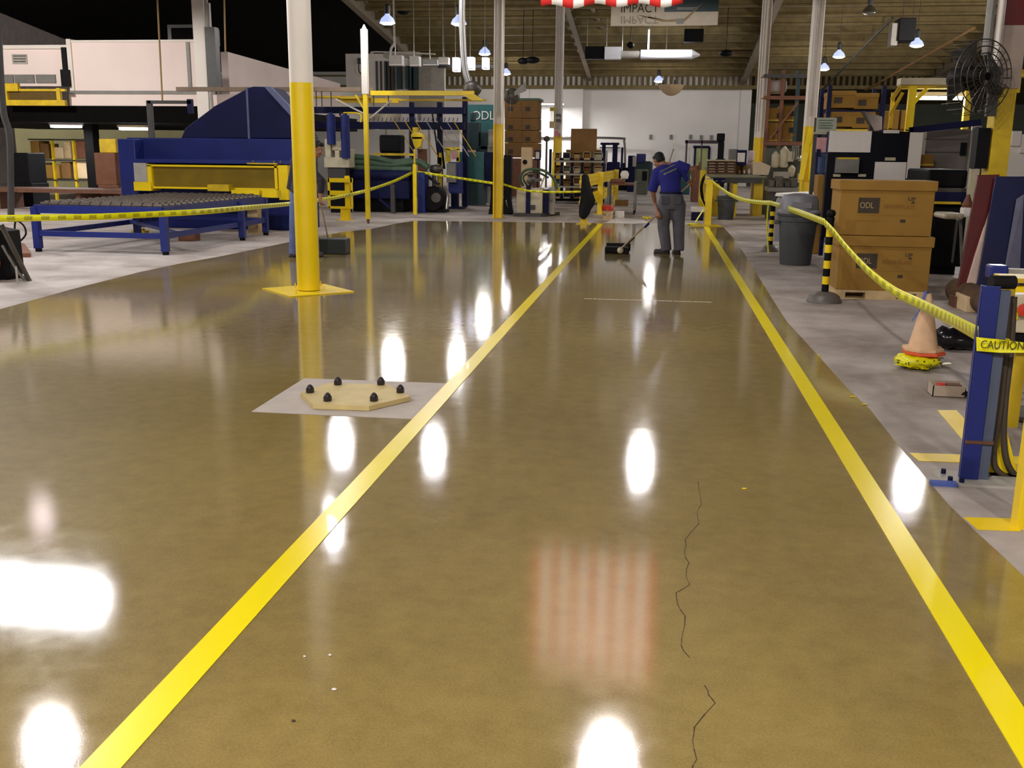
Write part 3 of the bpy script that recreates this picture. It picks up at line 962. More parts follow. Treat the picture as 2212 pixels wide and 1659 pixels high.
# person-side barrel etc right of column: press with blue tanks
YP = 25.6
t = thing('twin_cylinder_press', 'beige press head with two upright blue cylinders right of the round yellow column', 'press', (at(730, 400, YP).x, YP, 0))
pr = MB(); pr.px(700, 340, 754, 362, YP, .5); pr.px(702, 300, 714, 342, YP, .5); pr.px(742, 322, 754, 342, YP, .5); pr.px(716, 305, 742, 325, YP + .05, .4); pr.px(723, 322, 733, 342, YP + .05, .4)
pr.build('head', CREAM, t, bevel=.01)
for (x, y0_, y1_, w_) in ((722, 248, 312, 8), (753, 250, 342, 10)):
    a, b = at(x, y0_, YP + .2), at(x, y1_, YP + .2)
    cm = MB().cyl((b.x, YP - .02, b.z), (b.x, YP - .02, a.z), .115, n=16); cm.cyl((b.x, YP - .02, a.z), (b.x, YP - .02, a.z + .05), .06, n=12)
    cm.build('cylinder', BLUEM, t)
bs = at(728, 362, YP)
MB().px(708, 362, 746, 386, YP + .05, .4).build('column', GRYD, t)
MB().box(bs.x - .22, bs.x + .22, YP + .05, YP + .5, 0, at(728, 386, YP).z).build('base', BLK, t)
m = MB()
m.tube([at(742, 262, YP), at(742, 246, YP), at(748, 244, YP), at(778, 246, YP), at(779, 264, YP)], .022, sub=3)
m.build('guard_loop', YEL, t)
MB().tube([at(733, 250, YP), at(736, 244, YP), at(737, 300, YP)], .015, sub=3).build('air_line', BLK, t)

# yellow guard frame
b0 = gr(746, 476)
t = thing('safety_barrier', 'short yellow three-rail guard frame on one post right of the round column', 'guard frame', b0)
Yg = b0.y
g = MB()
g.px(708, 385, 761, 394, Yg, .05); g.px(708, 412, 761, 422, Yg, .05); g.px(710, 446, 761, 451, Yg, .05)
g.px(708, 385, 712, 451, Yg, .05); g.px(757, 385, 761, 447, Yg, .05)
g.build('rails', YEL, t)
MB().box(at(748, 470, Yg).x - .035, at(753, 470, Yg).x + .02, Yg + .05, Yg + .1, .01, at(748, 380, Yg).z).build('post', YEL, t)
MB().box(b0.x - .12, b0.x + .08, Yg + .02, Yg + .16, 0.01, at(748, 450, Yg).z).build('post', YEL, t)
MB().box(b0.x - .2, b0.x + .17, Yg - .08, Yg + .22, 0, .012).build('foot_plate', YELD, t)

# overhead yellow rail system on the 795 post
pb_ = gr(795.5, 483); Yr = pb_.y
t = thing('rail_post', 'slim yellow post with glowing white top carrying the overhead rail', 'post', pb_)
MB().box(pb_.x - .045, pb_.x + .045, Yr - .05, Yr + .05, .1, at(792, 203, Yr).z).build('yellow_post', YEL, t)
MB().cyl((pb_.x, Yr, 0), (pb_.x, Yr, .1), .02, .04, n=8).build('levelling_foot', RUST, t)
zt_ = at(791, 63, Yr).z
MB().box(pb_.x - .065, pb_.x + .065, Yr - .06, Yr + .06, at(792, 203, Yr).z, zt_).build('white_post', WHT, t)
MB().cyl((pb_.x, Yr, zt_), (pb_.x, Yr, zt_ + .1), .06, .01, n=8).build('tip', WHT, t)
MB().bar(at(768, 205, Yr), at(791, 243, Yr), .05, .03).build('brace', YELD, t)
MB().bar(at(846, 216, Yr), at(800, 255, Yr), .05, .03).build('brace', GRYL, t)
MB().bar(at(725, 214, Yr), at(785, 245, Yr), .05, .03).build('brace', GRYL, t)
L = bpy.data.lights.new('post_lamp', 'SPOT'); L.energy = 130; L.spot_size = math.radians(50); L.shadow_soft_size = .1
# this lamp belongs to the hanging lamp described below
lp = thing('pendant_lamp', 'small clip lamp mounted near the top of the slim post with the white glowing top', 'lamp', (pb_.x + .35, Yr - .9, zt_ + .55))
o_ = Vector((pb_.x + .35, Yr - .9, zt_ + .55))
MB().lathe(o_, [(.1, 0), (.09, .08), (.04, .14), (.02, .2)], 14).build('reflector', STEEL, lp)
MB().cyl(o_ + Vector((0, 0, .2)), Vector((o_.x, o_.y, ZR(o_.y))), .01, n=6).build('rod', STEELD, lp)
lo = bpy.data.objects.new('post_lamp', L); C.objects.link(lo); lo.parent = lp
dv = Vector((pb_.x, Yr, zt_ - .5)) - o_
lo.rotation_euler = dv.to_track_quat('-Z', 'Y').to_euler(); lo.location = (0, 0, -.02)

t = thing('overhead_rail', 'long horizontal overhead rail, grey at the left and yellow at its free right end', 'rail', at(860, 205, Yr))
MB().px(380, 188, 800, 197, Yr + .1, .16).build('grey_rail', mat('greyish_rail', (132, 112, 92), .6), t)
MB().px(800, 196, 1022, 206, Yr + .1, .16).build('yellow_rail', YEL, t)
MB().prism([at(996, 204, Yr), at(1022, 203, Yr), at(1042, 217, Yr), at(1020, 217, Yr)], (0, .3, 0)).build('rail_tip', YEL, t)
MB().px(560, 207, 800, 212, Yr + .4, .1).build('trolley_rail', YELD, t)
MB().px(735, 207, 770, 213, Yr + .3, .12).build('end_stop', YEL, t)
MB().px(730, 212, 860, 222, Yr + .5, .12).build('cross_rail', YELD, t)
MB().px(860, 214, 1050, 218, Yr + .55, .08).build('cross_rail', YELD, t)
for x in (616, 682, 694, 714, 806, 838):
    MB().px(x, 197, x + 1.6, 232, Yr + .2, .03).build('hanger_rod', GRYD, t)
# blue gantry
Yt = 29.5
t = thing('pipe_gantry', 'dark blue horizontal twin-beam gantry with glass rods behind the slim yellow post', 'gantry', (at(820, 300, Yt).x, Yt, 0))
MB().px(655, 231, 1003, 245, Yt, .25).build('upper_beam', BLUED, t)
MB().px(655, 263, 1003, 279, Yt, .25).build('lower_beam', BLUED, t)
pg = at(1000, 330, Yt)
for x in (1000, 945, 884, 662):
    a = at(x, 231, Yt)
    MB().box(a.x - .07, a.x + .07, Yt + .25, Yt + .4, 0, a.z + (.15 if x != 1000 else .3)).build('post', BLUED, t)
for x in (872, 895, 918, 941, 964, 985, 1000):
    MB().cyl(at(x - 20, 262, Yt - .1), at(x + 28, 338, Yt - .8), .014, n=6).build('slanting_rod', YELD if x in (872, 895, 918, 1000) else GRYL, t)
for k in range(24):
    x = 780 + k * 9
    MB().cyl(at(x, 262, Yt), at(x + 2, 254, Yt), .012, n=5).build('peg', BLUE, t)
# lit curtain panels behind the gantry
for (a_, b_, c_, d_, mt, lb) in ((868, 243, 900, 262, WALLW, 'small bright window panel behind the blue gantry, left one'), (910, 243, 942, 262, WALLW, 'small bright window panel behind the blue gantry, right one'), (944, 240, 992, 330, PAPER, 'large white screen panel behind the slanting rods'), (800, 243, 866, 262, CREAM, 'cream sheet behind the blue gantry beside the slim post')):
    o = MB().px(a_, b_, c_, d_, Yt + 2.2, .05)
    a0 = at((a_ + c_) / 2, d_, Yt + 2.2)
    o.box(a0.x - .04, a0.x + .04, Yt + 2.25, Yt + 2.3, 0, a0.z + .1)
    single(o, 'screen_panel', mt, lb, 'panel')
# long dark machine with green hoses
Yl = 26.2
t = thing('laminating_machine', 'long low dark blue machine with green hoses on top beside the slim yellow post', 'machine', (at(825, 440, Yl).x, Yl, 0))
zc = at(825, 375, Yl).z
xl, xr = at(752, 400, Yl).x, at(884, 400, Yl).x
MB().box(xl, xr, Yl, Yl + 1.4, .35, zc).build('body', BLUED, t, bevel=.03)
MB().cyl((xl, Yl + .1, zc - .05), (xr, Yl + .1, zc - .05), .16, n=18).build('roll', BLUED, t)
MB().box(xl + .1, xr - .2, Yl + .1, Yl + 1.3, 0, .35).build('plinth', BLK, t)
lx = at(850, 440, Yl - .4)
MB().box(lx.x - .05, lx.x + .06, Yl - .5, Yl - .38, 0, .75).build('outrigger_leg', GRYD, t)
MB().bar(at(820, 430, Yl - .2), at(852, 455, Yl - .4), .06).build('outrigger_brace', BLUED, t)
for (pts_, r_) in (([(756, 350), (800, 352), (840, 357), (880, 352), (905, 350), (925, 362)], .085), ([(764, 338), (810, 342), (850, 350), (890, 346)], .075), ([(758, 362), (820, 364), (890, 366)], .09)):
    MB().tube([at(x, y, Yl + .1) for x, y in pts_], r_, n=12).build('green_hose', GREEN, t)
MB().px(805, 331, 895, 336, Yl + .3, .08).build('yellow_bar', YELD, t)
m = MB(); m.px(818, 290, 866, 332, Yl + 1.5, .5); m.box(at(818, 300, Yl + 1.5).x, at(866, 300, Yl + 1.5).x, Yl + 1.5, Yl + 2, 0, at(840, 331, Yl + 1.5).z)
single(m, 'drum', BLK, 'black drum shaped shadowy unit between slim yellow post and yellow robot arm', 'drum', bevel=.08)
# robot arm and yellow pole
b0 = gr(897, 463); Yq = b0.y
t = thing('tape_post', 'thin yellow post on the far floor corner where the caution tape bends', 'post', b0)
MB().box(b0.x - .045, b0.x + .045, b0.y - .04, b0.y + .04, 0, at(897, 355, Yq).z).build('post', YEL, t)
MB().box(b0.x - .02, b0.x + .02, b0.y - .02, b0.y + .02, at(897, 356, Yq).z, at(897, 322, Yq).z).build('upper_rod', YELD, t)
t = thing('robot_arm', 'small yellow robot arm raised above the thin yellow tape post', 'robot arm', at(897, 330, Yq + 1.2))
m = MB(); m.prism([at(889, 296, Yq + 1.1), at(912, 296, Yq + 1.1), at(908, 316, Yq + 1.1), at(898, 322, Yq + 1.1), at(893, 312, Yq + 1.1)], (0, .2, 0)); m.prism([at(888, 290, Yq + 1.1), at(896, 284, Yq + 1.1), at(912, 290, Yq + 1.1), at(914, 300, Yq + 1.1), at(888, 300, Yq + 1.1)], (0, .25, 0)); m.build('forearm', YEL, t)
MB().px(891, 275, 901, 287, Yq + 1.15, .2).build('wrist', YELD, t)
aa = at(911, 330, Yq + 1.5)
MB().box(aa.x - .12, aa.x + .1, aa.y, aa.y + .25, 0, aa.z + .1).build('pedestal', RUST, t)
# purple blue cabinet and motor
def floor_box(x0_, x1_, ytop, ybot, name, label, cat, m, d=.5, bevel=.01, Y=None):
    g = gr((x0_ + x1_) / 2, ybot) if Y is None else Vector((0, Y, 0))
    a, b = at(x0_, ytop, g.y), at(x1_, ytop, g.y)
    return single(MB().box(a.x, b.x, g.y, g.y + d, 0, a.z), name, m, label, cat, bevel=bevel)


floor_box(901, 917, 372, 460, 'blue_cabinet', 'narrow purple blue cabinet right behind the thin yellow tape post', 'cabinet', BLUE)
b0 = gr(935, 459)
t = thing('electric_motor', 'large black motor with a ribbed drum on the dull floor right of the tape post', 'motor', b0)
mm = MB().lathe(b0 + Vector((0, 0, .36)), [(.05, -.1), (.3, -.1), (.34, 0), (.34, .5), (.28, .6), (.1, .62)], 22, axis='y'); mm.build('drum', RUB, t)
MB().lathe(b0 + Vector((.12, -.12, .4)), [(.02, -.02), (.13, -.02), (.15, .06), (.15, .1)], 18, axis='y').build('end_cap', STEELD, t)
MB().box(b0.x - .3, b0.x + .35, b0.y - .05, b0.y + .5, 0, .08).build('skid', BLK, t)
MB().tube([b0 + Vector((.3, 0, .7)), b0 + Vector((.42, 0, .5)), b0 + Vector((.4, -.05, .1))], .04).build('hose', STEEL, t)
m = MB(); m.cyl(b0 + Vector((0, .2, .7)), b0 + Vector((0, .2, 1.1)), .06); m.cyl(b0 + Vector((.15, .1, .75)), b0 + Vector((-.2, .3, .95)), .05); m.ell(b0 + Vector((.05, .2, 1.15)), (.18, .18, .14)); m.build('valve_stack', STEELD, t)
b0 = gr(980, 451)
t = thing('control_pedestal', 'grey control box on a dark blue pedestal with round foot', 'control pedestal', b0)
MB().box(at(966, 380, b0.y).x, at(985, 380, b0.y).x, b0.y - .1, b0.y + .1, at(970, 394, b0.y).z, at(970, 352, b0.y).z).build('control_box', GRY, t, bevel=.01)
MB().box(at(967, 400, b0.y).x, at(996, 400, b0.y).x, b0.y + .1, b0.y + .3, at(970, 418, b0.y).z, at(970, 350, b0.y).z).build('blue_cabinet', BLUE, t)
MB().box(b0.x - .1, b0.x + .1, b0.y + .1, b0.y + .3, .04, at(970, 418, b0.y).z).build('stem', BLUED, t)
MB().box(b0.x - .25, b0.x + .3, b0.y - .1, b0.y + .4, 0, .05).build('foot', BLUED, t)
b0 = gr(1018, 444)
t = thing('teal_cabinet', 'broad teal cabinet standing on a dark base left of the yellow and white column', 'cabinet', b0)
MB().box(at(992, 390, b0.y).x, at(1046, 390, b0.y).x, b0.y, b0.y + .7, at(1000, 394, b0.y).z, at(1000, 328, b0.y).z).build('body', TEAL, t, bevel=.02)
MB().box(at(996, 390, b0.y).x, at(1044, 390, b0.y).x, b0.y + .1, b0.y + .6, 0, at(1000, 394, b0.y).z).build('base', TEALD, t)
MB().px(1004, 324, 1024, 329, b0.y + .1, .3).build('paper', PINKP, t)
MB().box(at(1046, 390, b0.y).x + .02, at(1066, 390, b0.y).x, b0.y, b0.y + .6, at(1000, 402, b0.y).z, at(1000, 328, b0.y).z).build('side_cabinet', BLUED, t)
# man-height ladder like yellow stand with monitor
b0 = gr(968, 448); Yz = 29.0
t = thing('operator_stand', 'yellow operator stand with a framed sheet behind the grey control box', 'stand', (at(970, 400, Yz).x, Yz, 0))
m = MB(); m.px(948, 330, 956, 360, Yz, .08); m.px(962, 322, 972, 350, Yz, .08); m.px(986, 322, 992, 348, Yz, .08); m.px(962, 318, 992, 324, Yz, .08)
a = at(950, 340, Yz); m.box(a.x - .05, a.x + .05, Yz, Yz + .08, 0, a.z); a = at(988, 340, Yz); m.box(a.x - .04, a.x + .04, Yz, Yz + .08, 0, a.z)
m.build('frame', YEL, t)
MB().px(975, 326, 986, 344, Yz - .03, .03).build('sheet', PINKP, t)
m = MB()
m.bar(at(945, 240, Yz), at(960, 365, Yz), .06, .03); m.bar(at(934, 245, Yz), at(950, 365, Yz), .04, .03)
single(m, 'slanting_ladder', BLK, 'dark slanting ladder rails behind the slanting rods', 'ladder')
for (x_, y_, z_) in tube_fix_at:
    tube_fixture(Vector((x_, y_, z_)), 2.2, .3, 'fluorescent fixture lighting the far wall behind the tall brown carton stack', power=150, hang=ZR(y_))
# ============================================================ CENTRE BACKGROUND
# teal banner with ODL lettering
Yb = 34.0
t = thing('hanging_banner', 'hanging teal banner lettered ODL above the teal cabinet', 'banner', at(1038, 285, Yb))
MB().px(1004, 226, 1071, 286, Yb, .03).build('cloth', mat('teal_banner', (40, 92, 92), .8, var=.06), t)
text('lettering', 'ODL', at(1019, 258, Yb - .02), .4, PAPER, t, sx=.95)
m = MB(); m.px(1006, 250, 1010, 253, Yb - .02, .01); m.build('mark', PAPER, t)
MB().cyl(at(1006, 226, Yb), at(1006, 120, Yb), .01, n=5).build('cable', STEELD, t)
MB().cyl(at(1070, 226, Yb), at(1070, 120, Yb), .01, n=5).build('cable', STEELD, t)
# machinery lump under the banner
m = MB(); m.px(1010, 262, 1034, 325, Yb - 1.5, .5); m.px(1015, 242, 1024, 262, Yb - 1.5, .4); m.px(1036, 284, 1066, 325, Yb - 1.4, .5)
a = at(1015, 320, Yb - 1.5); b = at(1064, 320, Yb - 1.5); m.box(a.x, b.x, Yb - 1.4, Yb - .8, 0, a.z + .1)
single(m, 'dark_press', TEALD, 'tall dark press standing in front of the teal banner', 'press', bevel=.04)
m = MB(); m.px(1055, 280, 1070, 318, Yb - 2.2, .2); a = at(1062, 315, Yb - 2.2); m.box(a.x - .15, a.x + .15, Yb - 2.1, Yb - 1.9, 0, a.z)
single(m, 'white_cabinet', GRYL, 'slim pale grey cabinet left of the yellow column, before the dark press', 'cabinet', bevel=.01)
# tall brown carton stack
Ys = 38.0
grp = 'tall brown carton stack'
xs = (1090, 1127, 1162)
ys = (217, 256, 282, 309, 341)
names = ['top', 'second', 'third', 'bottom']
zb = at(1120, ys[-1], Ys).z
base = MB(); base.box(at(1088, 300, Ys).x, at(1160, 300, Ys).x, Ys, Ys + 1.2, 0, zb - .02)
single(base, 'wooden_crate', RUST, 'brown crate base below the tall brown carton stack', 'crate', bevel=.01)
for r in range(4):
    for c_ in range(2):
        a, b = at(xs[c_], ys[r], Ys), at(xs[c_ + 1], ys[r + 1], Ys)
        o = thing('carton', names[r] + ' brown carton in the ' + ('left' if c_ == 0 else 'right') + ' half of the tall brown stack', 'carton', ((a.x + b.x) / 2, Ys, b.z), grp)
        MB().box(a.x + .005, b.x - .005, Ys, Ys + 1.1, b.z + .01, a.z).build('body', CARDD, o, bevel=.01)
        MB().px(xs[c_] + 8, ys[r] + 14, xs[c_] + 18, ys[r] + 23, Ys - .01, .012).build('printed_square', INK, o)
        if c_ == 0 or r in (0, 3):
            MB().px(xs[c_], ys[r], xs[c_ + 1], ys[r] + 1.5, Ys - .012, .012).build('tape', CARD, o)
single(MB().px(1086, 212, 1166, 217, Ys - .05, 1.2), 'cover_sheet', GREEN, 'thin green grey sheet lying on top of the tall brown carton stack', 'sheet')
# wall mounted fan bits beside the column (arms)
Yf = 25.4
t = thing('wall_fan', 'grey column fan with round motor mounted just right of the yellow and white column top', 'fan', at(1105, 210, Yf))
m = MB(); m.lathe(at(1106, 208, Yf), [(.05, -.2), (.17, -.15), (.2, 0), (.17, .12), (.05, .18)], 18, axis='y'); m.build('motor', STEELD, t)
m = MB()
for k in range(3):
    an = k * 2.1 + .5
    c0_ = at(1106, 208, Yf); d_ = Vector((math.cos(an), -.1, math.sin(an)))
    m.prism([c0_ + d_ * .1 + Vector((0, -.2, .05)), c0_ + d_ * .42 + Vector((0, -.25, .12)), c0_ + d_ * .45 + Vector((0, -.25, -.1)), c0_ + d_ * .1 + Vector((0, -.2, -.05))], (0, .02, 0))
m.build('blade', GRY, t)
MB().bar(at(1106, 208, Yf), at(1083, 190, Yf - .1), .06).build('bracket', GRYD, t)
m = MB(); m.ell(at(1020, 192, 23.2), (.22, .15, .18)); m.cyl(at(1012, 186, 23.2), at(1030, 206, 23.3), .07); m.cyl(at(1020, 196, 23.2), at(1034, 216, 23.2), .05)
single(m, 'hose_nozzle_head', STEELD, 'dark machine head where the silver flexible hose ends above the yellow rail tip', 'machine head')
# silver flexible exhaust hose
hm = MB()
P_ = [at(x, y, 23.4) for x, y in ((1000, -60), (998, 15), (999, 70), (1002, 130), (1008, 165), (1018, 190))]
hm.tube(P_, .075, n=14, sub=10)
single(hm, 'exhaust_hose', GALV, 'silver flexible exhaust hose hanging down to the yellow rail tip', 'hose')
# tan cabinet panel with black circle, framed notice
YY = 30
t = thing('tan_cabinet', 'tan cabinet with a round black hole behind the green hose welder', 'cabinet', at(1136, 360, YY))
a, b = at(1126, 318, YY), at(1147, 318, YY)
MB().box(a.x, b.x, YY, YY + .4, 0, a.z).build('body', CARDL, t, bevel=.01)
cc = at(1134, 350, YY); MB().cyl(cc + Vector((0, -.015, 0)), cc, .07, n=18).build('hole_ring', BLK, t)
t = thing('notice_board', 'small framed white notice on a dark stand right of the tan cabinet', 'notice', at(1161, 345, YY + 2))
MB().px(1155, 325, 1168, 346, YY + 2, .06).build('frame', BLUED, t)
MB().px(1157, 328, 1165, 343, YY + 1.97, .03).build('sheet', PAPER, t)
a = at(1161, 345, YY + 2); MB().cyl((a.x, YY + 2.1, 0), (a.x, YY + 2.1, a.z + .1), .025, n=8).build('stand', BLUED, t)
# green hose welder
b0 = gr(1155, 468); Yw = b0.y
t = thing('hose_reel_cart', 'cream coloured machine cart with looping green hoses beside the yellow column', 'machine cart', b0)
for (x0_, x1_, yt_, yb_) in ((1116, 1137, 408, 462), (1145, 1172, 406, 464)):
    a, b, c2 = at(x0_, yt_, Yw), at(x1_, yt_, Yw), at(x0_, yb_, Yw)
    MB().box(a.x, b.x, Yw, Yw + .35, .08, a.z).build('cabinet', CREAM, t, bevel=.015)
a, b = at(1137, 400, Yw), at(1146, 400, Yw)
MB().box(a.x, b.x, Yw - .05, Yw + .2, .05, a.z).build('upright', BLUED, t)
a, b = at(1174, 410, Yw), at(1184, 410, Yw)
MB().box(a.x, b.x, Yw + .1, Yw + .4, .05, a.z).build('upright', BLUED, t)
a, b = at(1186, 405, Yw + .3), at(1198, 405, Yw + .3)
MB().box(a.x, b.x, Yw + .3, Yw + .6, .05, a.z).build('cabinet', GRYL, t)
MB().box(at(1112, 400, Yw).x, at(1172, 400, Yw).x, Yw - .1, Yw + .45, 0, .08).build('skid', GRYD, t)
MB().bar((at(1172, 460, Yw).x, Yw - .05, .04), (at(1198, 460, Yw).x, Yw + .9, .04), .1, .08).build('skid', GRYD, t)
MB().tube([at(x, y, Yw + .1) for x, y in ((1130, 402), (1124, 385), (1132, 370), (1150, 365), (1175, 369), (1193, 382), (1200, 396), (1203, 410))], .035, n=10).build('green_hose', GREEN, t)
MB().tube([at(x, y, Yw + .2) for x, y in ((1138, 400), (1130, 385), (1138, 376), (1160, 372), (1185, 384))], .025, n=8).build('green_hose', GREEN, t)
m = MB(); m.lathe(at(1146, 390, Yw), [(.04, -.12), (.1, -.08), (.12, .1), (.03, .14)], 14, axis='y'); m.bar(at(1146, 390, Yw), at(1170, 388, Yw), .08); m.cyl(at(1144, 396, Yw), at(1144, 378, Yw), .05); m.ell(at(1145, 376, Yw), (.08, .08, .07))
m.build('winding_head', STEELD, t)
MB().cyl(at(1166, 408, Yw), at(1176, 382, Yw), .02, n=8).build('lever', CREAM, t)
a = at(1151, 447, Yw - .01); MB().box(a.x - .06, a.x + .06, Yw - .02, Yw, a.z - .07, a.z + .05).build('label_plate', GRYD, t)
# black legged frame behind yellow column
m = MB()
gq = gr(1088, 463)
for (xa, ya, xb, yb) in ((1062, 462, 1068, 395), (1104, 460, 1095, 400), (1095, 462, 1085, 430)):
    m.bar(at(xa, ya, gq.y), at(xb, yb, gq.y), .12)
m.px(1060, 340, 1068, 440, gq.y, .1); m.px(1088, 335, 1104, 432, gq.y, .25); m.px(1056, 452, 1104, 462, gq.y, .3)
for (x, y) in ((1058, 462), (1102, 462)):
    a = at(x, y, gq.y); m.box(a.x - .05, a.x + .05, gq.y, gq.y + .3, 0, a.z + .02)
single(m, 'machine_stand', BLK, 'black machine frame standing directly behind the yellow and white column', 'machine frame')
# bin shelf with open boxes
Yk = 33.0
t = thing('bin_shelf', 'dark wheeled bin shelf full of small open cartons before the far wall', 'shelf', (at(1250, 430, Yk).x, Yk, 0))
xs = [1196, 1213, 1235, 1257, 1279, 1304]
zs = [347, 375, 402, 430]
for y in zs:
    MB().px(1194, y, 1305, y + 4, Yk, .6).build('shelf_board', GRYL, t)
for x in xs:
    a = at(x, 340, Yk)
    MB().box(a.x - .03, a.x + .03, Yk + .02, Yk + .5, .12, at(x, 341, Yk).z).build('upright', BLUED, t)
MB().box(at(1194, 430, Yk).x, at(1305, 430, Yk).x, Yk, Yk + .6, .06, .16).build('base_rail', GRYD, t)
for x in (1198, 1300):
    a = at(x, 430, Yk); MB().cyl((a.x, Yk + .1, .05), (a.x, Yk + .16, .05), .05, n=12).build('caster', RUB, t)
MB().px(1186, 322, 1191, 378, Yk + .1, .1).build('side_post', BLUED, t)
cm_ = [CARD, BLUED, CARDL, CARD, CREAM, CARDD, GREEN, WOOD, CARDD, WOOD, GREEN, CARDD, WOODD, CREAM, GREEN, BLUED, BLUED, BLUED, CARDD, CREAM]
k = 0
rowsn = ['top', 'second', 'third', 'lowest']
pos = ['first', 'second', 'third', 'fourth', 'fifth']
for r, y in enumerate(zs):
    for c_ in range(5):
        hgt = (22 if r == 0 else 19) * random.uniform(.8, 1.0)
        xa, xb = xs[c_] + 3, xs[c_ + 1] - 3
        a, b = at(xa, y - hgt, Yk + .05), at(xb, y, Yk + .05)
        mt = cm_[k % 20]
        o = thing('small_carton', f'small open carton, {pos[c_]} from the left on the {rowsn[r]} level of the bin shelf', 'carton', ((a.x + b.x) / 2, Yk + .05, b.z), 'cartons on the bin shelf')
        bx = MB(); w_ = .02
        bx.box(a.x, a.x + w_, Yk + .05, Yk + .45, b.z, a.z); bx.box(b.x - w_, b.x, Yk + .05, Yk + .45, b.z, a.z)
        bx.box(a.x, b.x, Yk + .4, Yk + .45, b.z, a.z); bx.box(a.x, b.x, Yk + .05, Yk + .45, b.z, b.z + w_); bx.box(a.x, b.x, Yk + .05, Yk + .45, a.z - w_, a.z)
        bx.box(a.x, b.x, Yk + .05, Yk + .07, b.z, b.z + (a.z - b.z) * .3)
        bx.build('box', [CARDL, CREAM, CARD][k % 3], o)
        MB().box(a.x + w_ * 1.5, b.x - w_ * 1.5, Yk + .12, Yk + .39, b.z + w_, b.z + (a.z - b.z) * .75).build('contents', mt, o)
        k += 1
# slim yellow post at left end of shelf
a = at(1195, 350, Yk - .3)
single(MB().box(a.x - .04, a.x + .04, Yk - .3, Yk - .22, 0, at(1195, 328, Yk - .3).z), 'slim_post', YEL, 'slim yellow post at the left end of the bin shelf', 'post')
# cardboard sheet
t = MB().px(1233, 278, 1289, 330, Yk + 2, .04)
a = at(1260, 330, Yk + 2); t.box(a.x - .6, a.x + .6, Yk + 2.05, Yk + 2.4, 0, a.z + .1)
single(t, 'cardboard_sheet', CARDD, 'large upright brown cardboard sheet standing behind the bin shelf', 'cardboard sheet')
# column signs
Yc = 38.8
t = thing('column_sign', 'small cluster of tan signs and boxes on the column before the far wall', 'sign', at(1196, 250, Yc))
m = MB(); m.px(1188, 232, 1199, 240, Yc, .05); 
for x in (1190, 1193, 1196): m.px(x, 240, x + 1.2, 263, Yc, .03)
m.build('bracket', YELD, t)
MB().px(1187, 262, 1200, 277, Yc, .08).build('tan_box', CARDL, t)
m = MB(); m.px(1201, 246, 1211, 251, Yc - .1, .1); m.px(1201, 257, 1211, 263, Yc - .1, .1); m.build('dark_clamp', GRYD, t)
MB().px(1199, 283, 1206, 295, Yc - .02, .03).build('red_lettered_plate', mat('faded_red', (200, 110, 110), .7), t)
# pole at 1180
m = MB(); a = at(1181, 300, 50); m.cyl((a.x, 50, 0), (a.x, 50, a.z), .05, n=8); m.ell(a, (.16, .1, .14))
single(m, 'pipe_stand', STEELD, 'thin upright grey pipe with a rounded head before the bright far wall', 'pipe')

# blue arbor presses + green machines
def far_machine(x0_, x1_, yt_, yb_, Y_, m_, label, extras=(), name='machine', cat='machine'):
    a, b = at(x0_, yt_, Y_), at(x1_, yt_, Y_)
    t = thing(name, label, cat, ((a.x + b.x) / 2, Y_, 0))
    MB().box(a.x, b.x, Y_, Y_ + .8, 0, a.z).build('body', m_, t, bevel=.03)
    for (ex0, ey0, ex1, ey1, nm, em) in extras:
        MB().px(ex0, ey0, ex1, ey1, Y_ - .05, .5).build(nm, em, t, bevel=.02)
    return t


far_machine(1298, 1312, 352, 400, 44, BLUED, 'dark blue twin post press behind the right end of the bin shelf',
            ((1300, 310, 1307, 352, 'post', BLUED), (1297, 308, 1318, 313, 'cap', BLUED), (1295, 318, 1340, 320, 'cross_rail', BLUED), (1323, 310, 1333, 352, 'post', BLUED), (1319, 308, 1337, 313, 'cap', BLUED), (1341, 318, 1345, 372, 'side_post', BLUED), (1308, 325, 1311, 372, 'rod', STEEL), (1312, 350, 1338, 374, 'head', BLUED)), 'twin_post_press', 'press')
far_machine(1357, 1372, 336, 405, 45, BLUED, 'dark blue machine with a grey front panel left of the worker head', ((1366, 338, 1374, 360, 'panel', GRYL),))
far_machine(1375, 1395, 332, 395, 46, TEALD, 'dark teal machine standing tallest behind the worker', ((1376, 333, 1393, 352, 'hood', BLUE), (1390, 348, 1405, 378, 'frame', TEALD), (1370, 353, 1392, 366, 'bed', TEALD)))
far_machine(1372, 1400, 366, 402, 42, GREENG, 'grey green bench machine right beside the worker shoulder', ((1375, 368, 1386, 396, 'door_panel', GREENG), (1388, 370, 1398, 390, 'dark_opening', BLK)))
far_machine(1335, 1372, 362, 398, 47, BLK, 'low dark machine bed behind the grey cart', ((1340, 352, 1350, 364, 'knob', BLUED),))
far_machine(1395, 1410, 350, 392, 48, GRYD, 'dark grey frame between the teal machine and the worker', ())
# board leaning behind the worker
single(MB().bar(at(1446, 350, 44), at(1455, 322, 44), .28, .05).bar((at(1446, 350, 44).x, 44, 0), at(1446, 350, 44), .2, .05), 'leaning_board', GRYL, 'pale grey board leaning upright behind the worker shoulder', 'board')
far_machine(1473, 1492, 366, 392, 43, TEAL, 'teal drum shaped machine right of the worker waist', ((1476, 360, 1486, 372, 'top', TEALD),))
far_machine(1496, 1512, 358, 400, 36, RUST, 'brown cabinet between the worker arm and the yellow right post', ((1510, 350, 1516, 366, 'side', RUST),))
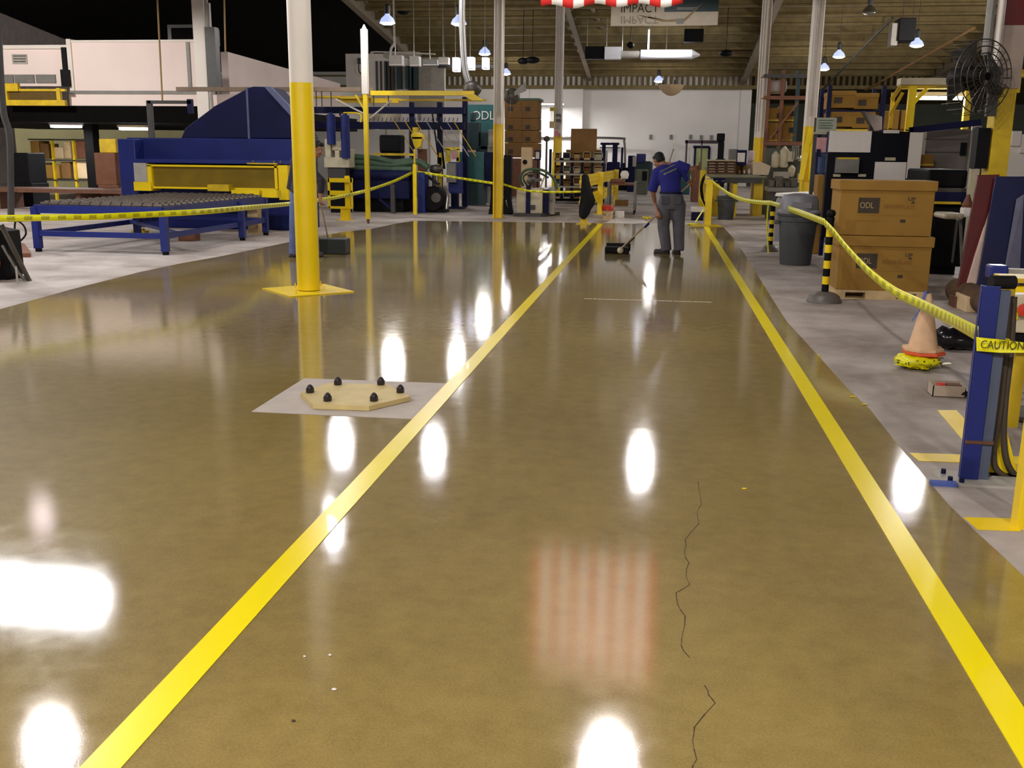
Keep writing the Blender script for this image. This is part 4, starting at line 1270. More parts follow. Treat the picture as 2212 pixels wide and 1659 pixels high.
# brown goalpost frame by far door
m = MB(); Yd = 55
m.px(1480, 303, 1484, 380, Yd, .2); m.px(1480, 303, 1555, 310, Yd, .2); a = at(1482, 380, Yd); m.box(a.x - .08, a.x + .05, Yd, Yd + .2, 0, a.z + .05)
m.px(1513, 303, 1515.5, 395, Yd, .1)
m.px(1551, 303, 1555, 345, Yd, .2); a = at(1553, 345, Yd); m.box(a.x - .08, a.x + .05, Yd, Yd + .2, 0, a.z + .05)
single(m, 'lifting_frame', mat('plum_grey_paint', (82, 66, 76), .6), 'dark plum coloured goalpost frame standing in front of the far door', 'frame')
m = MB(); Yd = 54
m.px(1549, 288, 1566, 306, Yd, .5); m.px(1551, 306, 1564, 345, Yd, .4); a = at(1557, 345, Yd); m.box(a.x - .25, a.x + .25, Yd, Yd + .4, 0, a.z + .05)
single(m, 'black_hoist', BLK, 'tall black hoist mast at the right end of the plum frame', 'hoist', bevel=.05)
# items left of yellow column row: floor level far plates
# ============================================================ GUARD RAIL (middle)
A0, B0 = gr(1258, 482), gr(1338, 405)
XR = A0.x + .05
t = thing('guard_rail', 'yellow double guard rail receding beside the aisle with a black jacket on it', 'guard rail', (XR, A0.y, 0))
yn, yf = gr(1270, 484).y, 33.0
xf = at(1332, 372, yf).x
znear = at(1270, 382, yn).z
dirv = Vector((xf - XR, yf - yn, 0))
for i, f in enumerate((0, .42, 1.0)):
    p_ = Vector((XR, yn, 0)) + dirv * f
    MB().box(p_.x - .07, p_.x + .07, p_.y - .06, p_.y + .06, .012, 1.12).build('post', YEL, t)
    MB().box(p_.x - .17, p_.x + .17, p_.y - .15, p_.y + .15, 0, .012).build('foot_plate', YEL, t)
for z in (.95, .48):
    m = MB()
    for dz in (-.1, 0, .1):
        m.bar(Vector((XR - .08, yn, z + dz)), Vector((XR - .08, yn, z + dz)) + dirv, .05 if dz else .09, .09)
    m.build('rail', YEL, t)
# jacket
jm = MB()
Yj = yn - .12
sec = [(1264, 376, 4), (1264, 381, 7.5), (1265, 392, 8), (1266, 405, 9.5), (1268, 420, 12), (1270, 433, 14.5), (1268, 441, 14.5), (1264, 452, 12), (1262, 462, 11), (1260, 469, 8), (1260, 473, 4)]
pts = [(at(x - w, y, Yj), at(x + w, y, Yj)) for x, y, w in sec]
n = 14
vs = []
for i, (l_, r_) in enumerate(pts):
    c_ = (l_ + r_) / 2; rx = (r_.x - l_.x) / 2
    for k in range(n):
        a_ = 2 * PI * k / n
        wv = 1 + .16 * math.sin(4 * a_ + i * .35)
        vs.append(c_ + Vector((rx * math.cos(a_) * wv, .07 * math.sin(a_) * wv, 0)))
fs = [(i * n + k, i * n + (k + 1) % n, (i + 1) * n + (k + 1) % n, (i + 1) * n + k) for i in range(len(pts) - 1) for k in range(n)]
fs += [tuple(range(n)), tuple(range(len(vs) - n, len(vs)))]
jm.add(vs, fs)
single(jm, 'jacket', BLKC, 'black jacket hanging from the near end of the middle yellow guard rail', 'jacket')
# red lidded bucket, white bucket, plastic sheet
def bucket(x, yb_, yt_, w, label, m_, lid=None, Y_=None):
    b0 = gr(x, yb_)
    r = (at(x + w / 2, yb_, b0.y).x - at(x - w / 2, yb_, b0.y).x) / 2
    h_ = at(x, yt_, b0.y).z
    t = thing('bucket', label, 'bucket', b0)
    MB().lathe(b0, [(r * .88, 0), (r, h_ * .6), (r, h_ * .62), (r * 1.04, h_ * .64), (r, h_ * .66), (r, h_ if not lid else h_ * .7)], 24).build('body', m_, t)
    if lid:
        MB().lathe(b0 + Vector((0, 0, h_ * .62)), [(r * 1.08, 0), (r * 1.08, h_ * .3), (r * .95, h_ * .38), (.001, h_ * .38)], 24).build('lid', lid, t)
    m = MB(); m.tube([b0 + Vector((-r, 0, h_ * .6)), b0 + Vector((-r * .6, -r * .9, h_ * .35)), b0 + Vector((r * .6, -r * .9, h_ * .35)), b0 + Vector((r, 0, h_ * .6))], .006, n=6)
    m.build('handle', STEEL, t)
    return b0


bucket(1312, 474, 443, 24, 'clear bucket with a bright red lid beside the middle yellow guard rail', CARDL, RED)
bucket(1338, 478, 456, 20, 'plain white bucket standing on the pale plastic sheet by the red lidded bucket', PAPER)
sh = [gr(x, y, .006) for x, y in ((1308, 481), (1322, 474), (1345, 471), (1392, 476), (1402, 481), (1370, 483))]
single(MB().prism(sh, (0, 0, -.004)), 'plastic_sheet', PAPER, 'pale plastic sheet on the floor beneath the white bucket', 'plastic sheet', smooth=False)
for (x, y) in ((1391, 472), (1403, 473), (1396, 474)):
    g = gr(x, y); single(MB().ell(g + Vector((0, 0, .03)), (.05, .05, .03), 8, 6), 'tape_scrap', YEL, 'crumpled yellow tape scrap on the floor behind the mop pole', 'scrap', 'tape scraps behind the mop pole')
# grey cart
b0 = gr(1342, 463)
t = thing('utility_cart', 'grey two-level cart loaded with brown and orange things behind the red lidded bucket', 'cart', b0)
Yc = b0.y
xa, xb = at(1314, 420, Yc).x, at(1371, 420, Yc).x
for y in (396, 446):
    z = at(1340, y, Yc).z
    MB().box(xa, xb, Yc, Yc + 1.1, z - .05, z).build('tray', GRYL if y > 400 else RUST, t)
for x in (xa, xb):
    for yy in (Yc, Yc + 1.1):
        MB().box(x - .03, x + .03, yy - .03, yy + .03, .1, at(1340, 392, Yc).z).build('post', GRY, t)
        MB().cyl((x - .02, yy, .06), (x + .02, yy, .06), .06, n=12).build('caster', RUB, t)
o = MB().px(1328, 433, 1356, 448, Yc + .2, .5); single(o, 'carton', CARDD, 'brown carton on the lower tray of the grey cart', 'carton', bevel=.01)
m = MB(); m.px(1318, 387, 1350, 396, Yc + .1, .4)
single(m, 'tool_tray', RUST, 'reddish brown tray of tools on top of the grey cart', 'tool tray', bevel=.03)
m = MB(); m.lathe(at(1349, 386, Yc + .3), [(.02, -.02), (.09, 0), (.12, .12), (.08, .2), (.01, .22)], 16); m.cyl(at(1340, 390, Yc + .3), at(1352, 382, Yc + .3), .05)
single(m, 'white_helmet', PAPER, 'white rounded dome lying on the grey cart top', 'dome')

# ============================================================ RIGHT GUARD RAIL END
b0 = gr(1528, 486)
t = thing('guard_rail', 'yellow guard rail end post carrying the right caution tape near the aisle line', 'guard rail', b0)
zt_ = at(1531, 388, b0.y).z
MB().box(b0.x - .075, b0.x + .075, b0.y - .06, b0.y + .06, .012, zt_).build('post', YEL, t)
MB().box(b0.x - .07, b0.x + .07, b0.y - .06, b0.y + .06, zt_, zt_ + .03).build('cap', STEEL, t)
MB().prism([gr(1488, 484, .012), gr(1500, 489, .012), gr(1562, 489, .012), gr(1548, 484, .012)], (0, 0, -.01)).build('foot_plate', YELD, t)
b1 = gr(1516, 462)
MB().box(b1.x - .1, b1.x + .06, b1.y, b1.y + .1, 0.012, at(1516, 368, b1.y).z).build('post', YEL, t)
for z in (.95, .5):
    MB().bar((b0.x + .02, b0.y, z), (b1.x + .05, b1.y - .05, z), .05, .2).build('rail', YEL, t)
m = MB().bar(at(1520, 452, b0.y - .1), at(1502, 480, b0.y - .2), .05, .01); m.bar(at(1512, 425, b0.y - .08), at(1524, 452, b0.y - .1), .05, .01)
m.ell(gr(1498, 484, .02), (.16, .12, .02))
single(m, 'loose_tape', mat('tape_yellow', (232, 226, 20), .35), 'loose yellow tape tail trailing from the right guard rail to the floor', 'tape')
b2 = gr(1506, 477); a, b = at(1495, 448, b2.y), at(1521, 448, b2.y)
t = thing('floor_scrubber', 'white topped dark box at the foot of the right guard rail', 'box', b2)
MB().box(a.x, b.x, b2.y + .1, b2.y + .5, .02, a.z - .12).build('body', BLUED, t, bevel=.02)
MB().box(a.x - .02, b.x + .02, b2.y + .08, b2.y + .52, a.z - .12, a.z).build('cover', PAPER, t, bevel=.02)
MB().box(a.x, b.x, b2.y + .12, b2.y + .48, 0, .02).build('base', BLK, t)
single(MB().tube([at(x, y, b1.y - .3) for x, y in ((1530, 375), (1520, 385), (1515, 405), (1518, 430), (1525, 450))], .04), 'black_cable', BLK, 'thick black cable looping beside the right yellow guard post', 'cable')

# ============================================================ WORK TABLE (right of the rail)
Yt = 27.5
t = thing('work_table', 'long dark-topped work table on yellow legs behind the grey bin', 'table', (at(1590, 400, Yt).x, Yt, 0))
zt_ = at(1590, 377, Yt).z
xa, xb = at(1526, 380, Yt).x, at(1656, 380, Yt).x
MB().box(xa, xb, Yt, Yt + 1.1, zt_ - .08, zt_).build('top', mat('grey_green_top', (128, 128, 104), .5, var=.15), t)
MB().box(xa + .1, xb - .1, Yt + .02, Yt + .06, zt_ - .22, zt_ - .08).build('apron', GRYD, t)
for (x, w_) in ((1545, 20), (1588, 12), (1640, 20)):
    a = at(x, 400, Yt)
    MB().box(a.x - w_ * .006, a.x + w_ * .006, Yt + .1, Yt + 1.0, 0, zt_ - .1).build('leg', YELD, t)
drw = MB().px(1540, 385, 1566, 396, Yt - .02, .05).build('drawer', BLUED, t)
dm = MB(); dm.px(1545, 390, 1551, 392, Yt - .04, .03); dm.px(1559, 390, 1565, 392, Yt - .04, .03); dm.build('handle', STEEL, drw)
MB().px(1584, 398, 1592, 430, Yt - .4, .1).build('yellow_support', YEL, t)
a = at(1588, 430, Yt - .4); MB().box(a.x - .03, a.x + .03, Yt - .4, Yt - .3, 0, a.z + .05).build('support_foot', YEL, t)
t = thing('drawer_cabinet', 'low dark cabinet of stacked parts drawers on the work table', 'drawer cabinet', at(1559, 376, Yt + .1))
MB().px(1528, 347, 1590, 377, Yt + .1, .45).build('case', WOODD, t)
MB().px(1528, 345, 1590, 348, Yt + .08, .48).build('top', CREAM, t)
for k in range(4):
    for (xa_, xb_) in ((1532, 1545), (1552, 1565), (1572, 1586)):
        MB().px(xa_, 352 + k * 6, xb_, 353.6 + k * 6, Yt + .07, .03).build('label_strip', CREAM, t)
    MB().px(1529, 349.5 + k * 6.8, 1589, 350.4 + k * 6.8, Yt + .085, .015).build('drawer_seam', BLK, t)
t = thing('monitor', 'dark framed monitor with a pale screen on the work table', 'monitor', at(1601, 362, Yt + .2))
mf = MB().px(1591, 324, 1613, 357, Yt + .2, .08).build('frame', BLUED, t, bevel=.01)
MB().px(1593, 330, 1609, 350, Yt + .185, .02).build('screen', PAPER, mf)
a = at(1602, 357, Yt + .24); MB().box(a.x - .03, a.x + .03, Yt + .22, Yt + .28, zt_, a.z + .05).build('stand', BLK, t)
single(MB().px(1591, 356, 1613, 376, Yt + .35, .3), 'carton', CARD, 'tan carton behind the monitor stand on the work table', 'carton', bevel=.01)
single(MB().px(1575, 322, 1594, 346, Yt + 1.3, .4).box(at(1575, 330, Yt + 1.3).x, at(1594, 330, Yt + 1.3).x, Yt + 1.3, Yt + 1.7, 0, at(1575, 345, Yt + 1.3).z), 'grey_cabinet', GRY, 'plain grey cabinet standing behind the drawer cabinet', 'cabinet', bevel=.01)
single(MB().px(1616, 325, 1630, 350, Yt + .6, .3).px(1612, 350, 1628, 376, Yt + .6, .3), 'white_bag', mat('crumpled_white', (198, 180, 184), .8, var=.1), 'crumpled pinkish white bag beside the column on the work table', 'bag', bevel=.05)
bx = MB(); bx.prism([at(1627, 352, Yt), at(1641, 349, Yt), at(1665, 359, Yt), at(1660, 377, Yt), at(1650, 381, Yt), at(1626, 377, Yt)], (0, .5, 0))
single(bx, 'white_carton', mat('offwhite_carton', (206, 188, 158), .8, var=.05), 'tilted off-white carton on the right end of the work table', 'carton', bevel=.01)
for k, x in enumerate((1598, 1608, 1618)):
    c_ = at(x, 376, Yt + .15)
    single(MB().lathe(c_, [(.03, 0), (.04, .02), (.035, .08 + .02 * k), (.01, .1 + .02 * k)], 10), 'small_jar', [RUST, STEEL, CREAM][k], ['brown', 'shiny', 'cream'][k] + ' small jar on the front edge of the work table', 'jar')
# hidden grey bin
def trash_can(x, yb_, yt_, w, label, lidded):
    b0 = gr(x, yb_)
    r = (at(x + w / 2, yt_ + 30, b0.y).x - at(x - w / 2, yt_ + 30, b0.y).x) / 2
    zt_ = at(x, yt_, b0.y).z
    t = thing('trash_can', label, 'trash can', b0)
    hb = zt_ * (.72 if lidded else .96)
    MB().lathe(b0, [(r * .72, 0), (r * .74, .02), (r * .9, hb * .86), (r * .97, hb * .87), (r * .97, hb * .9), (r * .95, hb * .9), (r * .96, hb), (r * .9, hb), (r * .85, hb * .7), (.001, hb * .65)], 32).build('body', BINM, t)
    MB().lathe(b0 + Vector((0, 0, hb * .97)), [(r, 0), (r * 1.03, .015), (r * 1.03, .04), (r * .97, .05)], 32).build('rim', BINM, t)
    for s_ in (-1, 1):
        MB().box(b0.x + s_ * r * .93, b0.x + s_ * r * 1.12, b0.y - .07, b0.y + .07, hb * .8, hb * .88).build('handle', BINM, t, bevel=.01)
    if lidded:
        lid_ = MB().lathe(b0 + Vector((0, 0, hb)), [(r * 1.02, 0), (r * 1.03, .04), (r * .93, .07), (r * .9, (zt_ - hb) * .7), (r * .78, (zt_ - hb) * .95), (r * .3, (zt_ - hb) * 1.06), (.001, (zt_ - hb) * 1.07)], 32).build('dome_lid', BINL, t)
        MB().box(b0.x - r * .5, b0.x + r * .5, b0.y - r * .93, b0.y - r * .8, hb + .09, hb + (zt_ - hb) * .65).build('swing_flap', BINL, lid_, bevel=.02)
    return b0


trash_can(1717, 571, 420, 92, 'tall grey trash can with a domed swing lid between the two striped stanchions', True)
trash_can(1567, 474, 424, 44, 'dark grey open trash can behind the right guard rail end post', False)
# ============================================================ RIGHT SIDE
def stanchion(x, yb_, yt_, label, base_w, bands, r=.038, ball=True):
    b0 = gr(x, yb_)
    Y_ = b0.y
    rb = (at(x + base_w / 2, yb_, Y_).x - at(x - base_w / 2, yb_, Y_).x) / 2
    zt_ = at(x, yt_, Y_).z
    t = thing('stanchion', label, 'stanchion', b0)
    MB().lathe(b0, [(rb, 0), (rb, .012), (rb * .97, .02), (rb * .85, .07), (rb * .6, .1), (rb * .3, .112), (r * 1.1, .115), (.001, .116)], 32).build('base', mat('grey_brown_base', (92, 84, 78), .45, var=.1), t)
    n = bands
    z0 = .11
    dz = (zt_ - .12 - z0) / n
    for k in range(n):
        MB().cyl(b0 + Vector((0, 0, z0 + k * dz)), b0 + Vector((0, 0, z0 + (k + 1) * dz)), r, n=20).build('black_band' if k % 2 == 0 else 'yellow_band', BLK if k % 2 == 0 else YEL, t)
    m = MB().lathe(b0 + Vector((0, 0, zt_ - .12)), [(r * 1.1, 0), (r * 1.1, .03), (r * .8, .04), (r * 1.15, .055), (r * 1.3, .08), (r * 1.0, .108), (.001, .12)], 20)
    m.build('ball_cap', BLK, t)
    return b0, zt_


s1, z1_ = stanchion(1780, 652, 452, 'near black and yellow striped stanchion in front of the tall cardboard boxes', 76, 9)
s2, z2_ = stanchion(1663, 543, 432, 'far black and yellow striped stanchion left of the lidded trash can', 38, 9)
m = MB().tube([at(1660, 440, s2.y - .1), at(1657, 480, s2.y - .1), at(1660, 552, s2.y - .3)], .012, sub=3)
single(m, 'tape_tail', mat('tape_yellow', (232, 226, 20), .35), 'yellow tape tail hanging down beside the far striped stanchion', 'tape')

# ---- printed boxes
def big_box(bl, br, yt_, yb_, lipt, label, Y_, lid_over, xin=0.0, tilt=0):
    a, b = at(bl, (yt_ + yb_) / 2, Y_), at(br, (yt_ + yb_) / 2, Y_)
    zt_, zb_ = at((bl + br) / 2, yt_, Y_).z, at((bl + br) / 2, yb_, Y_).z
    zl = at((bl + br) / 2, lipt, Y_).z
    t = thing('printed_carton', label, 'carton', ((a.x + b.x) / 2, Y_ + .45, zb_))
    D = .55
    root = t
    body_ = MB().box(a.x, b.x, Y_, Y_ + D, zb_, zl + .03).build('body', CARD, t, bevel=.006)
    MB().box(a.x - .02, b.x + .02, Y_ - .02, Y_ + D + .02, zl, zt_).build('lid', CARD, t, bevel=.008)
    w = b.x - a.x; h = zl - zb_
    X = lambda f: a.x + w * f
    Z = lambda f: zb_ + h * f
    t = body_
    MB().box(X(.2), X(.425), Y_ - .004, Y_, Z(.5), Z(.84)).build('logo_square', INK, t)
    text('logo_lettering', 'ODL', (X(.215), Y_ - .006, Z(.61)), h * .185, mat('logo_cream', (170, 150, 104), .8), t, sx=.8)
    text('brand_lettering', 'DOORGLASS', (X(.47), Y_ - .003, Z(.62)), h * .12, mat('faint_ink2', (142, 98, 42), .85), t, sx=.95)
    text('up_mark', 'UP', (X(.72), Y_ - .003, Z(.79)), h * .11, INK, t, sx=1.2)
    MB().prism([Vector((X(.755), Y_ - .003, Z(.73))), Vector((X(.80), Y_ - .003, Z(.73))), Vector((X(.7775), Y_ - .003, Z(.79)))], (0, .003, 0)).build('arrow_mark', INK, t)
    MB().box(X(.66), X(.715), Y_ - .003, Y_, Z(.3), Z(.37)).build('small_mark', INK, t)
    m = MB(); m.box(X(.2), X(.88), Y_ - .002, Y_, Z(.45), Z(.455)); m.box(X(.18), X(.45), Y_ - .002, Y_, Z(.32), Z(.335)); m.build('printed_rule', mat('faint_ink2', (142, 98, 42), .85), t)
    return root


Yx = gr(1900, 648).y + .02
big_box(1809.5, 2010, 510.5, 628, 533, 'lower of the two large printed cartons, on the pale pallet behind the near stanchion', Yx, True)
big_box(1813, 2017, 390, 509.5, 412, 'upper of the two large printed cartons stacked behind the near stanchion', Yx, True)
a, b = at(1806, 640, Yx), at(2003, 640, Yx)
t = thing('pallet', 'pale wooden pallet with two dark fork slots beneath the printed cartons', 'pallet', ((a.x + b.x) / 2, Yx + .4, 0))
zp = at(1900, 628, Yx).z
w = b.x - a.x
MB().box(a.x, b.x, Yx, Yx + .58, zp * .75, zp).build('deck', WOOD, t)
for f0, f1 in ((0, .1), (.32, .66), (.88, 1)):
    MB().box(a.x + w * f0, a.x + w * f1, Yx, Yx + .58, .012, zp * .75).build('block', WOOD, t)
MB().box(a.x, b.x, Yx, Yx + .58, 0, .012).build('bottom_board', WOOD, t)

# ---- black notice panel
Yn = 16.6
a, b = at(1783, 400, Yn), at(1966, 400, Yn)
t = thing('message_board', 'tall black panel hung with white sheets behind the printed cartons', 'panel', ((a.x + b.x) / 2, Yn, 0))
MB().box(a.x, b.x, Yn, Yn + .08, .3, at(1870, 284, Yn).z).build('board', mat('blue_black_board', (7, 7, 18), .6, spec=.15), t)
for x in (a.x + .03, b.x - .03):
    MB().box(x - .03, x + .03, Yn + .08, Yn + .16, 0, at(1870, 284, Yn).z).build('post', BLUED, t)
for (x0_, y0_, x1_, y1_, nm, mm_) in ((1791, 283, 1882, 329, 'white_board', PAPER), (1806, 340, 1856, 374, 'wall_dispenser', GRY), (1889, 350, 1957, 390, 'white_board', PAPER), (1909, 281, 1943, 288, 'paper_strip', PAPER), (1912, 340, 1935, 347, 'label', CREAM), (1800, 376, 1816, 382, 'label', CREAM), (1854, 376, 1871, 382, 'label', CREAM), (1962, 286, 1990, 386, 'white_end_post', WHT)):
    MB().px(x0_, y0_, x1_, y1_, Yn - (.12 if nm == 'wall_dispenser' else .03), .12 if nm == 'wall_dispenser' else .03).build(nm, mm_, t, bevel=.004)
MB().px(1810, 340, 1854, 344, Yn - .13, .1).build('dispenser_lip', YELD, t)
t2 = MB().px(1766, 378, 1780, 420, Yn + .3, .4); a = at(1773, 420, Yn + .3); t2.box(a.x - .06, a.x + .06, Yn + .3, Yn + .7, 0, a.z + .02)
single(t2, 'tan_carton', CARD, 'upright tan carton at the left edge of the black notice panel', 'carton', bevel=.01)
# left wing signs
Yq = 17.5
t = thing('sign_stand', 'stand with a pale green sign and a pink sheet left of the black notice panel', 'sign stand', (at(1785, 400, Yq).x, Yq, 0))
MB().px(1764, 254, 1807, 285, Yq, .04).build('green_sign', mat('pale_green_sign', (186, 188, 172), .7), t)
for k in range(4):
    MB().px(1768, 259 + k * 5.5, 1800 - 4 * (k % 2), 261 + k * 5.5, Yq - .01, .012).build('text_line', mat('green_ink', (96, 124, 108), .8), t)
MB().px(1764, 297, 1785, 329, Yq, .03).build('pink_sheet', PINKP, t)
MB().px(1758, 285, 1786, 290, Yq, .06).build('shelf', CREAM, t)
a = at(1775, 290, Yq)
MB().box(a.x - .12, a.x - .06, Yq + .06, Yq + .12, 0, at(1775, 254, Yq).z).build('post', GRYD, t)
MB().px(1770, 333, 1784, 375, Yq, .2).build('blue_bag', mat('blue_bag', (52, 74, 116), .7), t, bevel=.03)
m = MB(); m.px(1764, 322, 1772, 338, Yq - .05, .1); m.build('dark_hook', BLUED, t)

# ---- pallet rack
Yp = 31.0
xa, xb = at(1655, 300, Yp).x, at(1738, 300, Yp).x
t = thing('pallet_rack', 'brown pallet rack bay with cartons behind the conduit column', 'rack', ((xa + xb) / 2, Yp, 0))
for x in (1657, 1687, 1720):
    a = at(x, 250, Yp)
    MB().box(a.x - .05, a.x + .05, Yp, Yp + .1, 0, at(x, 152, Yp).z).build('upright', RUST if x < 1700 else TEALD, t)
for y in (160, 207, 306):
    MB().px(1650, y, 1742, y + 8, Yp - .03, .1).build('beam', RUST if y > 200 else GRYD, t)
    MB().px(1650, y + 1, 1742, y + 3, Yp + .07, 1.0).build('deck', WOOD, t)
MB().bar(at(1662, 300, Yp - .05), at(1723, 222, Yp - .05), .12, .06).build('diagonal_brace', RUST, t)
MB().bar(at(1688, 305, Yp - .04), at(1720, 290, Yp - .04), .03, .03).build('diagonal_brace', RUST, t)
cl2 = [(1660, 233, 1684, 262, 'upper left'), (1686, 228, 1719, 262, 'upper right'), (1660, 265, 1684, 305, 'lower left'), (1686, 264, 1719, 305, 'lower right')]
for (x0_, y0_, x1_, y1_, nm) in cl2:
    a, b = at(x0_, y0_, Yp + .15), at(x1_, y1_, Yp + .15)
    o = thing('rack_carton', nm + ' tan carton in the brown pallet rack behind the conduit column', 'carton', ((a.x + b.x) / 2, Yp + .15, b.z), 'cartons in the pallet rack')
    MB().box(a.x, b.x, Yp + .15, Yp + .95, b.z, a.z).build('body', CARD, o, bevel=.01)
    MB().box(a.x, b.x, Yp + .145, Yp + .15, b.z, b.z + .05).build('yellow_strip', YELD, o)
    MB().box(a.x + .25, a.x + .4, Yp + .14, Yp + .15, a.z - .3, a.z - .15).build('printed_square', INK, o)
m = MB().px(1660, 172, 1700, 200, Yp + .2, .7)
single(m, 'wrapped_load', mat('shrink_wrap', (176, 160, 150), .3, var=.2), 'wrapped pale load on the top level of the brown pallet rack', 'wrapped load', bevel=.06)
# tall dark wall/greenery behind rack upper
# ---- rack with 2x2 printed cartons
Yr2 = 22.0
grid = [(1796, 196, 1846, 235, 'upper left'), (1848, 201, 1896, 237, 'upper right'), (1811, 240, 1841, 275, 'lower left'), (1843, 239, 1890, 278, 'lower right')]
grid = [(1796, 196, 1846, 233, 'upper left'), (1848, 201, 1896, 236, 'upper right'), (1796, 238, 1842, 274, 'lower left'), (1844, 240, 1888, 277, 'lower right')]
a, b = at(1790, 280, Yr2), at(1900, 280, Yr2)
t = thing('carton_rack', 'dark rack carrying four printed tan cartons above the black notice panel', 'rack', ((a.x + b.x) / 2, Yr2, 0))
MB().box(a.x, b.x, Yr2, Yr2 + 1.1, at(1840, 284, Yr2).z, at(1840, 279, Yr2).z).build('shelf', YELD, t)
MB().box(a.x, b.x, Yr2 + .02, Yr2 + 1.1, at(1840, 238, Yr2).z - .03, at(1840, 238, Yr2).z).build('shelf', BLUED, t)
for x in (a.x - .03, b.x + .03):
    MB().box(x - .04, x + .04, Yr2, Yr2 + .1, 0, at(1840, 185, Yr2).z).build('upright', BLUED, t)
    MB().box(x - .04, x + .04, Yr2 + 1.0, Yr2 + 1.1, 0, at(1840, 185, Yr2).z).build('upright', BLUED, t)
for (x0_, y0_, x1_, y1_, nm) in grid:
    a, b = at(x0_, y0_, Yr2 + .05), at(x1_, y1_, Yr2 + .05)
    o = thing('rack_carton', nm + ' of the four printed tan cartons above the black notice panel', 'carton', ((a.x + b.x) / 2, Yr2 + .05, b.z), 'printed cartons above the notice panel')
    MB().box(a.x, b.x, Yr2 + .05, Yr2 + .95, b.z, a.z - .07).build('body', CARD, o, bevel=.01)
    MB().box(a.x - .01, b.x + .01, Yr2 + .03, Yr2 + .97, a.z - .09, a.z).build('lid', CARD, o, bevel=.01)
    MB().box(a.x + .07, a.x + .23, Yr2 + .04, Yr2 + .05, a.z - .25, a.z - .13).build('printed_square', INK, o)
# white gauges / clutter below the rack: tools on a pegboard
Yg = 28.5
t = thing('tool_board', 'metal tool board crowded with grey fixtures under the brown pallet rack', 'tool board', (at(1710, 400, Yg).x, Yg, 0))
a, b = at(1656, 320, Yg), at(1770, 320, Yg)
MB().box(a.x, b.x, Yg + .3, Yg + .36, 0, a.z).build('back_board', GREENG, t)
rg = random.Random(11)
for (x, y, w_, h_, sh_) in ((1675, 345, 18, 34, 'c'), (1693, 340, 20, 44, 'c'), (1708, 338, 13, 22, 'b'), (1720, 330, 16, 30, 'r'), (1688, 378, 34, 14, 'b'), (1710, 370, 16, 24, 'c'), (1745, 366, 16, 26, 'c'), (1764, 350, 14, 40, 'r'), (1730, 385, 14, 20, 'b'), (1762, 385, 20, 18, 'b')):
    m = MB()
    if sh_ == 'b':
        m.px(x - w_ / 2, y - h_ / 2, x + w_ / 2, y + h_ / 2, Yg, .3)
    elif sh_ == 'c':
        p0, p1 = at(x, y + h_ / 2, Yg), at(x, y - h_ / 2, Yg)
        rr = (at(x + w_ / 2, y, Yg).x - at(x - w_ / 2, y, Yg).x) / 2
        m.lathe(Vector((p0.x, Yg + .1, p0.z)), [(rr * .7, 0), (rr, .05), (rr, (p1.z - p0.z) * .8), (rr * .4, (p1.z - p0.z)), (.02, (p1.z - p0.z) * 1.05)], 14)
    else:
        for k in range(4):
            m.px(x - w_ / 2 + k * w_ / 4, y - h_ / 2, x - w_ / 2 + k * w_ / 4 + 1.2, y + h_ / 2, Yg, .03)
        m.px(x - w_ / 2, y - h_ / 2, x + w_ / 2, y - h_ / 2 + 2, Yg, .05)
    m.build('fixture', [STEEL, GRYL, GREENG, CREAM][rg.randrange(4)], t)
MB().lathe(at(1729, 342, Yg - .1), [(.001, -.02), (.07, 0), (.09, .06)], 16, axis='y').build('mirror_dome', mat('bright_chrome', (240, 236, 236), .12, 1.0, var=0), t)
b0 = at(1700, 405, 26.2)
t = thing('machine_bench', 'cluttered grey machine bench behind the lidded trash can', 'bench', (b0.x, 26.2, 0))
a, b = at(1660, 405, 26.2), at(1740, 405, 26.2)
MB().box(a.x, b.x, 26.2, 27.2, a.z - .1, a.z).build('top', GRY, t)
MB().box(a.x + .05, a.x + .2, 26.3, 27.1, 0, a.z - .1).build('leg', GRYD, t)
MB().box(b.x - .2, b.x - .05, 26.3, 27.1, 0, a.z - .1).build('leg', GRYD, t)
for (x, w_, h_) in ((1668, 12, 16), (1684, 16, 24), (1702, 12, 12), (1716, 14, 20)):
    m = MB().px(x - w_ / 2, 405 - h_, x + w_ / 2, 405, 26.4, .4)
    m.build('fixture', [STEELD, CREAM, GRYD, STEEL][int(x) % 4], t, bevel=.02)
# round white topped table behind trash can
b0 = at(1745, 425, 19.5)
t = thing('white_topped_drum', 'pale white topped drum just behind the lidded trash can', 'drum', (b0.x, 19.5, 0))
MB().lathe((b0.x, 19.7, 0), [(.55, 0), (.55, b0.z - .08), (.5, b0.z)], 28).build('body', BINL, t)
MB().lathe((b0.x, 19.7, b0.z), [(.58, 0), (.56, .05), (.001, .09)], 28).build('top', PAPER, t)

# ---- yellow gantry, white beam, clutter far right
Yy = 18.5
t = thing('gantry_frame', 'yellow braced gantry frame with a pale top beam behind the drum fan', 'gantry', (at(1975, 400, Yy).x, Yy, 0))
MB().px(1946, 168, 2060, 183, Yy, .3).build('pale_beam', CREAM, t)
MB().px(1946, 184, 2095, 191, Yy + .02, .25).build('cross_beam', YELD, t)
m = MB().bar(at(1972, 186, Yy), at(1962, 283, Yy), .12, .1); m.build('post', YEL, t)
q0 = at(1962, 283, Yy); MB().box(q0.x - .06, q0.x + .06, Yy - .05, Yy + .05, 0, q0.z + .02).build('post', YEL, t)
MB().bar(at(2002, 192, Yy), at(1968, 228, Yy), .07, .06).build('brace', YEL, t)
MB().bar(at(1945, 188, Yy + .1), at(1926, 215, Yy + .1), .07, .06).build('brace', YELD, t)
MB().bar(at(1950, 200, Yy + .1), at(1922, 250, Yy + .1), .05, .05).build('brace', YELD, t)
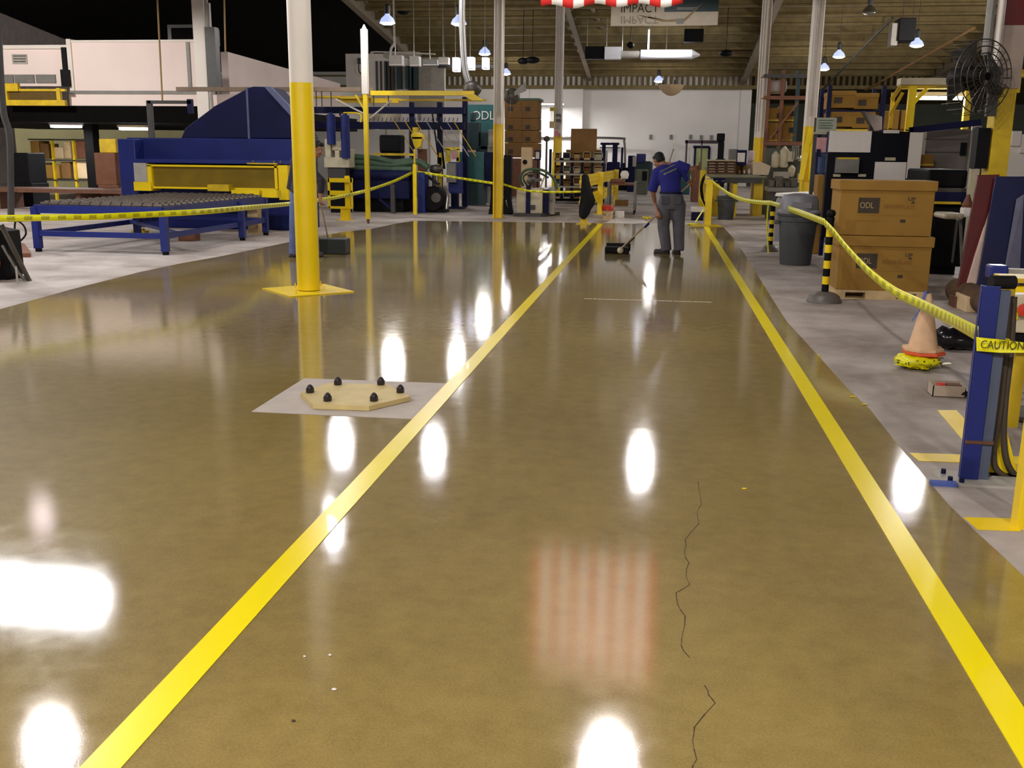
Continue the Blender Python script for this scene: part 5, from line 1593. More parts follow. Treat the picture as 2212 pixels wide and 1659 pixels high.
m = MB().bar(at(1930, 200, Yy + .2), at(1922, 280, Yy + .2), .06); m.build('rear_post', YELD, t)
q0 = at(1922, 280, Yy + .2); MB().box(q0.x - .03, q0.x + .03, Yy + .17, Yy + .23, 0, q0.z + .02).build('rear_post', YELD, t)
q0 = at(2095, 188, Yy + .1); MB().box(q0.x - .05, q0.x + .05, Yy + .1, Yy + .2, 0, q0.z).build('rear_post', YELD, t)
# cartons behind the yellow gantry
for i, (x0_, y0_, x1_, y1_, lb) in enumerate(((1928, 237, 1942, 279, 'narrow bright carton left of the yellow gantry post'), (1906, 240, 1925, 279, 'dim tan carton beside the dark funnel'), (1946, 238, 1960, 279, 'slim carton directly behind the yellow gantry post'))):
    m = MB().px(x0_, y0_, x1_, y1_, Yr2 + .3, .6); a = at((x0_ + x1_) / 2, 279, Yr2 + .3); m.box(a.x - .06, a.x + .06, Yr2 + .4, Yr2 + .8, 0, a.z + .01)
    single(m, 'tall_carton', CARD, lb, 'carton', bevel=.01)
m = MB(); c_ = at(1888, 262, 19.5)
m.prism([at(1866, 240, 19.5), at(1906, 252, 19.5), at(1905, 280, 19.5), at(1889, 283, 19.5)], (0, .3, 0)); m.box(c_.x - .05, c_.x + .12, 19.6, 19.75, 0, c_.z)
single(m, 'dark_funnel', mat('dark_brown_sheet', (52, 38, 30), .6), 'dark brown tapered scoop shape in front of the four printed cartons', 'scoop')
m = MB(); a = at(2070, 275, 17.2)
m.bar(at(1965, 282, 17.2), at(2118, 264, 17.2), .06, .1)
for x in (1968, 2112):
    q0 = at(x, 275, 17.2); m.box(q0.x - .03, q0.x + .03, 17.17, 17.23, 0, q0.z)
single(m, 'blue_handrail', BLUED, 'slanting dark blue bar running right behind the white end post', 'bar')
t = thing('grey_enclosure', 'large grey sheet metal enclosure behind the blue slanting bar', 'enclosure', (at(2050, 400, 17.8).x, 17.8, 0))
a, b = at(1998, 330, 17.8), at(2112, 330, 17.8)
MB().box(a.x, b.x, 17.8, 19.2, 0, at(2050, 279, 17.8).z).build('body', mat('enclosure_grey', (108, 100, 94), .6, var=.08), t)
MB().box(at(2092, 330, 17.8).x, b.x, 17.74, 17.8, 0, at(2100, 272, 17.8).z).build('edge_panel', GRYL, t)
MB().px(2076, 308, 2088, 336, 17.75, .05).build('dark_handle', BLK, t)
for y in (300, 328):
    MB().px(1998, y, 2090, y + 1.5, 17.78, .03).build('panel_seam', GRYD, t)
t = thing('stacked_crate', 'small yellow edged carton on a shelf left of the grey enclosure', 'carton', at(2003, 352, 17.2))
MB().px(1989, 334, 2017, 356, 17.2, .3).build('body', CARD, t, bevel=.01)
MB().px(1989, 354, 2017, 358, 17.19, .32).build('yellow_edge', YELD, t)
m = MB().px(1985, 362, 2025, 374, 17.1, .5); a = at(2005, 374, 17.1); m.box(a.x - .2, a.x + .2, 17.15, 17.5, 0, a.z + .01)
m.px(1987, 358, 2018, 363, 17.15, .4)
single(m, 'shelf_stand', WOODD, 'brown shelf stand carrying the yellow edged carton', 'stand')
# black machine right of the cartons
Yk2 = 14.2
t = thing('black_machine', 'low black machine with blue and steel rails right of the printed cartons', 'machine', (at(2050, 500, Yk2).x, Yk2, 0))
a, b = at(2008, 500, Yk2), at(2085, 500, Yk2)
MB().box(a.x, b.x, Yk2, Yk2 + 1.6, .12, at(2040, 448, Yk2).z).build('base', BLK, t, bevel=.02)
MB().box(a.x + .05, b.x - .05, Yk2 + .1, Yk2 + 1.5, 0, .12).build('plinth', BLK, t)
MB().px(2012, 415, 2088, 436, Yk2 + .1, 1.2).build('blue_rail', BLUED, t)
MB().px(2012, 406, 2088, 415, Yk2 + .15, 1.2).build('steel_rail', STEELD, t)
MB().px(2018, 436, 2076, 441, Yk2 - .02, .3).build('bright_edge', YELD, t)
MB().px(2004, 366, 2090, 406, Yk2 + .2, 1.2).build('housing', BLK, t, bevel=.03)
MB().px(2012, 436, 2084, 449, Yk2 + .12, 1.1).build('bed', BLK, t)
Yk3 = 13.2
t = thing('side_table', 'small pale rounded table on a thin slanting leg beside the red panel', 'table', (at(2065, 500, Yk3).x, Yk3, 0))
tt = at(2062, 464, Yk3)
MB().box(at(2038, 464, Yk3).x, at(2085, 464, Yk3).x, Yk3, Yk3 + .5, at(2062, 474, Yk3).z, at(2062, 461, Yk3).z).build('top', CREAM, t, bevel=.04)
MB().bar(at(2068, 474, Yk3), gr(2054, 590), .03).build('leg', GRY, t)
MB().bar(at(2075, 474, Yk3 + .4), (at(2080, 590, Yk3 + .4).x, Yk3 + .4, 0), .03).build('leg', GRY, t)
MB().px(2080, 448, 2098, 470, Yk3 + .05, .15).build('white_cup', PAPER, t, bevel=.02)
MB().lathe(at(2089, 448, Yk3 + .12), [(.06, 0), (.07, .03), (.05, .07), (.03, .12), (.02, .16)], 14).build('brown_cap', RUST, t)
m = MB(); m.px(2094, 365, 2112, 448, 13.9, .1); a = at(2103, 448, 13.9); m.box(a.x - .05, a.x + .05, 13.9, 14.0, 0, a.z + .02)
single(m, 'cream_strip', CREAM, 'narrow cream perforated strip standing left of the red leaning panel', 'strip')
# leaning panels
Yz = 11.12
def lean(name, lab, top, bot, m, dy, th=.03):
    g0 = at(bot[0][0], bot[0][1], Yz + dy)
    t = thing(name, lab, 'panel', g0)
    MB().prism([at(x, y, Yz + .2 + dy) for x, y in top] + [at(x, y, Yz + dy) for x, y in bot], (0, th, 0)).build('sheet', m, t, bevel=.004)
    return t


lean('leaning_sheet', 'glossy dark red panel leaning left of the blue one at the right edge', [(2113, 378), (2160, 377)], [(2086, 623), (2068, 620)], REDP, .05)
lean('leaning_sheet', 'white framed thin panel edge standing between the red and blue leaning panels', [(2135, 455), (2142, 455)], [(2106, 637), (2086, 622)], mat('cream_edge', (214, 186, 172), .6), 0)
t = lean('leaning_sheet', 'broad dark blue panel leaning at the right edge of the picture', [(2151, 381), (2212, 381), (2250, 420)], [(2235, 648), (2106, 640)], mat('blue_panel_paint', (13, 19, 68), .4, .1, var=.2, scale=1.5), -.06)
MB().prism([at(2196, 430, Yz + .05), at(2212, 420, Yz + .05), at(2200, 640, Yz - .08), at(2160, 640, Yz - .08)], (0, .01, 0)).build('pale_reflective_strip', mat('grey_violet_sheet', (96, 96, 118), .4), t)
q0, q1 = at(2070, 622, Yz), at(2240, 640, Yz)
single(MB().box(q0.x - .05, q1.x, Yz - .1, Yz + .12, 0, at(2100, 640, Yz).z), 'wooden_skid', WOODD, 'low dark skid under the leaning red and blue panels', 'skid')
# background right edge of column: white sheets, dark machine
m = MB(); m.px(2186, 283, 2206, 315, 14.5, .1); m.px(2206, 290, 2225, 330, 14.5, .1); a = at(2200, 315, 14.5); m.box(a.x - .1, a.x + .3, 14.55, 14.6, 0, a.z + .05)
single(m, 'white_sheets', PAPER, 'white sheets pinned up right of the thick banded column', 'sheet')
m = MB(); m.px(2175, 330, 2240, 420, 15.0, .6); a = at(2175, 420, 15); m.box(a.x, a.x + .6, 15, 15.6, 0, a.z + .02)
single(m, 'grey_green_cabinet', GREENG, 'grey green cabinet at the right edge behind the blue panel', 'cabinet', bevel=.06)
m = MB().px(2180, 150, 2240, 165, 12.6, .2); m.px(2190, 165, 2205, 200, 12.7, .15)
m.bar(at(2195, 160, 12.7), Vector((B.x + .05, 11.7, 3.0)), .05)
single(m, 'yellow_bracket', YELD, 'yellow bracket arm at the right edge beside the banded column', 'bracket')

# ---- drum fan
c_ = at(2100, 168, 10.9)
R_ = at(2160, 168, 10.9).x - c_.x
t = thing('cage_fan', 'large dark round cage fan mounted on the banded column at the top right', 'fan', c_)
rot = Euler((0, 0, math.radians(28))).to_matrix()
def tf(mb):
    mb.v = [rot @ (v - c_) + c_ for v in mb.v]
    return mb


cg = MB()
for r_ in (1.35, 1.1, .85, .6, .35):
    rr = R_ * r_
    n = 36
    cg.tube([c_ + Vector((rr * math.cos(2 * PI * k / n), -.16 + .05 * (r_ - 1), rr * math.sin(2 * PI * k / n))) for k in range(n + 1)], .006, n=5, sub=1)
for k in range(24):
    an = 2 * PI * k / 24
    d_ = Vector((math.cos(an), 0, math.sin(an)))
    cg.tube([c_ + d_ * R_ * .15 + Vector((0, -.2, 0)), c_ + d_ * R_ * 1.35 + Vector((0, -.14, 0)), c_ + d_ * R_ * 1.38 + Vector((0, .1, 0))], .004, n=4, sub=1)
tf(cg).build('cage', STEELD, t)
bl = MB()
for k in range(4):
    an = k * PI / 2 + .4
    d_ = Vector((math.cos(an), 0, math.sin(an))); e_ = Vector((-math.sin(an), 0, math.cos(an)))
    bl.prism([c_ + d_ * .06 + e_ * .04, c_ + d_ * R_ * 1.2 + e_ * .16 + Vector((0, .05, 0)), c_ + d_ * R_ * 1.25 - e_ * .1 + Vector((0, -.05, 0)), c_ + d_ * .06 - e_ * .06], (0, .012, 0))
tf(bl).build('blades', GRYD, t)
mo = MB().lathe(c_, [(.03, -.2), (.1, -.16), (.12, 0), (.12, .22), (.07, .28)], 20, axis='y'); tf(mo).build('motor', BLK, t)
MB().bar(c_ + Vector((.05, .15, 0)), Vector((B.x - .1, 11.45, c_.z - .1)), .08).build('bracket', GRYD, t)
MB().bar(Vector((B.x - .16, 11.44, c_.z - .35)), Vector((B.x - .16, 11.44, c_.z + .15)), .1, .06).build('clamp', GRYD, t)

# ---- hanging heater
Yh = 34
c_ = at(1960, 75, Yh)
t = thing('hanging_heater', 'black hanging heater with a pale side hung from the ceiling at the right', 'heater', c_)
MB().px(1942, 38, 1978, 88, Yh, .8).build('casing', BLK, t, bevel=.02)
MB().px(1926, 50, 1940, 98, Yh + .1, .5).build('pale_deflector', GRYL, t)
MB().cyl(at(1950, 40, Yh + .3), Vector((at(1950, 40, Yh + .3).x, Yh + .3, ZR(Yh + .3))), .012, n=6).build('hanger', STEELD, t)
MB().cyl(at(1972, 40, Yh + .3), Vector((at(1972, 40, Yh + .3).x, Yh + .3, ZR(Yh + .3))), .012, n=6).build('hanger', STEELD, t)
# thin diagonal ceiling lines at right
for (xa, ya, Ya, xb, yb, Yb_, lb) in ((1928, 38, 44, 1770, 200, 56, 'thin dark sloping pipe under the right ceiling'), (2105, 60, 40, 1870, 195, 56, 'thin tan sloping conduit under the right ceiling')):
    A_, B_ = at(xa, ya, Ya), at(xb, yb, Yb_)
    single(MB().cyl(A_, B_, .05, n=8), 'ceiling_pipe', GRYD if 'dark' in lb else CARDD, lb, 'pipe')
for (xa, ya, Ya, xb, yb, Yb_, w_, lb) in ((1205, -5, 42, 1253, 110, 51, .2, 'sloping square duct above the middle column row'), (1275, 10, 43, 1302, 62, 47, .12, 'short sloping pipe left of the hanging banner'),):
    single(MB().bar(at(xa, ya, Ya), at(xb, yb, Yb_), w_), 'ceiling_duct', GIRD, lb, 'duct')

# ---- white duct with boxes
Yd = 45
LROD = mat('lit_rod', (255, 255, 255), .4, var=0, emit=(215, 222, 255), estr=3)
t = thing('unit_heater', 'bright white round duct with a square white box at its left end', 'duct heater', at(1400, 118, Yd))
p0, p1 = at(1342, 118, Yd), at(1384, 118, Yd)
MB().cyl(Vector((p0.x, Yd, p0.z)), Vector((p1.x, Yd, p0.z)), .16, n=20).build('narrow_duct', GRYL, t)
p2 = at(1495, 118, Yd); p3 = at(1512, 120, Yd)
MB().cyl(Vector((p1.x, Yd, p0.z)), Vector((p2.x, Yd, p0.z)), .2, n=24).cyl(Vector((p2.x, Yd, p0.z)), Vector((p3.x, Yd, p0.z - .03)), .2, .04, n=24).build('wide_duct', DUCTW, t)
MB().px(1306, 101, 1341, 127, Yd - .25, .5).build('white_box', DUCTW, t)
m = MB(); m.px(1264, 100, 1305, 127, Yd - .2, .5); m.build('dark_louvre', BLK, t)
for x in (1344, 1402, 1439, 1310, 1268):
    q = at(x, 112, Yd); MB().cyl(q, Vector((q.x, Yd, ZR(Yd))), .012, n=6).build('hanger', STEEL, t)
q = at(1402, 64, Yd)
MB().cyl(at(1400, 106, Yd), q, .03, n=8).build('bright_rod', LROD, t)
L = bpy.data.lights.new('duct_fill_light', 'POINT'); L.energy = 90; L.shadow_soft_size = .1; L.color = (.9, .92, 1)
lo = bpy.data.objects.new('duct_fill_light', L); C.objects.link(lo); lo.parent = t; lo.location = at(1440, 88, Yd - 1.0) - ORG[t]  # added light with no fixture, brightens the near side of the duct
# dark louvred unit right
m = MB().px(1478, 62, 1520, 90, 44, .6)
m.cyl(at(1482, 64, 44.3), Vector((at(1482, 64, 44.3).x, 44.3, ZR(44.3))), .01, n=5); m.cyl(at(1516, 64, 44.3), Vector((at(1516, 64, 44.3).x, 44.3, ZR(44.3))), .01, n=5)
single(m, 'dark_hanging_unit', BLK, 'small black hanging unit below the right corner of the banner', 'hanging unit')
for k, (x, y, s_) in enumerate(((1130, 132, 12), (1150, 130, 16), (1568, 115, 14), (872, 25, 14), (1362, 98, 8))):
    c_ = at(x, y, 43)
    m = MB(); m.ell(c_, (s_ * .02, .25, .14)); m.cyl(c_, Vector((c_.x, 43, ZR(43))), .015, n=5)
    single(m, 'dark_junction_box', BLK, ['black rounded box hung left of the middle duct, nearer the yellow column', 'black rounded box hung left of the middle duct, nearer the duct', 'black rounded box hung right of the middle duct', 'black rounded box hung beside the highest left lamp', 'small black rounded box hung just above the white duct'][k], 'ceiling box')
# white dish lamp (unlit) near the far wall
c_ = at(1450, 193, 50)
t = thing('dish_reflector', 'unlit tan dish reflector hanging in front of the bright far wall', 'reflector', c_)
MB().lathe(c_ + Vector((0, 0, .05)), [(.62, .15), (.55, 0), (.4, -.2), (.2, -.32), (.001, -.36)], 24).build('dish', CARDL, t)
MB().cyl(c_, Vector((c_.x, 50, ZR(50))), .012, n=5).build('hanger', STEELD, t)
m = MB()
for k in range(5):
    an = k * 1.256
    m.ell(c_ + Vector((math.cos(an) * .5, math.sin(an) * .5, .3)), (.05, .05, .1))
m.build('clip', STEELD, t)
# row of hanging white boxes
Yw = 36
data = [(840, 119, 868, 142, GRYL, 'widest pale grey box, first from the left in the hanging row'), (884, 121, 905, 143, GRYL, 'small pale grey box, second in the hanging row'), (913, 128, 944, 142, GRY, 'low dark grey box, third in the hanging row'), (947, 123, 968, 139, GRYL, 'pale box, fourth in the hanging row'),
        (977, 124, 991, 154, DUCTW, 'bright tall white box left of the silver hose in the hanging row'), (1009, 123, 1023, 150, DUCTW, 'bright tall white box right of the silver hose in the hanging row'), (1041, 124, 1054, 149, DUCTW, 'bright white box under the pendant lamp, last of the hanging row')]
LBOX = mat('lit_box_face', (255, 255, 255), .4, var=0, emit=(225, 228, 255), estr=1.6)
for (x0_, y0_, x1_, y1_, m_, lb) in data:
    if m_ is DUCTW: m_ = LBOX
    q = at((x0_ + x1_) / 2, y1_, Yw)
    t = thing('hanging_box', lb, 'hanging box', q, 'boxes hanging in a row above the yellow overhead rail')
    MB().px(x0_, y0_, x1_, y1_, Yw, .35).build('casing', m_, t, bevel=.01)
    MB().px(x0_ + 1, y1_ - 3, x1_ - 1, y1_ - 1, Yw - .01, .012).build('lower_edge', PAPER, t)
    q2 = at((x0_ + x1_) / 2, y0_, Yw + .15)
    MB().cyl(q2, Vector((q2.x, q2.y, ZR(q2.y))), .012, n=6).build('hanger', STEEL, t)
single(MB().tube([at(805, 116, Yw + .2), at(812, 112, Yw + .2), at(940, 117, Yw + .2)], .03, sub=4), 'conduit', GRYL, 'thin pale conduit running behind the row of hanging boxes', 'conduit')
single(MB().tube([at(843, 120, Yw), at(845, 105, Yw), at(851, 96, Yw)], .05, sub=4).cyl(at(851, 96, Yw), Vector((at(851, 96, Yw).x, Yw, ZR(Yw))), .02, n=6), 'conduit', GRYL, 'bent conduit rising from the widest hanging box', 'conduit')
m = MB(); m.px(945, 140, 1075, 146, Yw + .5, .3)
q = at(960, 142, Yw + .6); m.cyl(q, Vector((q.x, q.y, ZR(q.y))), .012, n=6); q = at(1065, 142, Yw + .6); m.cyl(q, Vector((q.x, q.y, ZR(q.y))), .012, n=6)
single(m, 'cable_tray', GRYD, 'dark cable tray hanging behind the bright white boxes', 'cable tray')

# ---- flag
Yf = 11.2
xa, xb = at(1168, 8, Yf).x, at(1475, 8, Yf).x
zb_ = at(1320, 12, Yf).z
zt_ = zb_ + 2.75
t = MB()
NX, NZ = 52, 40
vs = []
for j in range(NZ + 1):
    for i in range(NX + 1):
        u = i / NX; v = j / NZ
        x = xa + (xb - xa) * u
        y = Yf + .035 * math.sin(u * 9 + v * 2) * (1 - v * .8)
        z = zb_ + (zt_ - zb_) * v + .02 * math.sin(u * 20) * (1 - v)
        vs.append(Vector((x, y, z)))
fs, mi = [], []
for j in range(NZ):
    for i in range(NX):
        fs.append((j * (NX + 1) + i, j * (NX + 1) + i + 1, (j + 1) * (NX + 1) + i + 1, (j + 1) * (NX + 1) + i))
        s_ = (i * 13) // NX
        mi.append(2 if (j >= NZ * .6 and s_ < 7) else (0 if s_ % 2 == 0 else 1))
t.v, t.f, t.mi = vs, fs, mi
fred = mat('flag_red', (214, 40, 36), .7, var=.03); fwh = mat('flag_white', (240, 236, 232), .7, var=.02); fbl = mat('flag_blue', (40, 44, 96), .7, var=.03)
fg = thing('flag', 'flag with red and white stripes hanging vertically from the ceiling at the top edge', 'flag', ((xa + xb) / 2, Yf, zb_))
o = t.build('cloth', [fred, fwh, fbl], fg, smooth=True)
sd = o.modifiers.new('solid', 'SOLIDIFY'); sd.thickness = .003
cx0, cx1 = xa + .04, xa + (xb - xa) * 7 / 13 - .04
st = MB()
for r in range(9):
    for k in range(6 if r % 2 == 0 else 5):
        px_ = cx0 + (cx1 - cx0) * ((k + (.5 if r % 2 == 0 else 1)) / 6)
        pz_ = zb_ + (zt_ - zb_) * (.62 + .36 * (r + .5) / 9)
        pts_ = []
        for a_ in range(10):
            rr = .04 if a_ % 2 == 0 else .016
            an = PI / 2 + a_ * PI / 5
            pts_.append(Vector((px_ + rr * math.cos(an), Yf - .05, pz_ + rr * math.sin(an))))
        st.prism(pts_, (0, .004, 0))
st.build('stars', fwh, fg)
MB().cyl((xa - .05, Yf, zt_), (xb + .05, Yf, zt_), .02, n=10).build('pole', STEEL, fg)
for x in (xa, xb):
    MB().cyl((x, Yf, zt_), (x, Yf, ZR(Yf)), .006, n=5).build('cable', STEELD, fg)
# ---- banner
Yb = 26.0
a, b = at(1319, 56, Yb), at(1550, 56, Yb)
t = thing('hanging_banner', 'hanging banner with the word IMPACT partly hidden behind the flag', 'banner', ((a.x + b.x) / 2, Yb, a.z))
MB().box(a.x, b.x, Yb, Yb + .02, a.z, at(1430, 26, Yb).z).build('lower_band', mat('banner_cream', (196, 184, 166), .7, var=.06), t)
MB().box(a.x, at(1436, 0, Yb).x, Yb, Yb + .02, at(1430, 26, Yb).z, at(1430, -60, Yb).z).build('left_panel', mat('banner_cream', (196, 184, 166)), t)
MB().box(at(1436, 0, Yb).x, b.x, Yb, Yb + .02, at(1430, 26, Yb).z, at(1430, -60, Yb).z).build('teal_panel', TEALD, t)
text('lettering', 'IMPACT', at(1340, 27, Yb - .01), .29, INK, t, sx=.92)
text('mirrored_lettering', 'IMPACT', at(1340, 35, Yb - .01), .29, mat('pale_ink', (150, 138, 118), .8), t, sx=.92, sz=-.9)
MB().prism([at(1378, 32, Yb - .012), at(1392, 38, Yb - .012), at(1440, 43, Yb - .012), at(1478, 40, Yb - .012), at(1520, 4, Yb - .012), at(1480, 46, Yb - .012), at(1430, 47, Yb - .012)], (0, .006, 0)).build('swoosh_mark', mat('banner_tan', (150, 128, 92), .8), t)
MB().px(1461, 40, 1477, 51, Yb - .015, .008).build('grey_tab', GRY, t)
for k in range(2):
    MB().px(1462, 16 + k * 3, 1505 - k * 6, 17.4 + k * 3, Yb - .012, .008).build('small_lettering', GRYL, t)
for x in (a.x + .02, b.x - .02):
    MB().cyl((x, Yb + .01, at(1430, -60, Yb).z), (x, Yb + .01, ZR(Yb)), .006, n=5).build('cable', STEELD, t)

# ============================================================ NEAR RIGHT
# blue post on plate
b0 = gr(2093, 1041); Y0 = b0.y
t = thing('conveyor_end_frame', 'dark blue upright post with black rounded top on a bolted floor plate at the right', 'post', b0)
bw = at(2113, 1030, Y0).x - at(2076, 1030, Y0).x
top = at(2131, 618, Y0)
leanx = 0
MB().box(b0.x - bw / 2, b0.x + bw / 2, Y0, Y0 + .012, .012, top.z).box(b0.x + bw / 2 - .01, b0.x + bw / 2 + .0, Y0 + .012, Y0 + .05, .012, top.z).box(b0.x - bw / 2, b0.x - bw / 2 + .01, Y0 + .012, Y0 + .05, .012, top.z).build('post', BLUE, t, bevel=.002)
MB().box(b0.x + bw / 2 + .004, b0.x + bw / 2 + .05, Y0 + .01, Y0 + .05, .012, top.z - .02).build('grey_channel', mat('blue_grey_trim2', (76, 84, 104), .5), t)
MB().cyl((b0.x + .0, Y0 + .03, top.z + .015), (b0.x + .11, Y0 + .05, top.z + .015), .032, n=20).build('black_pulley', RUB, t)
MB().box(b0.x - .14, b0.x + .3, Y0 - .08, Y0 + .14, 0, .012).build('floor_plate', GRYL, t)
for (dx, dy) in ((-.1, -.04), (-.1, .08), (-.05, -.05)):
    MB().cyl((b0.x + dx, Y0 + dy, .012), (b0.x + dx, Y0 + dy, .035), .012, n=6).build('bolt', BLUED, t)
MB().box(b0.x - .2, b0.x - .08, Y0 - .1, Y0 - .06, 0, .02).build('blue_tape', mat('blue_masking_tape', (70, 90, 160), .7), t)
zz = at(2100, 955, Y0).z
MB().box(b0.x - bw / 2 - .002, b0.x + bw / 2 + .052, Y0 - .004, Y0, zz - .008, zz + .008).build('tan_band', WOODD, t)
# yellow post with hoses
b1 = gr(2150, 1033)
t = thing('yellow_hose_post', 'yellow channel post with brown hoses running down it beside the blue post', 'post', b1)
Y1 = b1.y + .08
tp = at(2182, 600, Y1)
MB().box(b1.x + .0, b1.x + .012, Y1, Y1 + .07, .012, tp.z).box(b1.x - .04, b1.x + .0, Y1 + .06, Y1 + .07, .012, tp.z).build('channel', YELD, t)
MB().prism([(b1.x - .05, Y1 - .02, .012), (b1.x + .12, Y1 - .02, .012), (b1.x + .03, Y1 - .02, .28)], (0, .012, 0)).build('gusset', YEL, t)
MB().box(b1.x - .08, b1.x + .2, Y1 - .08, Y1 + .15, 0, .012).build('foot_plate', YELD, t)
for k, (dx, pts_) in enumerate(((.0, [(2190, 640), (2183, 760), (2172, 860), (2168, 950), (2180, 1010), (2215, 1045)]), (.02, [(2178, 640), (2172, 760), (2160, 880), (2148, 960), (2150, 1010), (2190, 1040), (2230, 1055)]), (.04, [(2110, 960), (2118, 1000), (2140, 1035), (2180, 1050), (2225, 1062)]))):
    MB().tube([at(x, y, Y1 - .04 - .02 * k) for x, y in pts_], .016, n=10).build('hose', HOSE, t)
# machine parts behind at right edge
Y2 = 5.9
t = thing('control_box', 'cream control box with a red button and yellow frame at the right edge', 'control box', (at(2200, 900, Y2).x, Y2, 0))
cbx = MB().px(2182, 638, 2260, 720, Y2, .2).build('box', CREAM, t, bevel=.008)
MB().px(2184, 664, 2200, 690, Y2 - .012, .014).build('yellow_plate', YEL, cbx)
MB().lathe(at(2208, 668, Y2), [(.001, -.05), (.035, -.045), (.035, -.02), (.02, 0)], 18, axis='y').build('red_button', RED, cbx)
MB().px(2176, 602, 2260, 612, Y2 - .02, .24).build('yellow_frame', YELD, t)
MB().px(2172, 620, 2240, 632, Y2 - .02, .1).build('yellow_frame', YEL, t)
a = at(2215, 720, Y2); MB().box(a.x, a.x + .06, Y2 + .1, Y2 + .16, 0, a.z + .02).build('leg', YELD, t)
MB().px(2185, 722, 2260, 756, Y2 + .02, .15).build('dark_bracket', BLK, t)
t = thing('shell_chair', 'blue rounded seat shell with pale panel behind the blue post', 'seat', (at(2155, 700, 6.9).x, 6.9, 0))
MB().px(2140, 574, 2178, 602, 6.9, .12).build('shell', mat('bright_blue_plastic', (30, 42, 120), .35), t, bevel=.01)
MB().px(2178, 582, 2260, 606, 6.95, .05).build('pale_panel', GRYL, t)
a = at(2160, 602, 6.95); MB().box(a.x - .02, a.x + .02, 6.92, 6.98, 0, a.z + .02).build('stem', BLK, t)
a = at(2230, 606, 6.97); MB().box(a.x - .02, a.x + .02, 6.95, 6.99, 0, a.z + .02).build('stem', BLK, t)
# brown roll and black bag
b0 = gr(2100, 705)
pa, pb = gr(2082, 660), gr(2130, 690)
t = MB().cyl(pa + Vector((0, .3, .13)), pb + Vector((.1, .1, .13)), .13, n=24)
single(t, 'brown_roll', mat('brown_felt', (84, 62, 40), .9, var=.15), 'fat brown roll lying on the floor behind the traffic cone', 'roll')
g = gr(2075, 758)
m = MB(); m.ell(g + Vector((0, .1, .08)), (.24, .16, .085), 18, 10); m.ell(g + Vector((-.1, .05, .1)), (.12, .12, .09), 14, 8); m.ell(g + Vector((.16, .1, .06)), (.14, .12, .07), 14, 8)
for i, v in enumerate(m.v):
    v.x += .015 * math.sin(v.y * 60 + v.z * 40); v.z = max(0, v.z + .012 * math.sin(v.x * 70))
single(m, 'black_bag', mat('black_plastic_bag', (20, 18, 24), .2, var=.2), 'crumpled black plastic bag lying right of the traffic cone', 'bag')
# crate beside brown roll
m = MB(); q = gr(2145, 706)
m.box(q.x, q.x + .5, q.y + .9, q.y + 1.3, 0, .16)
single(m, 'pale_block', CARDL, 'pale block on the floor behind the blue post', 'block', bevel=.01)
# cone + tape bundle
cb = gr(1989, 793)
sc_ = 1.0
t = thing('traffic_cone', 'dusty pale orange traffic cone holding up the caution tape on the right', 'traffic cone', cb + Vector((0, 0, .075)))
apex = at(1997, 634, cb.y)
hc = apex.z - .145
rb = (at(2030, 765, cb.y).x - at(1950, 765, cb.y).x) / 2
MB().lathe(cb + Vector((0, 0, .155)), [(rb * .82, 0), (rb * .78, .015), (rb * .2, hc - .03), (rb * .14, hc - .01), (.001, hc - .008)], 28).build('cone', CONEM, t)
mm = MB(); n = 8
bs = [(rb * 1.12 * math.cos(PI / 8 + k * PI / 4) * (1.0), rb * 1.12 * math.sin(PI / 8 + k * PI / 4)) for k in range(8)]
mm.prism([cb + Vector((x, y, .13)) for x, y in bs], (0, 0, .028)); mm.build('foot', CONEM, t, bevel=.006)
t2 = thing('traffic_cone', 'flattened orange cone foot sandwiched beneath the pale cone', 'cone foot', cb + Vector((0, 0, .045)))
MB().prism([cb + Vector((x * 1.04 + .01, y * 1.04, .106)) for x, y in bs], (0, 0, .024)).build('foot', ORNG, t2, bevel=.005)
rng = random.Random(5)
bd = MB()
tp_ = cb + Vector((-.04, -.04, 0))
bd.ell(tp_ + Vector((0, 0, .055)), (rb * 1.2, rb * 1.0, .055), 28, 12)
for v in bd.v:
    v.z = max(.001, v.z + .014 * math.sin(v.x * 55) * math.cos(v.y * 47)); v.x += .012 * math.sin(v.y * 60 + v.z * 50)
for k in range(26):
    an = rng.uniform(0, 2 * PI); rr = rng.uniform(.6, 1.25) * rb
    p_ = tp_ + Vector((math.cos(an) * rr, math.sin(an) * rr * .8, rng.uniform(.02, .09)))
    q_ = p_ + Vector((rng.uniform(-.09, .09), rng.uniform(-.06, .06), rng.uniform(-.015, .02)))
    bd.bar(p_, q_, .05, .002)
ob = thing('tape_bundle', 'crumpled bundle of yellow caution tape under the traffic cone', 'tape bundle', tp_)
bd.build('tape', mat('tape_yellow', (232, 226, 20), .35), ob)
pr_ = MB()
for k in range(22):
    an = rng.uniform(PI * 1.05, PI * 1.95); rr = rb * rng.uniform(1.1, 1.24)
    p_ = tp_ + Vector((math.cos(an) * rr, math.sin(an) * rr * .78 - .004, rng.uniform(.02, .09)))
    pr_.bar(p_, p_ + Vector((rng.uniform(-.03, .03), -.004, rng.uniform(-.02, .02))), .01, .006)
pr_.build('printed_letters', INK, ob)
m = MB().bar(apex + Vector((-.03, -.05, -.11)), apex + Vector((.0, -.03, .02)), .025, .004); m.bar(apex + Vector((0, -.03, .02)), apex + Vector((.03, .03, .0)), .025, .004); m.bar(apex + Vector((-.03, -.05, -.11)), apex + Vector((-.08, -.05, -.2)), .02, .004)
single(m, 'blue_tape', mat('blue_masking_tape', (112, 124, 190), .6), 'strip of blue masking tape wrapped over the tip of the traffic cone', 'tape')
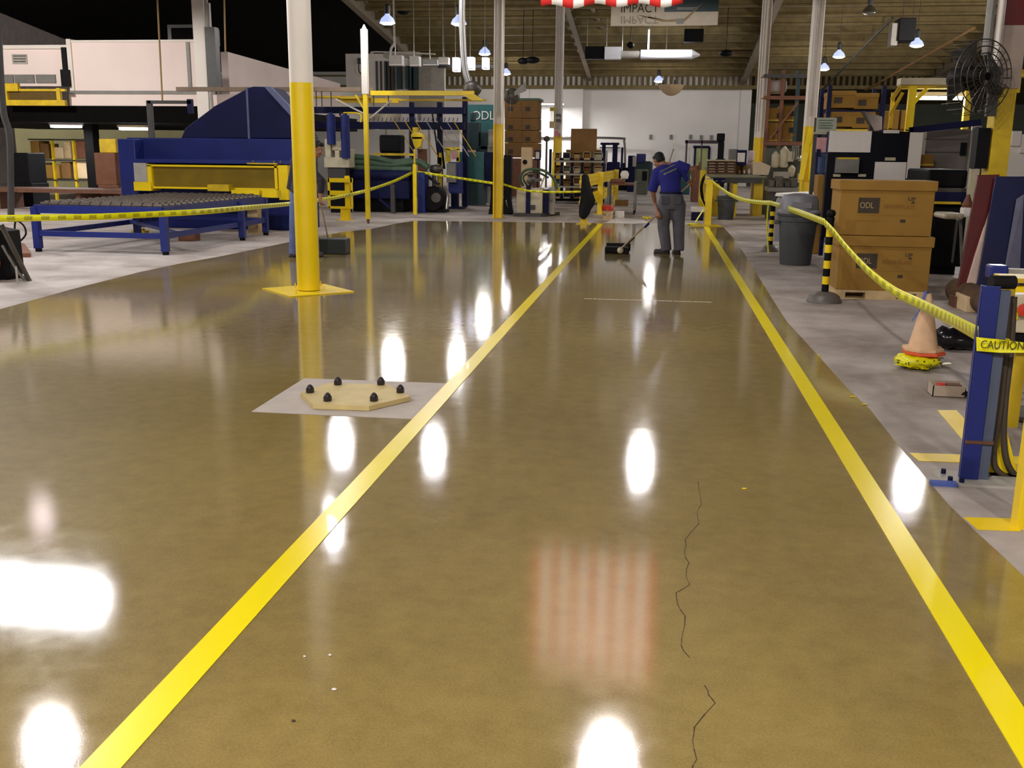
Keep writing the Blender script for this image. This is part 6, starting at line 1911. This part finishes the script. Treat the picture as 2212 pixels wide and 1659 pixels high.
# small carton with debris
b0 = gr(2048, 858)
t = thing('small_box', 'small open dusty carton with a red tool on the floor below the traffic cone', 'box', b0)
m = MB(); w_, d_, h_ = .16, .14, .075
x0_, y0_ = b0.x - .1, b0.y
m.box(x0_, x0_ + w_ * 1.3, y0_, y0_ + .006, 0, h_); m.box(x0_, x0_ + .006, y0_, y0_ + d_, 0, h_); m.box(x0_ + w_ * 1.3 - .006, x0_ + w_ * 1.3, y0_, y0_ + d_, 0, h_ * .8)
m.box(x0_, x0_ + w_ * 1.3, y0_ + d_ - .006, y0_ + d_, 0, h_ * 1.1); m.box(x0_, x0_ + w_ * 1.3, y0_, y0_ + d_, 0, .004)
m.build('carton', mat('dusty_carton', (176, 158, 138), .9), t)
MB().cyl((x0_ + .04, y0_ + .07, h_ * .9), (x0_ + .09, y0_ + .07, h_ * .9), .014, n=10).build('red_tool', mat('red_tool', (226, 70, 60), .4), t)
MB().box(x0_ + .1, x0_ + .19, y0_ + .03, y0_ + .1, h_ * .4, h_).build('tool_body', WOODD, t)
m = MB().tube([gr(2076, 852, .02), gr(2085, 850, .03), gr(2098, 858, .015), gr(2110, 860, .012)], .012, n=8); m.ell(gr(2082, 850, .02), (.03, .03, .02))
single(m, 'black_plug', RUB, 'black plug and short cord beside the small dusty carton', 'plug')
single(MB().tube([gr(2118, 890, .008), gr(2128, 895, .008), gr(2140, 900, .008), gr(2160, 925, .008), gr(2180, 960, .008)], .007, n=6), 'power_cord', RUB, 'thin dark cord on the dull floor behind the blue post', 'cord')
g = gr(2200, 915)
single(MB().lathe(g + Vector((.08, .1, 0)), [(.001, .0), (.1, .01), (.16, .05), (.15, .055), (.09, .02), (.001, .014)], 24), 'grey_dish', GRY, 'shallow grey dish on the floor at the right edge', 'dish')
# yellow corner post bottom right
q0 = gr(2196, 1143)
t = thing('corner_post', 'yellow angle post standing at the bottom right edge beside a yellow floor stripe', 'post', q0)
MB().box(q0.x, q0.x + .012, q0.y, q0.y + .08, .0, .62).box(q0.x + .012, q0.x + .14, q0.y, q0.y + .012, 0, .62).build('angle', YEL, t, bevel=.002)

# ============================================================ CAUTION TAPES
def tape_mat():
    m = bpy.data.materials.new('caution_tape')
    m.use_nodes = True
    nt = m.node_tree
    b = nt.nodes['Principled BSDF']
    b.inputs['Roughness'].default_value = .3
    uv = nt.nodes.new('ShaderNodeUVMap')
    sx = nt.nodes.new('ShaderNodeSeparateXYZ')
    nt.links.new(uv.outputs[0], sx.inputs[0])
    def math_(op, a, bb=None):
        n = nt.nodes.new('ShaderNodeMath'); n.operation = op
        if isinstance(a, (int, float)): n.inputs[0].default_value = a
        else: nt.links.new(a, n.inputs[0])
        if bb is not None:
            if isinstance(bb, (int, float)): n.inputs[1].default_value = bb
            else: nt.links.new(bb, n.inputs[1])
        return n.outputs[0]
    s = math_('FRACT', math_('DIVIDE', sx.outputs[0], .19))
    word = math_('LESS_THAN', s, .5)
    t_ = sx.outputs[1]
    band = math_('MULTIPLY', math_('GREATER_THAN', t_, .2), math_('LESS_THAN', t_, .8))
    stroke = math_('GREATER_THAN', math_('FRACT', math_('DIVIDE', sx.outputs[0], .016)), .45)
    f = math_('MULTIPLY', math_('MULTIPLY', word, band), stroke)
    mx = nt.nodes.new('ShaderNodeMix'); mx.data_type = 'RGBA'
    mx.inputs[6].default_value = (lin(236), lin(232), lin(14), 1)
    mx.inputs[7].default_value = (lin(120), lin(112), lin(30), 1)
    nt.links.new(f, mx.inputs[0])
    nt.links.new(mx.outputs[2], b.inputs['Base Color'])
    # thin translucent plastic
    b.inputs['Transmission Weight'].default_value = 0.0
    return m


TAPE = tape_mat()


def tape(pts, label, w=.076, sag=True):
    """pts: (photo x, y, distance) of the tape's middle"""
    P = [at(x, y, Yq_) for x, y, Yq_ in pts]
    Q = []
    for i in range(len(P) - 1):
        p0 = P[max(i - 1, 0)]; p1 = P[i]; p2 = P[i + 1]; p3 = P[min(i + 2, len(P) - 1)]
        for k in range(10):
            t = k / 10
            Q.append(0.5 * ((2 * p1) + (p2 - p0) * t + (2 * p0 - 5 * p1 + 4 * p2 - p3) * t * t + (3 * p1 - p0 - 3 * p2 + p3) * t ** 3))
    Q.append(P[-1])
    me = bpy.data.meshes.new('caution_tape')
    vs, fs, uvs = [], [], []
    L_ = 0
    org = Q[0].copy()
    for i, p in enumerate(Q):
        if i: L_ += (Q[i] - Q[i - 1]).length
        d = (Q[min(i + 1, len(Q) - 1)] - Q[max(i - 1, 0)]).normalized()
        side = d.cross(Vector((0, 0, 1))).normalized()
        upv = side.cross(d).normalized()
        tw = .12 * math.sin(L_ * 1.3)
        u_ = (upv * math.cos(tw) + side * math.sin(tw)) * w / 2
        vs += [p - u_ - org, p + u_ - org]
        uvs += [(L_, 0), (L_, 1)]
    for i in range(len(Q) - 1):
        fs.append((2 * i, 2 * i + 2, 2 * i + 3, 2 * i + 1))
    me.from_pydata(vs, [], fs)
    ul = me.uv_layers.new(name='UVMap')
    for lp_ in me.loops:
        ul.data[lp_.index].uv = uvs[lp_.vertex_index]
    me.materials.append(TAPE)
    for p_ in me.polygons: p_.use_smooth = True
    o = bpy.data.objects.new('caution_tape', me); C.objects.link(o); o.location = org
    s_ = o.modifiers.new('solid', 'SOLIDIFY'); s_.thickness = .0015
    return tag(o, label, 'caution tape')


tape([(-40, 473, 10.0), (0, 472, 10.3), (120, 470, 10.8), (220, 468, 11.3), (330, 463, 11.9), (440, 457, 12.8), (530, 449, 14.3), (620, 441, 17.3), (690, 432, 19.6), (740, 424, 21.2), (795, 411, 22.88)],
     'yellow caution tape crossing the left of the picture in front of the roller table')
tape([(795, 411, 22.85), (820, 403, 23.9), (855, 390, 25.1), (893, 372, 26.4)], 'yellow caution tape rising from the slim yellow post to the thin tape post')
tape([(898, 371, 26.4), (940, 377, 26.1), (1000, 386, 25.7), (1066, 396, 25.05)], 'yellow caution tape from the thin tape post to the yellow and white column', w=.06)
tape([(1068, 396, 25.03), (1086, 398, 25.0), (1120, 408, 24.6), (1150, 413, 24.3), (1200, 415, 24.2), (1258, 414, 24.1)], 'yellow caution tape sagging from the yellow and white column to the black jacket', w=.05)
tape([(1538, 392, b0y := gr(1528, 486).y - .08), (1552, 403, 22.6), (1575, 419, 21.2), (1605, 431, 19.8), (1640, 437, 18.3), (1664, 438, 17.2)], 'yellow caution tape from the right guard rail to the far striped stanchion')
tape([(1664, 438, 17.2), (1690, 446, 15.6), (1730, 460, 13.6), (1782, 480, s1.y - .04)], 'yellow caution tape sagging between the two striped stanchions')
tape([(1782, 482, s1.y - .04), (1800, 500, 10.6), (1830, 537, 9.9), (1875, 585, 9.1), (1930, 628, 8.4), (1985, 655, 7.7), (2050, 688, 6.4), (2113, 722, Y0 - .01), ], 'yellow caution tape running from the near striped stanchion over the cone to the blue post')
# wrapped part with the word
tw = thing('caution_tape', 'yellow caution tape wound round the blue post showing the word CAUTION', 'caution tape', at(2113, 740, Y0 - .012))
Ya = Y0 - .012
m = MB(); m.prism([at(2109, 728, Ya), at(2160, 733, Ya - .02), at(2212, 740, Ya - .02), at(2240, 742, Ya), at(2240, 764, Ya), at(2212, 762, Ya - .02), at(2160, 762, Ya - .02), at(2110, 758, Ya)], (0, .003, 0))
m.prism([at(2140, 724, Ya + .1), at(2180, 732, Ya + .1), at(2190, 745, Ya + .1), at(2150, 745, Ya + .1)], (0, .003, 0))
m.build('band', mat('tape_yellow', (232, 226, 20), .35), tw)
text('lettering', 'CAUTION', at(2117, 752, Ya - .026), .054, mat('tape_ink', (66, 58, 10), .6), tw, sx=.8, ext=.0008)
# ============================================================ PEOPLE
def remesh(o, vox, it=4, fac=.6):
    r = o.modifiers.new('remesh', 'REMESH'); r.mode = 'VOXEL'; r.voxel_size = vox; r.use_smooth_shade = True
    s_ = o.modifiers.new('smooth', 'SMOOTH'); s_.factor = fac; s_.iterations = it
    return o


def limb(m, p, q, r0, r1):
    """tapered capsule"""
    m.cyl(p, q, r0, r1, n=18)
    m.ell(p, (r0, r0, r0), 14, 8); m.ell(q, (r1, r1, r1), 14, 8)
    return m


def loft(m, secs, n=22):
    """secs: (centre, half width, half depth, facing angle)"""
    vs = []
    for c, rx, ry, an in secs:
        c = Vector(c)
        for k in range(n):
            t = 2 * PI * k / n
            x, y = rx * math.cos(t), ry * math.sin(t)
            vs.append(c + Vector((x * math.cos(an) - y * math.sin(an), x * math.sin(an) + y * math.cos(an), 0)))
    fs = [(i * n + k, i * n + (k + 1) % n, (i + 1) * n + (k + 1) % n, (i + 1) * n + k) for i in range(len(secs) - 1) for k in range(n)]
    fs += [tuple(range(n - 1, -1, -1)), tuple(range(len(vs) - n, len(vs)))]
    return m.add(vs, fs)


def hand(m, wrist, dirv, palmn, curl, sc=1.0):
    """palm and five fingers; dirv runs wrist to knuckles, palmn points out of the palm, curl closes the fingers"""
    d = Vector(dirv).normalized(); pn = Vector(palmn).normalized(); sd = d.cross(pn).normalized()
    w = Vector(wrist)
    kn = w + d * .085 * sc
    for k in range(5):
        f = k / 4 - .5
        limb(m, w + sd * f * .045 * sc, kn + sd * f * .07 * sc, .015 * sc, .013 * sc)
    for k, (L_, f) in enumerate(((.068, -.5), (.08, -.17), (.076, .17), (.058, .5))):
        p = kn + sd * f * .075 * sc
        cur = d.copy()
        for j, fr in enumerate((.45, .32, .23)):
            an = curl * (.6 + .4 * j)
            cur = (cur * math.cos(an) + pn * math.sin(an)).normalized()
            q = p + cur * L_ * fr * sc * 1.25
            limb(m, p, q, (.0095 - .001 * j) * sc, (.0085 - .001 * j) * sc)
            p = q
            pnn = pn - cur * pn.dot(cur)
    tb = w + d * .03 * sc - sd * .035 * sc
    t1 = tb + (d * .6 - sd * .7 + pn * .5).normalized() * .04 * sc
    t2 = t1 + (d * .7 + pn * .9 + sd * .2).normalized() * .035 * sc
    limb(m, tb, t1, .013 * sc, .011 * sc); limb(m, t1, t2, .0105 * sc, .009 * sc)
    return m


def head(t, c, face, up, mhair, cap=None, skin=SKIN, ears=True, body=None):
    """skull, face with nose, mouth, eyes and ears into the body mesh, hair as a child"""
    f = Vector(face).normalized(); u = (Vector(up) - f * Vector(up).dot(f)).normalized(); s_ = f.cross(u).normalized()
    R = Matrix((s_, f, u)).transposed()
    def P(x, y, z): return c + R @ Vector((x, y, z))
    def el(m, cc, r):
        i = len(m.v); m.ell((0, 0, 0), r, 20, 12)
        for k in range(i, len(m.v)): m.v[k] = P(*cc) + R @ m.v[k]
    el(body, (0, -.01, .03), (.075, .095, .09))
    el(body, (0, .02, -.035), (.058, .07, .075))
    el(body, (0, .045, -.09), (.03, .035, .025))
    el(body, (0, .098, -.02), (.013, .02, .024)); el(body, (0, .088, .0), (.009, .012, .03))
    el(body, (0, .082, -.062), (.026, .014, .008)); el(body, (0, .08, .028), (.05, .015, .012))
    for sx in (-1, 1):
        el(body, (sx * .078, -.005, -.01), (.01, .02, .032)); el(body, (sx * .04, .07, -.03), (.02, .02, .02))
    hm_ = MB(); el(hm_, (0, -.025, .045), (.084, .098, .09)); el(hm_, (0, -.055, -.0), (.076, .066, .075)); el(hm_, (0, .045, .085), (.06, .045, .035))
    remesh(hm_.build('hair', mhair, t), .008, 3)
    for sx in (-1, 1):
        em = MB(); el(em, (sx * .03, .08, 0), (.012, .009, .009)); em.build('eye', mat('eye_white', (210, 205, 200), .3, var=0), t)
        em2 = MB(); el(em2, (sx * .03, .0865, 0), (.005, .004, .005)); em2.build('iris', BLK, t)


# ---------------- worker mopping the aisle
Yp_ = gr(1452, 549).y
J = lambda x, y, dy=0: at(x, y, Yp_ + dy)
t = thing('person', 'worker in a royal blue T-shirt and grey jeans, seen from behind, pushing a long mop', 'person', Vector((J(1450, 549).x, Yp_, 0)))
body = MB()
pel, wa, ch = J(1450, 428, .02), J(1449, 402, .0), J(1444, 372, .06)
nk, hd = J(1434, 353, .12), J(1424, 347, .2)
loft(body, [(J(1450, 440, .02), .13, .1, 0), (pel, .155, .11, 0), (wa, .14, .1, 0), (J(1447, 388, .04), .155, .11, .0), (ch, .18, .115, -.1), (J(1442, 362, .09), .15, .1, -.1), (J(1438, 356, .11), .07, .07, 0)])
limb(body, J(1440, 360, .09), J(1429, 352, .16), .062, .055)
ls, le, lw = J(1420, 374, .07), J(1410, 412, .05), J(1415, 440, .12)
lh = J(1420, 452, .15)
rs, re, rw = J(1468, 358, .07), J(1496, 366, .06), J(1497, 385, .2)
limb(body, J(1436, 366, .07), ls, .07, .062); limb(body, ls, le, .055, .042); limb(body, le, lw, .042, .028)
limb(body, J(1450, 360, .08), rs, .07, .062); limb(body, rs, re, .055, .042); limb(body, re, rw, .042, .029)
limb(body, J(1438, 432, .02), J(1434, 487, .05), .085, .06); limb(body, J(1434, 487, .05), J(1440, 536, -.02), .058, .04)
limb(body, J(1463, 432, .02), J(1464, 487, .03), .085, .06); limb(body, J(1464, 487, .03), J(1465, 536, -.02), .058, .04)
handle_a, handle_b = J(1497, 391, .26), gr(1343, 538, .1)
mop_dir = (handle_b - handle_a).normalized()
lhp = handle_a.lerp(handle_b, .5)
limb(body, lw, lhp + Vector((-.0, -.03, .045)), .028, .026)
hand(body, lhp + Vector((-.01, -.02, .05)), (lhp - lw) + Vector((0, .04, -.02)), (.3, .9, .1), 1.15)
rhp = handle_a + mop_dir * .04
limb(body, rw, rhp + Vector((.01, -.02, .04)), .029, .026)
hand(body, rhp + Vector((.01, -.02, .05)), (-.2, .3, -.9), (-.4, .8, -.1), 1.15)
head(t, J(1423, 347, .2), (-.55, .62, -.5), (-.25, .35, .9), HAIR, body=body)
remesh(body.build('body', SKIN, t), .0075, 3, .5)
sh = MB()
loft(sh, [(J(1449, 417, .01), .165, .128, 0), (J(1449, 405, .0), .162, .125, 0), (J(1447, 390, .03), .178, .135, 0), (J(1444, 376, .06), .205, .142, -.1), (J(1443, 366, .08), .19, .13, -.1), (J(1440, 359, .1), .12, .1, 0), (J(1438, 355, .115), .075, .075, 0)])
limb(sh, J(1436, 368, .07), J(1419, 374, .07), .095, .088); sh.cyl(J(1421, 370, .07), J(1408, 414, .055), .085, .078, n=20)
limb(sh, J(1452, 364, .08), J(1469, 359, .07), .095, .085); sh.cyl(J(1462, 357, .075), J(1489, 365, .06), .088, .074, n=20)
sh.cyl(J(1470, 362, .07), J(1485, 392, .07), .05, .03, n=14)
so = sh.build('t_shirt', SHIRT, t); remesh(so, .014, 4, .6)
jn = MB()
loft(jn, [(J(1451, 414, .01), .172, .125, 0), (J(1451, 425, .02), .19, .14, 0), (J(1451, 440, .02), .2, .15, 0), (J(1451, 452, .02), .19, .13, 0)])
for (hx, kx, ax_, fy) in ((1436, 1433, 1440, 0), (1466, 1466, 1467, 0)):
    jn.cyl(J(hx, 442, .02), J(kx, 490, .04), .118, .096, n=22); jn.ell(J(kx, 490, .04), (.096, .096, .096)); jn.cyl(J(kx, 490, .04), J(ax_, 542, -.02), .096, .082, n=22)
    jn.ell(J(hx, 442, .02), (.118, .12, .11))
jo = jn.build('jeans', JEANS, t); remesh(jo, .015, 4, .6)
bt = MB(); loft(bt, [(J(1450.5, 418.5, .01), .19, .143, 0), (J(1450.5, 414, .01), .186, .14, 0)]); bt.build('belt', BLUED, jo)
for x in (1437, 1464):
    c_ = J(x, 432, -.13); pk = MB().box(c_.x - .06, c_.x + .06, c_.y - .004, c_.y + .02, c_.z - .07, c_.z + .06)
    pk.build('back_pocket', mat('pocket_denim', (80, 78, 88), .9, var=.2), jo, bevel=.01)
def shoe(pa, pb, nm='shoe'):
    m = MB()
    pa, pb = Vector(pa), Vector(pb)
    d = (pb - pa).normalized()
    m.ell(pa + Vector((0, 0, .045)), (.045, .045, .05)); m.ell(pa + d * .09 + Vector((0, 0, .04)), (.05, .05, .045)); m.ell(pb + Vector((0, 0, .035)), (.048, .048, .035))
    m.bar(pa + Vector((0, 0, .04)), pb + Vector((0, 0, .035)), .08, .06); m.bar(pa - d * .04 + Vector((0, 0, .01)), pb + d * .04 + Vector((0, 0, .01)), .095, .02)
    m.ell(pa + Vector((0, 0, .09)), (.045, .045, .05))
    return m


la = gr(1441, 548); ra = gr(1464, 549)
remesh(shoe(la, la + Vector((-.17, .06, 0))).build('shoe', SHOE, t), .01, 3)
remesh(shoe(ra, ra + Vector((-.04, .16, 0))).build('shoe', SHOE, t), .01, 3)
# print on the back of the shirt: two short slanting rows of worn strokes
pr2 = MB()
rr_ = random.Random(2)
A1, A2 = J(1434, 376.5, -.09), J(1459, 365.5, -.085)
B1_, B2_ = J(1426, 371, -.085), J(1456, 356.5, -.06)
for (S_, E_, hh, n_) in ((A1, A2, .028, 9), (B1_, B2_, .016, 12)):
    for k in range(n_):
        p_ = S_.lerp(E_, k / (n_ - 1))
        q_ = S_.lerp(E_, (k + .62) / (n_ - 1))
        pr2.bar(p_, q_, hh * .4, hh * rr_.uniform(.6, 1.0))
po = pr2.build('back_print', mat('shirt_print', (150, 158, 60), .8), so)
sw = po.modifiers.new('wrap', 'SHRINKWRAP'); sw.target = so; sw.wrap_method = 'PROJECT'; sw.use_project_y = True; sw.use_negative_direction = True; sw.use_positive_direction = True; sw.project_limit = .3; sw.offset = .004
# the mop
t = thing('mop', 'long handled mop with a wide black rectangular head held by the worker in blue', 'mop', gr(1332, 548))
MB().cyl(handle_a - mop_dir * .06, handle_b + Vector((0, 0, .02)), .014, n=12).build('handle', mat('pale_pole', (176, 152, 120), .4), t)
g_ = handle_a + mop_dir * ((J(1385, 485, .1) - handle_a).dot(mop_dir))
MB().cyl(g_, g_ + mop_dir * .1, .022, n=12).build('blue_collar', BLUE, t)
MB().cyl(handle_b - mop_dir * .28, handle_b - mop_dir * .08, .02, n=10).build('dark_joint', STEELD, t)
hb_ = gr(1340, 541, .09)
MB().ell(hb_, (.05, .06, .05)).build('swivel', CREAM, t)
a, b = gr(1306, 548), gr(1358, 548)
m = MB(); m.box(a.x, b.x, a.y, a.y + .3, .012, .11); m.build('pad', BLK, t, bevel=.02)
m = MB(); m.box(a.x + .01, b.x + .02, a.y + .24, a.y + .34, .03, .15); m.box(b.x - .06, b.x + .01, a.y - .01, a.y + .05, .0, .1); m.box(a.x, a.x + .05, a.y, a.y + .05, 0, .05); m.build('frame', RUB, t, bevel=.01)

# ---------------- second worker behind the round column
Y2_ = gr(633, 556).y
K = lambda x, y, dy=0: at(x, y, Y2_ + dy)
t = thing('person', 'worker in a dark shirt and blue jeans mostly hidden behind the round yellow column', 'person', Vector((K(650, 556).x, Y2_, 0)))
body = MB()
loft(body, [(K(652, 445), .12, .13, 0), (K(650, 425), .12, .14, 0), (K(652, 400), .12, .13, 0), (K(662, 372), .12, .15, 0), (K(668, 350), .1, .15, 0), (K(672, 340), .06, .06, 0)])
limb(body, K(672, 344), K(680, 334), .06, .055)
limb(body, K(640, 445, -.06), K(638, 495, -.08), .08, .06); limb(body, K(638, 495, -.08), K(636, 546, -.05), .055, .04)
limb(body, K(664, 445, .1), K(672, 495, .16), .08, .06); limb(body, K(672, 495, .16), K(662, 545, .2), .055, .04)
ls2, le2, lw2 = K(668, 362, -.16), K(694, 392, -.2), K(692, 424, -.22)
limb(body, ls2, le2, .055, .045); limb(body, le2, lw2, .042, .03)
limb(body, K(668, 362, .16), K(690, 395, .1), .055, .045); limb(body, K(690, 395, .1), K(690, 410, -.1), .042, .03)
hnd = K(693, 432, -.22)
limb(body, lw2, hnd + Vector((0, 0, .03)), .03, .026)
hand(body, hnd + Vector((-.01, 0, .05)), (.1, -.1, -1), (.7, .6, 0), 1.15)
head(t, K(684, 322), (.86, -.1, -.3), (.25, 0, 1), HAIR, body=body)
remesh(body.build('body', SKIN, t), .008, 3, .5)
sh = MB()
loft(sh, [(K(648, 420), .15, .16, 0), (K(650, 400), .14, .155, 0), (K(660, 372), .145, .18, 0), (K(668, 354), .12, .18, 0), (K(671, 345), .075, .09, 0)])
sh.cyl(K(664, 362, -.15), K(694, 391, -.2), .075, .062, n=18); sh.ell(K(664, 362, -.15), (.08, .08, .08)); sh.ell(K(694, 391, -.2), (.063, .063, .063)); sh.cyl(K(694, 391, -.2), K(693, 418, -.22), .062, .045, n=18)
sh.cyl(K(664, 362, .15), K(688, 390, .1), .075, .06, n=18); sh.cyl(K(640, 345, 0), K(630, 410, 0), .075, .08, n=18); sh.ell(K(640, 350, 0), (.09, .1, .09))
sh.cyl(K(640, 350), K(668, 356), .08, .1)
remesh(sh.build('dark_shirt', mat('dark_shirt_cotton', (34, 32, 44), .85, var=.15), t), .014, 4)
jn = MB()
loft(jn, [(K(648, 412), .15, .155, 0), (K(649, 428), .155, .165, 0), (K(650, 448), .15, .16, 0)])
for (hx, kx, ax_, d0, d1) in ((640, 636, 637, -.06, -.08), (664, 672, 662, .1, .18)):
    jn.cyl(K(hx, 440, d0), K(kx, 495, d1), .1, .078, n=20); jn.ell(K(kx, 495, d1), (.078, .078, .078)); jn.cyl(K(kx, 495, d1), K(ax_, 549, d1 * .6), .078, .088, n=20)
remesh(jn.build('blue_jeans', JEANSB, t), .015, 4)
a = gr(634, 555)
remesh(shoe(a + Vector((-.02, .0, 0)), a + Vector((.13, 0, 0))).build('shoe', SHOE, t), .01, 3)
a = Vector((K(662, 550).x, Y2_ + .2, 0))
remesh(shoe(a, a + Vector((.15, 0, 0))).build('shoe', SHOE, t), .01, 3)
t = thing('floor_applicator', 'long handled floor tool with a deep black green head right of the round yellow column', 'floor tool', gr(718, 549))
a, b = gr(689, 549), gr(750, 549)
MB().box(a.x, b.x, a.y, a.y + .3, .0, .24).build('head', mat('black_green_plastic', (16, 24, 20), .5, var=.1), t, bevel=.015)
MB().cyl(K(682, 385, -.24), (at(707, 512, a.y + .1).x, a.y + .12, .25), .012, n=10).build('handle', mat('pale_pole', (176, 152, 120)), t)

# ============================================================ WORLD AND VIEW
w = bpy.data.worlds.new('world'); bpy.context.scene.world = w
w.use_nodes = True
w.node_tree.nodes['Background'].inputs[0].default_value = (.9, .85, .75, 1)
w.node_tree.nodes['Background'].inputs[1].default_value = 0.05
sc = bpy.context.scene
sc.view_settings.view_transform = 'Standard'
sc.view_settings.look = 'None'
sc.view_settings.gamma = 1.0
sc.view_settings.exposure = 1.0
sc.view_settings.use_curve_mapping = False
